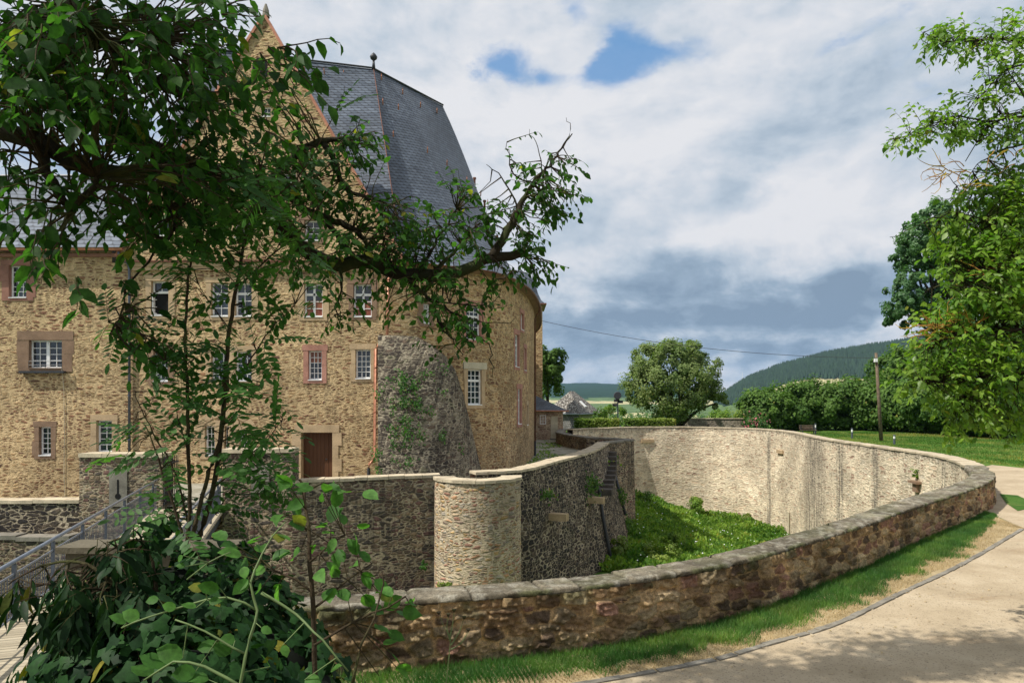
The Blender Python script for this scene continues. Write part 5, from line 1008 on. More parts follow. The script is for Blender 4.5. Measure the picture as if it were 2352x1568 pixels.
def spray(L, tw, skel, regions, rng, leaf, twig=(.12, .35), spacing=.035, droop=.35, rad=.0035, connect=.42, gap=0.0, tip=(.5, 1.0)):
    """twigs with alternate leaves scattered through regions and tied back to the limbs"""
    sk = np.vstack(skel)
    for (x, y, Y, rx, ry, rY, cnt) in regions:
        for _ in range(cnt):
            u = rng.normal(0, .55, 3); 
            if np.linalg.norm(u) > 1.3: u = u / np.linalg.norm(u) * 1.3
            p0 = P(x + u[0] * rx, y + u[1] * ry, Y + u[2] * rY)
            near = sk[np.argmin(np.linalg.norm(sk - p0, axis=1))]; dv = p0 - near; dl = np.linalg.norm(dv)
            d = unit(dv + rng.normal(0, .35, 3) * max(dl, .1) + np.array((0, 0, -droop * .4 * dl)))
            ln = rng.uniform(*twig)
            if dl < connect and dl > .03:
                mid = (near + p0) / 2 + rng.normal(0, .06, 3) * dl; tw.tube([near, mid, p0], [rad * 1.9, rad * 1.3, rad], 4, False)
            n = max(3, int(ln / spacing)); pts = []; p = p0.copy(); dd = d.copy()
            for i in range(n):
                pts.append(p.copy()); dd = unit(dd + rng.normal(0, .13, 3) + np.array((0, 0, -droop * .12))); p = p + dd * spacing
            pts.append(p); tw.tube(pts, [rad, rad * .4], 4, False); pts = np.array(pts); base_r = rng.uniform(.0, .75)
            up = np.array((0, 0, 1.)); sd = unit(np.cross(dd, up)); k = len(pts)
            sg = np.where(np.arange(k) % 2, 1, -1)[:, None]
            dirs = unit(dd * .55 + sd * sg * .75 + rng.normal(0, .30, (k, 3)) + np.array((0, 0, -droop)))
            nn = unit(up + rng.normal(0, .45, (k, 3)) + np.array((0, -.25, 0))); keep = rng.random(k) > gap
            sz = leaf * rng.uniform(.48, 1.2, k); sz[:2] *= .75
            L.add(pts[keep], dirs[keep], nn[keep], sz[keep], (base_r + rng.uniform(0, .3, k))[keep])
# ---------------------------------------------------------------- the big tree hanging in from the left
rng = np.random.default_rng(11)
t = thing('overhanging_tree', 'big dark-leaved tree hanging in from the left, its mossy branch crossing the castle front', 'tree', (-6.6, 3.2, GZ + 1.2))
limbs = [([(-700, 620, 3.6), (-300, 330, 3.6), (0, 90, 3.5), (100, 112, 3.5), (175, 200, 3.5), (255, 300, 3.6), (330, 330, 3.8), (470, 395, 4.2), (560, 405, 4.6), (645, 520, 4.8), (700, 575, 4.9), (770, 607, 5.0), (850, 603, 5.0), (930, 630, 5.0), (1030, 628, 5.1), (1110, 598, 5.1), (1205, 580, 5.2)], [.17, .11, .062, .056, .052, .050, .055, .05, .045, .03]),
         ([(1130, 590, 5.1), (1165, 530, 5.15), (1195, 470, 5.2), (1230, 415, 5.25), (1270, 370, 5.3), (1310, 310, 5.35)], [.033, .028, .018, .010, .004]),
         ([(100, 112, 3.5), (180, 60, 3.4), (260, 55, 3.3), (330, 100, 3.3)], [.034, .028, .02, .01]),
         ([(0, 300, 3.2), (90, 325, 3.2), (180, 380, 3.2), (280, 400, 3.4), (345, 392, 3.7), (430, 395, 4.0)], [.042, .038, .034, .03, .022]),
         ([(90, 320, 3.2), (110, 400, 3.1), (150, 470, 3.1), (170, 490, 3.1)], [.035, .025, .02, .01]), ([(160, 488, 3.1), (200, 440, 3.1), (225, 410, 3.1)], [.018, .015, .01]),
         ([(120, 130, 3.5), (200, 110, 3.4), (290, 95, 3.6), (330, 90, 3.6)], [.03, .025, .012]),
         ([(140, 0, 3.0), (180, 40, 3.0), (250, 100, 3.2), (320, 160, 3.5), (400, 215, 3.9), (500, 260, 4.2)], [.035, .03, .025, .018, .008]),
         ([(640, 390, 4.8), (700, 340, 4.8), (760, 320, 4.8), (800, 325, 4.8)], [.03, .028, .022, .012]), ([(600, 440, 4.7), (640, 395, 4.8)], [.03, .03]),
         ([(745, 330, 4.8), (770, 370, 4.8), (790, 430, 4.9), (860, 460, 4.9), (905, 470, 5.0)], [.022, .018, .015, .01, .006]),
         ([(645, 440, 4.7), (700, 480, 4.8), (745, 500, 4.9), (830, 540, 4.9), (845, 600, 5.0)], [.02, .025, .022, .018, .014]),
         ([(745, 500, 4.9), (790, 560, 4.9), (830, 600, 5.0)], [.02, .018, .016]),
         ([(870, 605, 5.0), (930, 640, 5.0), (990, 690, 4.9), (1010, 740, 4.9), (1050, 790, 4.8)], [.02, .016, .012, .008, .004]),
         ([(780, 605, 5.0), (785, 660, 4.9), (770, 720, 4.9)], [.012, .009, .005]), ([(1000, 620, 5.05), (1050, 570, 5.1), (1090, 520, 5.1)], [.018, .012, .005]),
         ([(900, 620, 5.0), (880, 560, 5.1), (900, 500, 5.1)], [.016, .01, .005]), ([(960, 625, 5.05), (1000, 560, 5.2), (1050, 480, 5.2)], [.016, .01, .005]),
         ([(1020, 700, 4.9), (1080, 760, 4.9), (1120, 790, 4.9), (1135, 860, 4.8)], [.007, .005, .003]), ([(985, 690, 4.9), (1100, 740, 4.9), (1180, 735, 4.9)], [.006, .004, .002]), ([(990, 690, 4.9), (1120, 700, 4.9), (1160, 640, 4.9)], [.006, .004, .002]),
         ([(1010, 735, 4.9), (1045, 790, 4.9), (1060, 815, 4.9)], [.007, .005, .003]),
         ([(350, 430, 3.6), (400, 520, 3.6), (300, 650, 3.4), (270, 740, 3.3)], [.008, .006, .003]), ([(1190, 480, 5.2), (1160, 420, 5.2), (1120, 375, 5.2)], [.008, .005, .002]), ([(1225, 420, 5.2), (1180, 400, 5.2), (1165, 330, 5.2)], [.007, .005, .002]), ([(1290, 340, 5.3), (1310, 300, 5.3), (1300, 270, 5.3)], [.004, .003, .0015]), ([(1245, 395, 5.3), (1235, 340, 5.3), (1215, 300, 5.3)], [.005, .003, .0015])]
skel = []; tk = MB(); base = np.array((-6.6, 3.2, GZ + 1.2)); st0 = P(-700, 620, 3.6)
tk.tube(catmull([base, base + (.1, .1, 1.4), st0 + (-.4, 0, -.5), st0], .3), [.42, .30, .2, .17], 12); tk.tube(catmull([st0, st0 + (.3, .4, 2.0), st0 + (1.6, 2.2, 4.2), st0 + (3.0, 4.0, 6.0)], .4), [.17, .14, .08, .03], 8)
tk.build('trunk', M['bark'], t, True)
b = MB()
for l, rad in limbs:
    c = poly3(l, .008, rng); skel.append(c); b.tube(c, rad, 8)
b.build('branches', M['bark'], t, True)
L1 = Leaves(1); tw = MB()
reg = [(60, 60, 3.0, 110, 90, .5, 70), (200, 60, 3.2, 120, 90, .5, 80), (350, 60, 3.3, 110, 90, .5, 75), (470, 60, 3.4, 60, 80, .4, 30), (60, 220, 3.0, 100, 90, .5, 70), (200, 220, 3.2, 120, 80, .5, 62), (350, 200, 3.5, 120, 100, .6, 85), (455, 170, 3.6, 75, 80, .5, 42), (555, 270, 3.8, 70, 55, .4, 24),
       (60, 390, 3.1, 90, 70, .5, 48), (200, 400, 3.2, 100, 90, .4, 52), (330, 400, 3.5, 110, 90, .5, 70), (470, 390, 4.0, 110, 80, .5, 75), (590, 390, 4.3, 80, 80, .5, 52), (130, 520, 3.1, 90, 35, .3, 20), (60, 500, 3.1, 60, 60, .3, 14), (330, 490, 3.6, 90, 50, .4, 26), (430, 480, 4.0, 90, 50, .4, 40),
       (560, 480, 4.5, 90, 60, .4, 42), (655, 430, 4.7, 60, 60, .4, 34), (620, 140, 2.9, 45, 38, .2, 12), (650, 260, 4.6, 60, 70, .3, 36), (680, 350, 4.7, 60, 60, .3, 34), (100, 600, 2.6, 45, 25, .1, 5), (180, 610, 2.6, 20, 40, .1, 4), (290, 720, 3.3, 55, 60, .2, 16), (340, 790, 3.3, 40, 30, .1, 6), (505, 20, 2.2, 30, 35, .1, 5), (650, 105, 2.6, 15, 15, .1, 3)]
reg = [q_[:6] + (int(.5 + q_[6] * (.80 if q_[0] < 520 and q_[1] < 330 else .72 if q_[0] < 300 else .95) * (.55 if (q_[1] > 380 and q_[0] < 230) or (q_[0] > 540 and q_[1] > 220) else 1.0)),) for q_ in reg]
spray(L1, tw, skel, reg, rng, .080, (.10, .30), .042, .55, .0035)
L2 = Leaves(2)
reg2 = [(780, 340, 4.8, 55, 45, .25, 40), (815, 320, 4.8, 40, 25, .2, 22), (700, 450, 4.8, 60, 50, .3, 40), (760, 460, 4.9, 60, 60, .3, 42), (830, 510, 4.95, 60, 55, .3, 40), (900, 500, 5.0, 50, 50, .3, 40), (880, 580, 5.0, 80, 40, .3, 48), (960, 560, 5.1, 60, 50, .3, 48), (1040, 510, 5.2, 45, 45, .25, 34), (1060, 450, 5.2, 45, 22, .2, 22),
        (1090, 560, 5.1, 50, 40, .25, 30), (980, 630, 5.0, 80, 35, .3, 44), (1010, 690, 4.9, 60, 50, .25, 44), (1070, 740, 4.9, 35, 45, .2, 24), (900, 660, 5.0, 45, 40, .2, 18), (780, 700, 4.9, 30, 40, .15, 16), (740, 600, 4.95, 70, 35, .25, 22), (650, 590, 4.7, 60, 30, .25, 20), (1200, 560, 5.2, 45, 40, .2, 30), (1180, 500, 5.2, 40, 35, .2, 26), (1250, 470, 5.25, 35, 40, .2, 28), (1230, 420, 5.25, 45, 35, .2, 28), (1290, 370, 5.3, 30, 30, .15, 16),
        (1295, 430, 5.3, 25, 35, .15, 12), (1190, 380, 5.2, 22, 18, .1, 7), (1180, 318, 5.2, 12, 10, .05, 2), (1235, 600, 5.2, 25, 20, .15, 10), (1140, 620, 5.1, 45, 20, .2, 18), (1120, 700, 5.0, 20, 30, .1, 8), (1010, 800, 4.9, 12, 10, .1, 3), (720, 400, 4.8, 50, 40, .3, 26), (1130, 500, 5.2, 25, 30, .1, 8), (850, 440, 4.9, 30, 40, .2, 12)]
reg2 = [q_[:6] + (int(q_[6] * (.6 if q_[0] < 770 and q_[1] < 480 else .9)),) for q_ in reg2]
spray(L2, tw, skel, reg2, rng, .066, (.08, .22), .036, .55, .0028)
L1.build('near_leaves', OVAL, M['leaf_dark'], t); L2.build('branch_leaves', OVAL, M['leaf_mid'] if 'leaf_mid' in M else M['leaf_dark'], t); tw.build('twigs', M['twig'], t)
# crown high above the picture that dapples the path
L3 = Leaves(3); rg3 = np.random.default_rng(8)
for c_, r_, k in (((-3.6, 6.2, 6.4), 1.3, 1000), ((-1.8, 7.0, 7.0), 1.3, 900), ((-4.8, 4.4, 5.4), 1.4, 900), ((-.4, 7.2, 7.3), 1.1, 650), ((-5.2, 6.5, 7.2), 1.2, 600), ((1.0, 7.6, 7.6), .9, 380), ((-4.2, 2.6, 4.6), 1.2, 700), ((-2.5, 2.5, 4.0), 1.0, 600), ((-1.1, 7.1, 6.6), .75, 1100), ((.1, 7.2, 6.8), .65, 800), ((-2.3, 6.7, 6.4), .7, 900), ((-3.4, 6.2, 6.2), .8, 900)):
    k = int(k * 1.7); p = np.array(c_) + rg3.normal(0, .38, (k, 3)) * r_; p = p[(p[:, 2] / np.maximum(p[:, 1], .3) > .60)]; L3.add(p, unit(rg3.normal(0, 1, p.shape)), unit(rg3.normal(0, .5, p.shape) + (0, 0, 1)), rg3.uniform(.09, .15, len(p)))
L3.build('crown_leaves', OVAL, M['leaf_dark'], t)
# ---------------------------------------------------------------- rowan
ro = thing('rowan_sapling', 'many-stemmed young rowan with feathery leaves rising from the ivy before the castle', 'tree', tuple(P(440, 1260, 3.4)))
b = MB(); rs = []
for l, rad in (([(428, 1250, 3.4), (436, 1180, 3.4), (433, 1060, 3.4), (430, 900, 3.4), (425, 780, 3.45), (432, 640, 3.5), (440, 590, 3.5), (470, 500, 3.5)], [.012, .011, .009, .005]),
               ([(455, 1240, 3.5), (490, 1120, 3.5), (512, 960, 3.5), (520, 820, 3.5), (540, 680, 3.5), (560, 560, 3.55), (585, 440, 3.6), (620, 300, 3.6)], [.017, .015, .013, .009, .003]),
               ([(440, 1240, 3.35), (475, 1100, 3.4), (500, 1030, 3.4), (520, 900, 3.45), (520, 820, 3.5)], [.013, .012, .010]),
               ([(420, 1230, 3.3), (385, 1120, 3.3), (350, 1020, 3.3), (330, 970, 3.3)], [.008, .007, .003]), ([(430, 1190, 3.4), (400, 1080, 3.4), (360, 1010, 3.4), (320, 930, 3.4), (310, 900, 3.4)], [.006, .005, .002]),
               ([(433, 1040, 3.4), (410, 960, 3.4), (400, 930, 3.4)], [.005, .002]), ([(430, 880, 3.4), (380, 830, 3.4), (300, 760, 3.4), (250, 740, 3.4)], [.006, .005, .002]), ([(545, 660, 3.5), (620, 590, 3.5), (700, 520, 3.5), (760, 430, 3.5)], [.006, .005, .002]),
               ([(515, 930, 3.5), (560, 850, 3.5), (620, 760, 3.5), (680, 700, 3.5)], [.006, .005, .002]), ([(510, 980, 3.5), (560, 930, 3.5), (600, 880, 3.5), (640, 860, 3.5)], [.005, .004, .002]), ([(490, 1120, 3.5), (560, 1060, 3.5), (620, 1000, 3.5), (650, 960, 3.5)], [.006, .004, .002]),
               ([(495, 1180, 3.5), (560, 1080, 3.5), (600, 1030, 3.5)], [.005, .003, .002]), ([(560, 560, 3.55), (600, 480, 3.55), (690, 400, 3.55), (780, 240, 3.55), (790, 200, 3.55)], [.006, .005, .003, .0015]), ([(530, 760, 3.5), (480, 690, 3.5), (450, 640, 3.5)], [.005, .003, .002]), ([(445, 590, 3.5), (400, 560, 3.5), (370, 560, 3.5)], [.004, .002])):
    c = poly3(l, .003, rng); rs.append(c); b.tube(c, [x_ * .78 for x_ in rad], 7)
b.build('stems', M['twig'], ro, True)
LR = Leaves(4); twr = MB(); rsk = np.vstack(rs); LRa = Leaves(14)
def pinnate(L, p, d, n, length, pairs, leaf):
    d = unit(d); pts = []; q_ = p.copy(); dd = d.copy(); k = pairs * 2 + 2
    for i in range(k + 1): pts.append(q_.copy()); dd = unit(dd + np.array((0, 0, -.035))); q_ = q_ + dd * length / k
    pts = np.array(pts); twr.tube(pts[::3] if len(pts) > 6 else pts, .0012, 3, False); sd = unit(np.cross(dd, n)); base_r = rng.uniform(0, .7)
    for i in range(pairs):
        a = pts[2 + 2 * i]; sz = leaf * (1 - abs(i / pairs - .45) * .5)
        for s_ in (-1, 1): L.add(a, unit(dd * .45 + sd * s_ + rng.normal(0, .08, 3)), n + rng.normal(0, .12, 3), sz, base_r + rng.uniform(0, .25))
    L.add(pts[-1], dd, n, leaf, base_r)
regr = [(410, 720, 40, 60, 12), (430, 640, 40, 40, 9), (520, 600, 60, 50, 14), (600, 620, 60, 50, 13), (560, 700, 60, 40, 10), (640, 700, 40, 40, 8), (500, 780, 50, 40, 10), (590, 790, 50, 40, 9), (420, 830, 60, 40, 12), (500, 860, 60, 40, 10), (580, 860, 40, 30, 5), (440, 930, 60, 40, 11), (540, 920, 50, 40, 9), (310, 760, 45, 30, 10), (270, 745, 25, 20, 5), (320, 990, 40, 40, 10), (380, 1010, 40, 40, 8), (460, 1010, 50, 40, 10), (560, 1010, 60, 40, 12), (630, 980, 30, 30, 8),
        (330, 1060, 30, 30, 5), (520, 1090, 60, 40, 11), (600, 1080, 50, 40, 9), (420, 1090, 40, 40, 7), (680, 530, 70, 60, 16), (600, 500, 70, 60, 16), (540, 480, 60, 60, 14), (480, 560, 60, 40, 12), (400, 560, 50, 30, 8), (760, 250, 30, 40, 4), (640, 380, 80, 60, 14), (720, 620, 50, 30, 7), (560, 1160, 60, 35, 9), (390, 1170, 60, 30, 8), (340, 1180, 40, 25, 5), (620, 1150, 35, 25, 5)]
for (x, y, rx, ry, k) in regr:
    for _ in range(max(2, int(k * .72))):
        p = P(x + rng.normal(0, .6) * rx, y + rng.normal(0, .6) * ry, 3.45 + rng.normal(0, .13)); near = rsk[np.argmin(np.linalg.norm(rsk - p, axis=1))]; dv = p - near; dl = np.linalg.norm(dv)
        st = near + dv * max(0, 1 - .10 / (dl + .01)) if dl < .35 else p
        if .02 < dl < .6: twr.tube([near, near + dv * .5 + (0, 0, .02), st], [.003, .0015], 4, False)
        d = unit(dv * np.array((1, .6, .5)) + rng.normal(0, .05, 3) + np.array((0, 0, .01))); pinnate(LR, st, d + rng.normal(0, .25, 3), unit(np.array((0, -.35, 1)) + rng.normal(0, .35, 3)), rng.uniform(.18, .27), int(rng.integers(5, 8)), rng.uniform(.050, .066))
LR.build('leaves', LFT, M['leaf_rowan'], ro); twr.build('leaf_stalks', M['twig'], ro)['kind'] = 'stuff'
# ---------------------------------------------------------------- ivy and the plants at our feet
iv = thing('ivy_mass', 'dark glossy ivy smothering the bank beside the bridge', 'ivy', (-2.2, 3.6, -2.4))
LI = Leaves(5); k = 0; ctrs = [((-1.72, 3.6, -1.50), (.50, .55, .80), 1700), ((-1.36, 3.4, -1.50), (.42, .5, .72), 1300), ((-1.10, 3.2, -1.62), (.36, .5, .70), 1000), ((-.90, 3.1, -1.72), (.32, .45, .66), 800), ((-1.95, 3.5, -1.62), (.40, .5, .78), 1000), ((-1.30, 2.8, -1.52), (.48, .4, .66), 1300), ((-.95, 2.7, -1.62), (.36, .4, .55), 800), ((-1.65, 2.9, -1.6), (.35, .4, .7), 800)]
b = MB()
for c_, r_, n_l in ctrs:
    v = unit(rng.normal(0, 1, (n_l, 3))); v[:, 2] = np.abs(v[:, 2]) * 1.1 - .35; v = unit(v); bump = 1 + .16 * np.sin(v[:, 0] * 7 + c_[0] * 5) * np.cos(v[:, 1] * 6 + v[:, 2] * 5)
    p = np.array(c_) + v * np.array(r_) * (bump * rng.uniform(.86, 1.06, n_l))[:, None]; nrm = unit(v / np.array(r_) + rng.normal(0, .30, v.shape) + (0, -.15, .25))
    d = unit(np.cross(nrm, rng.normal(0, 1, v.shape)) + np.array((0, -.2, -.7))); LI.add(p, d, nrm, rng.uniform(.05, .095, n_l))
    n1_, n2_ = 14, 8; V = []
    for i in range(n2_ + 1):
        for j in range(n1_): ph = math.pi * i / n2_; tq = 2 * math.pi * j / n1_; V.append((c_[0] + r_[0] * .82 * math.sin(ph) * math.cos(tq), c_[1] + r_[1] * .82 * math.sin(ph) * math.sin(tq), c_[2] + r_[2] * .82 * math.cos(ph)))
    b.add(V, [(i * n1_ + j, (i + 1) * n1_ + j, (i + 1) * n1_ + (j + 1) % n1_, i * n1_ + (j + 1) % n1_) for i in range(n2_) for j in range(n1_)])
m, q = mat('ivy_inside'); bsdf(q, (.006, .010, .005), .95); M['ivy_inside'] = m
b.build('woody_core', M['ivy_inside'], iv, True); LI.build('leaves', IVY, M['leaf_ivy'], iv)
# drooping glossy shrub at far left
dr = thing('drooping_shrub', 'dark shrub with long drooping glossy leaves against the bridge railing', 'shrub', (-3.1, 3.9, -3.0)); LD = Leaves(6); tw = MB(); sk = []
for l in ([(350, 1420, 3.0), (250, 1330, 3.0), (180, 1290, 3.0), (90, 1300, 3.0), (20, 1340, 3.0)], [(330, 1450, 3.0), (230, 1400, 3.0), (120, 1390, 3.0), (60, 1420, 3.0)], [(330, 1480, 3.0), (260, 1440, 3.0), (190, 1470, 3.0), (150, 1500, 3.0)], [(340, 1400, 3.1), (290, 1290, 3.1), (260, 1240, 3.1)], [(340, 1400, 3.1), (200, 1340, 3.1), (100, 1340, 3.1)], [(360, 1380, 3.2), (350, 1290, 3.2), (330, 1240, 3.2)]):
    c = poly3(l, .004, rng); sk.append(c); tw.tube(c, [.012, .007, .003], 6)
spray(LD, tw, sk, [(60, 1330, 3.0, 50, 22, .15, 6), (150, 1320, 3.0, 50, 28, .2, 11), (240, 1300, 3.05, 50, 40, .2, 16), (110, 1400, 3.0, 50, 30, .2, 8), (200, 1400, 3.0, 50, 45, .2, 24), (180, 1460, 3.0, 40, 30, .15, 10), (280, 1370, 3.0, 50, 60, .2, 26), (300, 1260, 3.1, 60, 25, .2, 9), (250, 1480, 3.0, 45, 35, .15, 12), (310, 1450, 3.0, 40, 50, .15, 18), (220, 1350, 3.0, 70, 50, .2, 22)], rng, .135, (.06, .16), .03, .95, .003)
LD.build('leaves', LANCE, M['leaf_drop'], dr); tw.build('stems', M['twig'], dr)
# bright shrub, bottom centre
sh = thing('leafy_shrub', 'young shrub with bright oval leaves on thin stems before the moat wall', 'shrub', tuple(P(722, 1600, 2.15))); LS = Leaves(7); tw = MB(); sk = []
BL = np.array([(0, 0, 0), (.20, .14, .03), (.30, .38, .05), (.24, .70, .02), (0, 1, -.12), (-.24, .70, .02), (-.30, .38, .05), (-.20, .14, .03), (0, .38, -.02), (0, .70, -.04)]); BLF = [(0, 1, 2, 8), (8, 2, 3, 9), (9, 3, 4, 5), (8, 9, 5, 6), (0, 8, 6, 7)]
for l, rr2 in (([(724, 1600, 2.1), (722, 1480, 2.1), (720, 1400, 2.1), (712, 1300, 2.1), (708, 1200, 2.15), (698, 1120, 2.2), (690, 1100, 2.2)], [.008, .007, .004]), ([(720, 1360, 2.1), (680, 1330, 2.1), (630, 1310, 2.1), (600, 1290, 2.1)], [.004, .0025]), ([(722, 1395, 2.1), (760, 1365, 2.1), (800, 1330, 2.1), (850, 1295, 2.1)], [.004, .002]),
               ([(722, 1480, 2.05), (790, 1440, 2.05), (850, 1410, 2.0), (890, 1395, 2.0), (930, 1370, 2.0)], [.004, .0025]), ([(708, 1220, 2.15), (660, 1180, 2.15), (620, 1200, 2.15)], [.003, .002]), ([(712, 1290, 2.1), (760, 1250, 2.1), (790, 1230, 2.1)], [.003, .002]), ([(700, 1130, 2.2), (740, 1110, 2.2), (800, 1130, 2.2)], [.0025, .0015]), ([(810, 1568, 1.9), (830, 1480, 1.9), (860, 1420, 1.95), (880, 1340, 2.0), (875, 1310, 2.0)], [.005, .003, .002])):
    c = poly3(l, .002, rng); sk.append(c); tw.tube(c, rr2, 7)
pts_ = [(655, 1100), (668, 1120), (690, 1108), (720, 1118), (745, 1130), (770, 1115), (800, 1130), (835, 1128), (700, 1150), (745, 1150), (770, 1165), (690, 1185), (650, 1180), (620, 1195), (640, 1225), (600, 1230), (700, 1210), (735, 1205), (760, 1200), (790, 1205), (830, 1215), (770, 1235), (740, 1225), (720, 1250), (690, 1265), (520, 1240), (545, 1255), (575, 1248), (555, 1275), (600, 1268), (625, 1285), (570, 1300), (610, 1310), (740, 1265), (765, 1270), (750, 1290), (790, 1290), (810, 1300), (730, 1310), (820, 1275), (850, 1290), (830, 1320), (860, 1330), (780, 1320), (870, 1360), (900, 1370), (940, 1385), (850, 1400), (880, 1395), (910, 1405), (925, 1400), (835, 1365), (800, 1380), (760, 1350), (860, 1440), (890, 1450), (880, 1480), (910, 1530), (870, 1550), (900, 1500), (600, 1350), (570, 1330), (640, 1340)]
for (x, y) in pts_:
    p = P(x, y, 2.1 + rng.normal(0, .05)); ska = np.vstack(sk); near = ska[np.argmin(np.linalg.norm(ska - p, axis=1))]; d = unit(p - near + rng.normal(0, .02, 3)); tw.tube([near, near * .4 + p * .6, p], [.0018, .0012], 4, False)
    for _ in range(2 if rng.random() < .25 else 1): LS.add(p, unit(d + rng.normal(0, .28, 3) + (0, 0, -.12)), unit(np.array((0, -.5, .9)) + rng.normal(0, .45, 3)), rng.uniform(.045, .072))
LS.build('leaves', (BL, BLF), M['leaf_shrub'], sh); tw.build('stems', M['twig'], sh, True)
# pale hogweed-like runner and seed stems in the ivy
vn = thing('climbing_vine', 'pale green vine with large heart-shaped leaves sprawling over the ivy', 'vine', tuple(P(560, 1600, 1.75))); LV = Leaves(8); tw = MB(); sk = []
for l, rr2 in (([(545, 1620, 1.7), (565, 1500, 1.7), (590, 1400, 1.75), (575, 1340, 1.75), (600, 1270, 1.8), (650, 1200, 1.85)], [.004, .0035, .0015]), ([(590, 1400, 1.75), (520, 1370, 1.75), (430, 1390, 1.75), (340, 1415, 1.7), (280, 1440, 1.7)], [.003, .002]), ([(430, 1330, 1.8), (480, 1290, 1.8), (530, 1265, 1.8)], [.002, .0015]), ([(560, 1500, 1.7), (470, 1450, 1.7), (400, 1425, 1.7)], [.003, .002]), ([(600, 1360, 1.75), (680, 1410, 1.75), (740, 1470, 1.7), (800, 1540, 1.7)], [.004, .003, .002]), ([(560, 1580, 1.6), (470, 1530, 1.6), (400, 1520, 1.6), (330, 1560, 1.6)], [.004, .002])):
    c = poly3(l, .002, rng); sk.append(c); tw.tube(c, rr2, 7)
for (x, y, sz, a) in ((505, 1350, .085, 200), (470, 1350, .06, 170), (365, 1375, .05, 160), (405, 1395, .055, 200), (320, 1420, .07, 210), (290, 1430, .07, 215), (450, 1395, .06, 190), (480, 1380, .05, 20), (380, 1530, .11, 205), (420, 1510, .11, 200), (500, 1480, .08, 190), (530, 1500, .08, 220), (450, 1540, .09, 170), (350, 1550, .1, 210), (560, 1300, .05, 90), (600, 1440, .05, 30), (540, 1470, .06, 180), (620, 1530, .07, 250), (700, 1560, .07, 20), (760, 1540, .06, 330), (650, 1480, .05, 60), (480, 1560, .08, 180), (420, 1275, .035, 120), (425, 1300, .035, 200)):
    p = P(x, y, 1.72); ska = np.vstack(sk); near = ska[np.argmin(np.linalg.norm(ska - p, axis=1))]; tw.tube([near, p], [.0016, .001], 4, False); LV.add(p, unit(np.array((math.cos(math.radians(a)), -.2, math.sin(math.radians(-a)) * .6)) + rng.normal(0, .15, 3)), unit(np.array((.1, -.75, .7)) + rng.normal(0, .3, 3)), sz * .62)
LV.build('leaves', (BL * (1.25, 1, 1), BLF), M['leaf_shrub'], vn); tw.build('stems', M['stem'], vn, True)
sd = thing('seed_stalk', 'dry seed stalk with forked head standing in front of the ring wall', 'plant', tuple(P(1030, 1570, 6.0))); b = MB()
for l in ([(1024, 1575, 6.0), (1032, 1500, 6.0), (1034, 1460, 6.0), (1020, 1440, 6.0), (1010, 1410, 6.0)], [(1034, 1460, 6), (1040, 1430, 6), (1043, 1405, 6)], [(1036, 1480, 6), (1055, 1450, 6), (1065, 1420, 6)], [(1034, 1470, 6), (1026, 1440, 6), (1030, 1415, 6)], [(1036, 1490, 6), (1060, 1475, 6), (1075, 1450, 6)]): b.tube(poly3(l), [.006, .002], 5)
b.build('stem', M['stem'], sd); b = MB()
for x, y in ((1008, 1408), (1043, 1402), (1066, 1418), (1030, 1412), (1076, 1447)): b.tube([P(x, y + 3, 6), P(x, y - 4, 6)], [.006, .022], 6)
b.build('seed_head', M['twig'], sd)
# ---------------------------------------------------------------- trees with crowns
def crown(name_obj, parent, centre, radii, n, size, matk, seed, clumps=60, tight=.20, hollow=.45, tpl=DIA, flat=0.0, shape=None):
    r = np.random.default_rng(seed); L = Leaves(seed); v = unit(r.normal(0, 1, (clumps, 3))); rad = r.uniform(hollow, 1.0, clumps) ** .6; lump = 1 + .14 * np.sin(v[:, 0] * 4 + seed) * np.cos(v[:, 2] * 5 + seed * 2)
    cc = v * (rad * lump)[:, None] * np.array(radii) * .92
    if shape: cc = cc * shape(cc / np.array(radii))
    ci = r.integers(0, clumps, n); csz = r.uniform(.6, 1.4, clumps); loc = unit(r.normal(0, 1, (n, 3))) * (r.random(n) ** .45)[:, None]
    p = cc[ci] + loc * csz[ci][:, None] * tight * np.mean(radii); nrm = unit(p / np.array(radii) + loc * .8 + (0, 0, .5) + r.normal(0, .45, p.shape)); d = unit(np.cross(nrm, r.normal(0, 1, p.shape)))
    L.add(np.array(centre) + p, d, nrm, size * r.uniform(.6, 1.3, n), np.clip(.5 * r.random(n) + .5 * r.random(clumps)[ci], 0, 1)); o = L.build(name_obj, tpl, M[matk], parent); return o, np.array(centre) + cc
def trunk(parent, base, top, r0, cl, seed, k=9, matk='bark', lean=(0, 0, 0)):
    r = np.random.default_rng(seed); base = np.array(base, float); top = np.array(top, float); b = MB(); mid = (base + top) / 2 + np.array(lean); ln = catmull([base, mid, top], .5); b.tube(ln, [r0, r0 * .75, r0 * .4], 9)
    for i in r.choice(len(cl), min(k, len(cl)), replace=False):
        s_ = ln[int(r.uniform(.3, .95) * (len(ln) - 1))]; e = cl[i]; m_ = (s_ + e) / 2 + np.array((0, 0, -.06)) * np.linalg.norm(e - s_) + r.normal(0, .05, 3) * np.linalg.norm(e - s_); b.tube([s_, m_, e], [r0 * .42, r0 * .25, r0 * .08], 6)
    b.build('trunk', M[matk], parent, True)
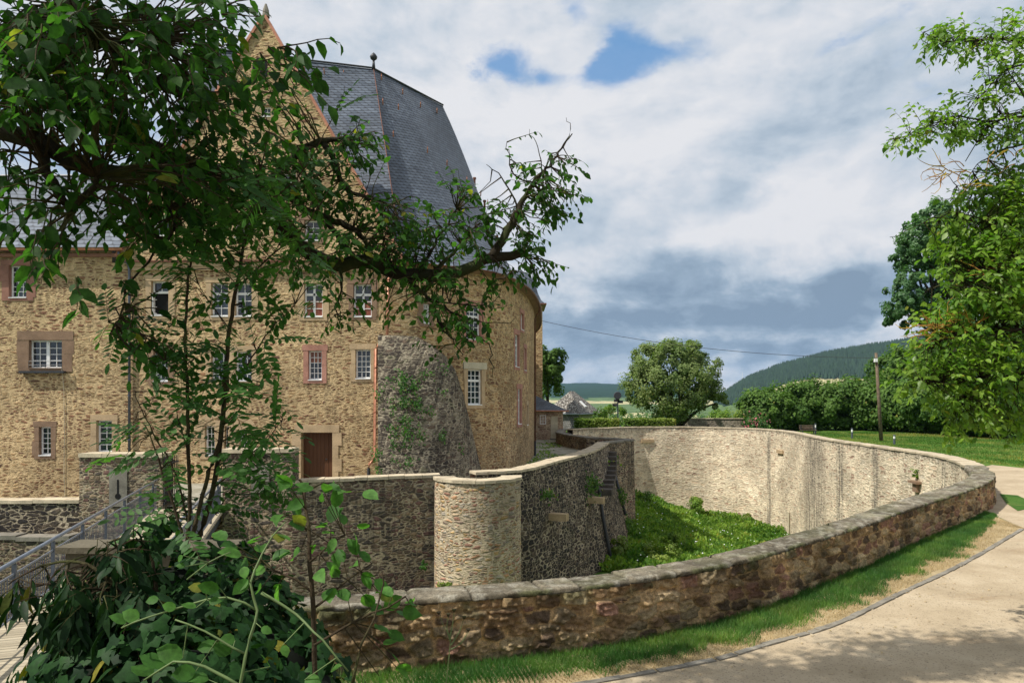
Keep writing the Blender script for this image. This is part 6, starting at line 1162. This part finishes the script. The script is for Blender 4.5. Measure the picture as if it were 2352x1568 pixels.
def tree(name, label, x, y0, y1, Y, w, seed, n, size, matk, zb=GZ, cy=.5, clumps=60, cat='tree', group=None, tight=.2, hollow=.45, limbs=9, r0=.22, trk=True, hfrac=1.0, depth=1.0):
    """crown spans survey height y0 (top) .. y1 (bottom) and width w at distance Y"""
    X = (x - CX) / F * Y; zt = (HZ - y0) / F * Y; zb2 = (HZ - y1) / F * Y; rx = w / 2 / F * Y; rz = (zt - zb2) / 2; t = thing(name, label, cat, (X, Y, zb), group)
    o, cl = crown('crown', t, (X, Y, zb2 + rz), (rx, rx * depth, rz), n, size, matk, seed, clumps, tight, hollow)
    if trk: trunk(t, (X, Y, zb - .5), (X, Y, zb2 + rz * 1.3), r0, cl, seed, limbs)
    return t
# big spreading tree in the middle
t = thing('spreading_tree', 'big round grey-green tree with leaning trunk beyond the moat wall', 'tree', (P(1560, 0, 79)[0], 79, GZ)); cl_all = []
L = []
for i, (x, y, w, h, n, k) in enumerate(((1545, 870, 225, 195, 9000, 90), (1530, 830, 190, 115, 4200, 45), (1480, 890, 105, 120, 2600, 30), (1600, 860, 115, 150, 2800, 35), (1625, 920, 110, 60, 1300, 18), (1570, 800, 100, 45, 1200, 14))):
    rx = w / 2 / F * 79; rz = h / 2 / F * 79; o, cl = crown('crown', t, P(x, y, 79 + (i % 3 - 1) * 1.2), (rx, rx * .9, rz), int(n * 2.1), .235, 'leaf_willow', 40 + i, int(k * 1.4), .17, .5); cl_all.append(cl)
cl_all = np.vstack(cl_all); b = MB(); bs = np.array((P(1558, 0, 79)[0], 79, GZ - .3))
for l, rd in (([(1552, 985, 79), (1545, 950, 79), (1540, 900, 79), (1530, 850, 79)], [.45, .3, .2, .08]), ([(1560, 985, 79), (1580, 935, 78.5), (1605, 890, 78), (1612, 850, 78)], [.4, .28, .2, .08]), ([(1548, 975, 79), (1520, 930, 79.5), (1490, 880, 79.5)], [.35, .22, .08]), ([(1565, 975, 78.5), (1600, 945, 78.5), (1645, 925, 78.5)], [.25, .15, .06]), ([(1556, 985, 78), (1562, 940, 77.6), (1560, 880, 77.5)], [.3, .2, .08])): b.tube(poly3(l), rd, 8)
b.build('trunk', M['bark'], t, True)
tree('dark_tree', 'tall dark green tree standing behind the castle tower', 1258, 778, 915, 82, 88, 61, 9000, .32, 'leaf_bush', cy=.5, clumps=46, tight=.24, hollow=.3)
for i, (x, y0, y1, Y, w, mk, lab) in enumerate(((1405, 930, 990, 79, 80, 'leaf_weed', 'light green bush behind the clipped hedge, left of the spreading tree'), (1715, 925, 990, 86, 85, 'leaf_hedge', 'yellow-green bush behind the low grey wall and the roses'), (1655, 935, 990, 88, 70, 'leaf_weed', 'small light bush in the gap right of the spreading tree'), (1378, 945, 990, 80, 50, 'leaf_bush', 'dark low bush behind the left clipped hedge'))):
    tree('bush', lab, x, y0, y1, Y, w, 70 + i, 2200, .2, mk, cat='bush', clumps=30, trk=False, tight=.28)
# row of shrubs behind the lawn
shr = [(1760, 893, 82, 95, 'leftmost shrub of the dark row behind the lawn, low beside the roses'), (1815, 880, 83, 95, 'shrub behind the park bench in the dark row'), (1870, 870, 84, 100, 'shrub of the dark row standing over the right end of the bench'), (1930, 866, 84, 105, 'rounded shrub of the row above the left lawn lamp'), (1990, 860, 83, 100, 'shrub of the row just left of the wooden pole'), (2045, 868, 80, 100, 'shrub of the row right behind the wooden pole'), (2105, 880, 78, 110, 'shrub of the row right of the nearest lawn lamp'), (2170, 890, 74, 120, 'dark shrub of the row under the yellow-green tree'), (2235, 890, 70, 120, 'dark shrub of the row half hidden by hanging branches'), (2310, 880, 66, 130, 'rightmost dark shrub of the row at the picture edge')]
for i, (x, y0, Y, w, lab) in enumerate(shr):
    tree('shrub', lab, x, y0, 990 + (6 if i > 6 else 0), Y, w * 1.45, 80 + i, 8500, .33, 'leaf_bush', clumps=75, cat='shrub', group='row of dark shrubs behind the lawn', tight=.26, hollow=.6, limbs=5, r0=.12)
for i, (x, y0, y1, Y, w, lab) in enumerate(((2075, 785, 960, 92, 130, 'green tree rising behind the shrubs beside the wooden pole'), (2160, 770, 960, 90, 150, 'tree behind the shrub row under the hanging bright branches'), (2290, 740, 970, 84, 190, 'tall tree at the right edge behind the shrub row'))):
    tree('broadleaf_tree', lab, x, y0, y1, Y, w * 1.2, 100 + i, 12000, .36, 'leaf_bush', clumps=90, group='trees behind the shrub row', tight=.2, hollow=.5)
# tall ash
t = thing('ash_tree', 'tall blue-green tree behind the bright branches, standing against the sky', 'tree', (P(2180, 0, 76)[0], 76, GZ)); cls = []
for i, (x, y, w, h, n, k) in enumerate(((2120, 540, 120, 110, 3600, 30), (2150, 500, 110, 90, 3000, 28), (2075, 590, 70, 80, 1600, 16), (2075, 690, 110, 100, 3000, 26), (2115, 590, 120, 80, 2400, 22), (2180, 600, 170, 170, 5000, 40), (2085, 640, 90, 50, 1300, 12), (2070, 730, 95, 60, 1700, 14), (2130, 700, 130, 120, 3200, 28), (2230, 720, 200, 200, 5000, 40), (2250, 540, 180, 180, 4200, 32))):
    rx = w / 2 / F * 76; o, cl = crown('crown', t, P(x, y, 76 + i % 3), (rx, rx, h / 2 / F * 76), int(n * 1.3), .29, 'leaf_ash', 120 + i, int(k * 1.6), .20, .25); cls.append(cl)
trunk(t, (P(2200, 0, 76)[0], 76, GZ - .3), P(2180, 560, 77), .5, np.vstack(cls), 5, 26)
# bright tree reaching in from the right
rng = np.random.default_rng(21)
t = thing('bright_tree', 'sunlit yellow-green tree reaching in from the right edge with long low branches', 'tree', (9.6, 11.8, GZ))
lm = [([(2700, 700, 12), (2500, 520, 11.5), (2370, 250, 11), (2320, 170, 11), (2300, 130, 11)], [.09, .05, .02, .006]), ([(2600, 560, 11.5), (2400, 300, 11), (2300, 260, 11), (2240, 330, 11), (2220, 370, 11)], [.04, .025, .012, .006]), ([(2352, 330, 11), (2290, 350, 11), (2230, 390, 11)], [.02, .01, .005]), ([(2600, 700, 11.5), (2400, 540, 11), (2300, 520, 11), (2200, 490, 11), (2120, 510, 11), (2050, 548, 11)], [.07, .03, .018, .009, .004]),
      ([(2700, 900, 12), (2500, 780, 11.5), (2352, 600, 11), (2280, 600, 11), (2200, 640, 11), (2140, 660, 11)], [.12, .08, .05, .03, .012]), ([(2500, 780, 11.5), (2340, 760, 11), (2240, 760, 11), (2150, 780, 11)], [.08, .05, .03, .01]), ([(2500, 860, 11.5), (2380, 850, 11), (2250, 870, 11), (2130, 880, 11)], [.07, .04, .02, .008]), ([(2500, 800, 11.5), (2360, 780, 11), (2280, 830, 11), (2200, 920, 11)], [.05, .03, .01]), ([(2352, 460, 11.4), (2250, 440, 11.4), (2190, 420, 11.4), (2160, 380, 11.4)], [.03, .015, .006, .003])]
skel = []; b = MB()
for l, rd in lm: c = poly3(l, .02, rng); skel.append(c); b.tube(c, rd, 7)
b.build('branches', M['bark'], t, True); b = MB(); b.tube(catmull([(9.9, 12.2, GZ - .3), (9.9, 12.2, -1.2), P(2700, 900, 12), P(2700, 700, 12), P(2760, 300, 12.5)], .4), [.34, .26, .2, .15, .08], 12); b.build('trunk', M['bark'], t, True)
LB = Leaves(9); tw = MB()
rB = [(2150, 85, 11, 35, 16, .3, 16), (2200, 95, 11, 40, 22, .3, 20), (2270, 95, 11, 50, 25, .4, 30), (2335, 90, 11, 40, 35, .4, 26), (2310, 170, 11, 40, 40, .4, 26), (2290, 230, 11, 20, 20, .3, 9), (2245, 225, 11, 30, 18, .3, 10), (2060, 320, 11, 25, 10, .2, 8), (2110, 300, 11, 35, 14, .3, 14), (2160, 270, 11, 40, 18, .3, 20), (2210, 290, 11, 50, 22, .3, 24), (2280, 290, 11, 50, 30, .3, 28), (2340, 280, 11, 40, 40, .4, 24)]
# survey rows for the upper sprays come from their own limbs
up_l = [([(2500, 120, 11.3), (2352, 95, 11), (2270, 90, 11), (2190, 100, 11), (2120, 75, 11)], [.03, .02, .01, .004]), ([(2400, 170, 11), (2340, 150, 11), (2290, 180, 11), (2250, 225, 11)], [.015, .01, .004]), ([(2500, 330, 11.3), (2352, 270, 11), (2270, 280, 11), (2190, 268, 11), (2110, 300, 11), (2040, 325, 11)], [.03, .02, .012, .004])]
b = MB()
for l, rd in up_l: c = poly3(l, .01, rng); skel.append(c); b.tube(c, rd, 6)
b.build('upper_branches', M['bark'], t, True)
rB = [q_[:6] + (int(q_[6] * 1.7),) for q_ in rB]
spray(LB, tw, skel, rB, rng, .105, (.15, .40), .05, .30, .004, 1.6)
rB2 = [(2200, 440, 11.3, 40, 25, .4, 24), (2270, 430, 11.3, 60, 35, .5, 44), (2335, 420, 11.2, 40, 45, .5, 40), (2180, 510, 11.2, 60, 40, .5, 52), (2260, 510, 11.2, 60, 50, .6, 70), (2330, 520, 11.2, 50, 60, .6, 66), (2170, 590, 11.2, 60, 40, .5, 52), (2250, 600, 11, 60, 50, .6, 74), (2330, 610, 11, 50, 60, .6, 70), (2190, 660, 11, 60, 35, .5, 50), (2270, 680, 11, 60, 50, .6, 64), (2330, 700, 11, 50, 60, .6, 60),
       (2160, 740, 11, 45, 35, .5, 36), (2230, 760, 11, 60, 45, .5, 56), (2310, 790, 11, 60, 55, .6, 66), (2130, 800, 11, 40, 25, .4, 26), (2160, 850, 11, 60, 35, .5, 46), (2240, 850, 11, 60, 45, .5, 56), (2110, 875, 11, 40, 20, .4, 20), (2310, 870, 11, 55, 55, .6, 56), (2180, 900, 11, 50, 30, .4, 32), (2200, 950, 11, 35, 30, .3, 20), (2260, 930, 11, 50, 40, .5, 36), (2330, 950, 11, 35, 40, .4, 24), (2430, 500, 11.5, 60, 180, .8, 120), (2430, 800, 11.5, 60, 150, .8, 100), (2480, 250, 11.5, 90, 150, .8, 90)]
rB2 = [((q_[0] + 28,) + q_[1:6] if q_[0] < 2300 and q_[1] < 720 else q_[:6]) + (int(q_[6] * 1.25),) for q_ in rB2]
spray(LB, tw, skel, rB2, rng, .125, (.15, .45), .055, .40, .004, 1.2)
LB.build('leaves', OVAL, M['leaf_sun'], t)
for k_, (x, y, rx, ry, nn_) in enumerate(((2310, 560, 110, 110, 1500), (2290, 720, 120, 110, 1600), (2340, 880, 70, 90, 900), (2420, 700, 130, 260, 2200))): crown('inner_leaves', t, P(x, y, 13.2), (rx / F * 13.2, 1.0, ry / F * 13.2), nn_, .12, 'leaf_rowan', 300 + k_, 30, .3, .3, OVAL); tw.build('twigs', M['twig'], t)
b = MB()
for (x, y, n) in ((2140, 760, 10), (2190, 750, 10), (2240, 740, 7), (2330, 360, 4), (2170, 400, 6), (2200, 395, 6), (2240, 410, 5), (2290, 620, 5)):
    for _ in range(n):
        p = P(x + rng.normal(0, 18), y + rng.normal(0, 14), 10.7); d = unit(np.array((-.8, rng.normal(0, .3), rng.normal(0, .5)))); pts = [p]
        for k in range(6): d = unit(d + rng.normal(0, .3, 3)); pts.append(pts[-1] + d * .07)
        b.tube(pts, [.009, .003], 4, False); q_ = pts[2]; d2 = unit(d + rng.normal(0, .8, 3)); b.tube([q_, q_ + d2 * .09, q_ + d2 * .15 + rng.normal(0, .02, 3)], [.006, .002], 4, False)
b.build('lichen_growth', M['lichtwig'], t)['kind'] = 'stuff'
# ---------------------------------------------------------------- hedges, roses, weeds
def hedge(x0, x1, y0, Y, seed, lab):
    X0, X1 = P(x0, 0, Y)[0], P(x1, 0, Y)[0]; zt = P(0, y0, Y)[2]; t = thing('clipped_hedge', lab, 'hedge', ((X0 + X1) / 2, Y + .6, GZ), 'clipped hedges behind the far moat wall'); r = np.random.default_rng(seed); L = Leaves(seed); n = 5200
    p = np.stack([r.uniform(X0, X1, n), r.uniform(Y, Y + 1.3, n), r.uniform(GZ, zt, n)], 1); f = r.integers(0, 3, n); p[f == 0, 1] = Y + r.normal(0, .04, (f == 0).sum()); p[f == 1, 2] = zt + r.normal(0, .05, (f == 1).sum()) + .05 * np.sin(p[f == 1, 0] * 3)
    L.add(p, unit(r.normal(0, 1, p.shape)), unit(r.normal(0, .6, p.shape) + (0, -.6, .8)), r.uniform(.12, .2, n)); L.build('leaves', DIA, M['leaf_hedge'], t); b = MB(); b.box(X0 + .15, X1 - .15, Y + .15, Y + 1.15, GZ, zt - .15); b.build('twiggy_core', M['ivy_inside'], t)
hedge(1320, 1422, 963, 71.5, 1, 'clipped yellow-green hedge nearest the castle, left of the gap'); hedge(1434, 1552, 963, 72, 2, 'clipped yellow-green hedge right of the gap, ending at the spreading tree')
t = tree('rose_bush', 'rambling rose bush with pink blooms at the end of the low grey wall', 1735, 950, 990, 76, 60, 140, 1500, .14, 'leaf_rose', cat='rose bush', clumps=22, trk=False, tight=.3); L = Leaves(33); r = np.random.default_rng(4); p = np.stack([P(1735 + a * 16, 968 + c * 9, 75.2)for a, c in r.normal(0, 1, (70, 2))]); L.add(p, unit(r.normal(0, 1, p.shape)), (0, -1, .3), r.uniform(.12, .22, 70)); L.build('blooms', DIA, M['petal'], t)
def low_plant(name, label, c, rad, n, size, matk, seed, cat='plant', tight=.35, tpl=DIA, clumps=16, group=None):
    t = thing(name, label, cat, tuple(c), group); crown('leaves', t, (c[0], c[1], c[2] + rad[2] * .9), rad, n, size, matk, seed, clumps, tight, .2, tpl)
fz = lambda x, y: float(floor_z(np.array(x), np.array(y)))
X, Y = 15.7, 60.5; low_plant('moat_shrub', 'leafy green shrub growing against the foot of the far moat wall', (P(1606, 0, 66.3)[0], 66.3, -11.1), (1.0, .8, 1.5), 2200, .17, 'leaf_weed', 5, 'shrub')
pm = [(1502, 1290, -9.3, (1.5, .9, .55), 'leaf_hedge', 'yellow-green weeds spilling up behind the ring wall coping, in the moat'), (1475, 1160, -8.6, (1.3, 1.2, .8), 'leaf_bush', 'dark bush in the shade beside the bastion corner foot'), (1715, 1200, -11.0, (.5, .4, .5), 'leaf_hedge', 'small yellow-green tuft at the foot of the far wall'), (1545, 1262, -9.6, (.5, .5, .6), 'leaf_weed', 'grey-green tuft standing in the moat grass'), (1425, 1290, -8.9, (.5, .5, .8), 'leaf_hedge', 'bright sprig at the foot of the dark battered wall')]
for i, (x, y, z, rad, mk, lab) in enumerate(pm): gX, gY, z = gfloor(x, y); low_plant('weed_clump', lab, (gX, gY, z - .1), rad, 1300, .13, mk, 200 + i, 'weeds')
low_plant('weed_clump', 'bright green tuft at the foot of the round turret', (P(1025, 0, 22.9)[0], 22.9, P(0, 1353, 22.9)[2]), (.32, .25, .14), 260, .08, 'leaf_hedge', 210, 'weeds', clumps=9)
low_plant('weed_clump', 'small dark fern on the moat wall left of the turret', (P(975, 0, 25.2)[0], 25.0, P(0, 1310, 25)[2]), (.22, .15, .2), 140, .07, 'leaf_rowan', 211, 'weeds', clumps=7)
low_plant('wall_plant', 'little plant growing on the stone ledge of the far wall', tuple(LEDGE), (.22, .2, .38), 160, .09, 'leaf_weed', 212, clumps=8)
# climbers on the buttress
cb = thing('wall_climber', 'straggling green climber hanging on the grey buttress', 'climber', (-4.6, 28.6, -2)); L = Leaves(51); r = np.random.default_rng(6)
def on_butt(x, y):
    best = None
    for a in range(len(BUTT) - 1):
        for f in (0, .25, .5, .75):
            for i in range(2, len(BUTT[0])):
                p = np.array(BUTT[a][i]) * (1 - f) + np.array(BUTT[a + 1][i]) * f; e = math.hypot(CX + F * p[0] / p[1] - x, HZ - F * p[2] / p[1] - y)
                if best is None or e < best[0]: best = (e, p)
    return best[1]
for (x, y, sx_, sy_, n) in ((915, 895, 14, 18, 9), (925, 870, 10, 10, 5), (935, 925, 20, 22, 9), (955, 890, 10, 18, 5), (945, 960, 15, 20, 8), (925, 990, 12, 10, 4), (960, 935, 14, 12, 3), (1010, 905, 6, 5, 1), (1008, 850, 4, 4, 1), (885, 1040, 8, 6, 2), (920, 1020, 12, 5, 2), (935, 1050, 16, 6, 2), (900, 1070, 16, 4, 2), (1000, 1005, 14, 8, 2), (985, 860, 8, 6, 1), (1050, 1030, 8, 8, 1), (960, 1010, 10, 8, 1)):
    for _ in range(n):
        p = on_butt(x + r.normal(0, sx_), y + r.normal(0, sy_)); q_ = p + r.normal(0, .13, (26, 3)) + (0, -.1, 0); L.add(q_, unit(r.normal(0, .6, (26, 3)) + (0, -.2, -.6)), unit(r.normal(0, .4, (26, 3)) + (0, -1, .5)), r.uniform(.07, .13, 26))
L.build('leaves', OVAL, M['leaf_rowan'], cb)
bc = thing('wall_climber', 'thin green climber on the dark moat wall below the bastion', 'climber', tuple(on_bast(1352, 1110)[0])); L = Leaves(52)
for (x, y, s_, n) in ((1354, 1105, 7, 8), (1352, 1125, 7, 6), (1250, 1140, 6, 4), (1435, 1140, 7, 7), (1440, 1130, 6, 4), (1442, 1200, 6, 5), (1410, 1060, 7, 3)):
    for _ in range(n): p, j = on_bast(x + r.normal(0, s_), y + r.normal(0, s_ * 1.4)); q_ = p + r.normal(0, .15, (20, 3)) + (.15, -.1, 0); L.add(q_, unit(r.normal(0, 1, (20, 3))), unit(r.normal(0, .5, (20, 3)) + (.5, -1, .5)), r.uniform(.09, .16, 20))
L.build('leaves', DIA, M['leaf_bush'], bc)
# ---------------------------------------------------------------- grass
def blades(name, pts, h, w, matk, label, seed, lean=.35, tone=None):
    r = np.random.default_rng(seed); n = len(pts); a = r.uniform(0, 2 * math.pi, n); hh = h * r.uniform(.5, 1.25, n); sd_ = np.stack([np.cos(a), np.sin(a), 0 * a], 1) * (w * r.uniform(.7, 1.3, n))[:, None]; ln = r.normal(0, lean, (n, 2)) * hh[:, None]
    tip_ = pts + np.column_stack([ln, hh]); md = pts + np.column_stack([ln * .35, hh * .6]); V = np.stack([pts - sd_, pts + sd_, md + sd_ * .7, tip_, md - sd_ * .7], 1).reshape(-1, 3)
    base = np.arange(n)[:, None] * 5; FQ = np.concatenate([base + np.array([[0, 1, 2, 4]]), base + np.array([[4, 2, 3, 3]])], 0)
    F3 = base + np.array([[0, 1, 2, 4]]); me_f = F3
    V4 = np.stack([pts - sd_, pts + sd_, tip_ + sd_ * .12, tip_ - sd_ * .12], 1).reshape(-1, 3); F4 = np.arange(n)[:, None] * 4 + np.arange(4)[None]
    o = npmesh(name, V4, F4, M[matk], attrs={'rnd': np.repeat(np.clip((r.random(n) if tone is None else tone + r.normal(0, .14, n)), 0, 1), 4)}); tag(o, label, None, None, 'stuff'); return o
r = np.random.default_rng(77)
vis = [(-1.2, 12.2)]
wb = outer[:i_tip]; wbn = nout[:i_tip]; sw = arclen(wb)
dry = catmull([(-4, 7.9), (-2.2, 8.5), (-.5, 9.15), (1.0, 9.55), (2.6, 10.35), (3.9, 11.15), (5.4, 12.4), (7.6, 14.4), (10.3, 17.0), (13.6, 20.6), (14.9, 22.2)], .2); sdry = arclen(dry)
def between(A, sa, B, sb_, n, lo, hi, pw=1.0):
    f = r.random(n); a = np.stack([np.interp(f * sa[-1], sa, A[:, k]) for k in (0, 1)], 1); Bf = catmull(list(B), .02) if len(B) < 400 else B
    bi = np.argmin(((a[:, None, :] - Bf[None, ::3, :]) ** 2).sum(-1), 1) * 3; bb = Bf[np.minimum(bi, len(Bf) - 1)]; t_ = (lo + (hi - lo) * r.random(n) ** pw) * (1 + (fbm(a[:, 0] * 2.3, a[:, 1] * 2.3, 3) - .5) * .9); return a * (1 - t_[:, None]) + bb * t_[:, None]
sel = (wb[:, 0] > -3.2) & (wb[:, 0] < 15.2); A = wb[sel] + wbn[sel] * .03; pg = np.vstack([between(A, arclen(A), dry, sdry, 64000, 0, .97, 1.0), between(A, arclen(A), dry, sdry, 16000, .8, 1.25, 1.4)]) 
blades('verge_grass', np.column_stack([pg, np.full(len(pg), GZ + .01)]), .10, .0048, 'grassblade', 'green grass growing along the foot of the ring wall', 3, .35, sstep(fbm(pg[:, 0] * 1.3, pg[:, 1] * 1.3, 4), .3, .75) * .8)
Kb = catmull(kerb_pts[:9], .2); pd = between(dry, sdry, Kb + np.array((-.05, .05)), None, 26000, -.25, .97); blades('dry_grass', np.column_stack([pd, np.full(len(pd), GZ + .01)]), .035, .0045, 'dryblade', 'dry yellow grass beside the kerb', 4, .6)
pm_ = np.stack([r.uniform(4, 24, 130000), r.uniform(34, 70, 130000)], 1); xd = CX + F * pm_[:, 0] / pm_[:, 1]; zf_ = floor_z(pm_[:, 0], pm_[:, 1]); yd = HZ - F * zf_ / pm_[:, 1]; ok = (xd > 1380) & (xd < 1830) & (yd > 1100) & (yd < 1330); pm_ = pm_[ok]; zf_ = zf_[ok]; hgt = .14 + .42 * sstep(fbm(pm_[:, 0] / 1.5, pm_[:, 1] / 1.5, 3, 5), .4, .75)
n = len(pm_); L = Leaves(60); cl_ = fbm(pm_[:, 0] / 1.2, pm_[:, 1] / 1.2, 4, 9); L.add(np.column_stack([pm_, zf_ + hgt * r.random(n)]), unit(r.normal(0, .7, (n, 3)) + (0, 0, .9)), unit(r.normal(0, .7, (n, 3)) + (0, -.3, .7)), r.uniform(.12, .30, n), np.clip(cl_ * 1.6 - .4 + r.normal(0, .2, n), 0, 1)); o = L.build('moat_weeds', LFT, M['leaf_weed'], None); tag(o, 'rank grass and weeds on the moat floor', kind='stuff')
k_ = r.choice(n, 260); L = Leaves(62); L.add(np.column_stack([pm_[k_], zf_[k_] + hgt[k_] + .12]), (1, 0, 0), (0, -.5, .8), .09); tag(L.build('moat_flowers', DIA, M['white'], None), 'tiny white flowers scattered in the moat grass', kind='stuff')
pf_ = np.stack([r.uniform(-1, 12, 900), r.uniform(9, 17, 900)], 1); dk_ = np.min(np.hypot(pf_[:, None, 0] - Kb[None, ::4, 0], pf_[:, None, 1] - Kb[None, ::4, 1]), 1); on_w = np.min(np.hypot(pf_[:, None, 0] - wb[None, ::4, 0], pf_[:, None, 1] - wb[None, ::4, 1]), 1); side = pf_[:, 1] < np.interp(pf_[:, 0], Kb[:, 0], Kb[:, 1]); ok = (on_w > .25) & (side & (r.random(900) < np.exp(-dk_ * .9) * 1.2) | ~side & (dk_ < .9)); pf_ = pf_[ok]; L = Leaves(63); n = len(pf_)
L.add(np.column_stack([pf_, np.full(n, GZ + .022)]), unit(r.normal(0, 1, (n, 3)) * (1, 1, .05)), unit(r.normal(0, .15, (n, 3)) + (0, 0, 1)), r.uniform(.025, .06, n)); tag(L.build('fallen_leaves', OVAL, M['dryblade'], None), 'small dry leaves fallen on the verge and path edge', kind='stuff')
pg2 = np.stack([r.uniform(0, 16, 9000), r.uniform(8.6, 24, 9000)], 1); ok = (pg2[:, 1] < np.interp(pg2[:, 0], Kb[:, 0], Kb[:, 1]) - .1) & (r.random(9000) < np.clip(fbm(pg2[:, 0] * .9, pg2[:, 1] * .9, 3, 4) * 2 - .55, 0, 1)); pg2 = pg2[ok]; n = len(pg2); L = Leaves(64)
L.add(np.column_stack([pg2, np.full(n, GZ + .012)]), unit(r.normal(0, 1, (n, 3)) * (1, 1, .1)), unit(r.normal(0, .3, (n, 3)) + (0, 0, 1)), r.uniform(.012, .034, n)); tag(L.build('loose_gravel', DIA, M['pebble'], None), 'loose grit scattered over the sandy path', kind='stuff')
# lawn tufts near the ring wall
pl_ = np.stack([r.uniform(19, 46, 60000), r.uniform(30, 78, 60000)], 1); xd = CX + F * pl_[:, 0] / pl_[:, 1]; ok = (xd > 1760) & (xd < 2380) & (((pl_[:, 0] - 8) / 15.6) ** 2 + ((pl_[:, 1] - 44) / 27) ** 2 > 1.05) & (pl_[:, 0] > np.interp(pl_[:, 1], [28, 35, 39.5, 44, 80], [30, 28, 26.8, 24, 24.5])); pl_ = pl_[ok]; n = len(pl_)
blades('lawn_tufts', np.column_stack([pl_, np.full(n, GZ)]), .09, .03, 'lawnblade', 'rough grass of the lawn beyond the ring wall', 6, .35, sstep(fbm(pl_[:, 0] / 3.2, pl_[:, 1] / 6, 4, 7), .38, .72))
# creepy green bits in the yard
py_ = np.stack([r.uniform(.8, 6, 2600), r.uniform(38, 63, 2600)], 1); ok = fbm(py_[:, 0] / 1.1, py_[:, 1] / 1.6, 3, 2) > .52; py_ = py_[ok]; n = len(py_); L = Leaves(61); L.add(np.column_stack([py_, np.full(n, GZ + .03)]), unit(r.normal(0, 1, (n, 3)) * (1, 1, .3)), unit(r.normal(0, .4, (n, 3)) + (0, -.2, 1)), r.uniform(.1, .2, n)); tag(L.build('yard_weeds', DIA, M['leaf_weed'], None), 'low weeds creeping over the pebbled yard', kind='stuff')
# ---------------------------------------------------------------- forest on the mountain
n = 26000; aa = r.uniform(math.atan((1630 - CX) / F), math.atan((2700 - CX) / F), n); rad = np.sqrt(r.uniform(1250 ** 2, 2900 ** 2, n)); fx_, fy_ = rad * np.sin(aa), rad * np.cos(aa); fz_ = terrain_z(fx_, fy_); xd = CX + F * fx_ / fy_; yd = HZ - F * fz_ / fy_
ln_ = np.interp(xd, [1640, 1690, 1800, 1870, 2352], [930, 926, 884, 868, 860]) + (fbm(fx_ / 130, fy_ / 130, 2) - .5) * 10; ok = (yd < ln_ + 1) & (xd > 1640) & (r.random(n) < .96); fx_, fy_, fz_ = fx_[ok], fy_[ok], fz_[ok]; n = len(fx_)
h = r.uniform(13, 23, n) * (.8 + .4 * fbm(fx_ / 200, fy_ / 200, 2)); w_ = r.uniform(3.2, 5.5, n); ang_ = np.arange(5) * 2 * math.pi / 5; ring = np.stack([fx_[:, None] + w_[:, None] * np.cos(ang_), fy_[:, None] + w_[:, None] * np.sin(ang_), np.broadcast_to((fz_ + 1.5)[:, None], (n, 5))], -1)
ap_ = np.stack([fx_, fy_, fz_ + h], -1)[:, None]; V = np.concatenate([ring, ap_], 1).reshape(-1, 3); F3 = (np.arange(n)[:, None, None] * 6 + np.array([(k, (k + 1) % 5, 5) for k in range(5)])[None]).reshape(-1, 3)
M['conifer'] = leafmat('conifer_green', (.010, .030, .018), (.024, .058, .028), .1, .8); tag(npmesh('mountain_forest', V, F3, M['conifer'], attrs={'rnd': np.repeat(r.random(n) * .94, 6)}), 'conifer forest covering the mountain side', kind='stuff')
# scattered trees on the lower slopes and in the valley
n = 3500; aa = r.uniform(math.atan((1255 - CX) / F), math.atan((2000 - CX) / F), n); rad = r.uniform(260, 1500, n); fx_, fy_ = rad * np.sin(aa), rad * np.cos(aa); ok = fbm(fx_ / 90, fy_ / 90, 3, 4) > .5; fx_, fy_ = fx_[ok], fy_[ok]; fz_ = terrain_z(fx_, fy_); L = Leaves(70)
for k in range(14): o3_ = r.normal(0, 1, (len(fx_), 3)) * (2.4, 2.4, 2.2); L.add(np.stack([fx_, fy_, fz_ + 6], -1) + o3_, unit(r.normal(0, 1, o3_.shape)), unit(r.normal(0, .5, o3_.shape) + (0, -.4, .8)), r.uniform(2.5, 4.5, len(fx_)))
tag(L.build('valley_woods', DIA, M['leaf_bush'], None), 'woods and hedgerows in the valley', kind='stuff')
# ---------------------------------------------------------------- haze over the valley
b = MB(); b.box(-9600, 9600, -9600, 9600, -140, 430); me_m = bpy.data.materials.new('valley_haze'); me_m.use_nodes = True; q = NT(me_m.node_tree)
pv = q.n('ShaderNodeVolumePrincipled', ins={'Color': (.42, .66, 1.0, 1), 'Density': .000045, 'Anisotropy': .25}); q.n('ShaderNodeOutputMaterial', ins={'Volume': pv.outputs[0]})
tag(b.build('haze', me_m), 'thin blue haze over the valley', kind='stuff')
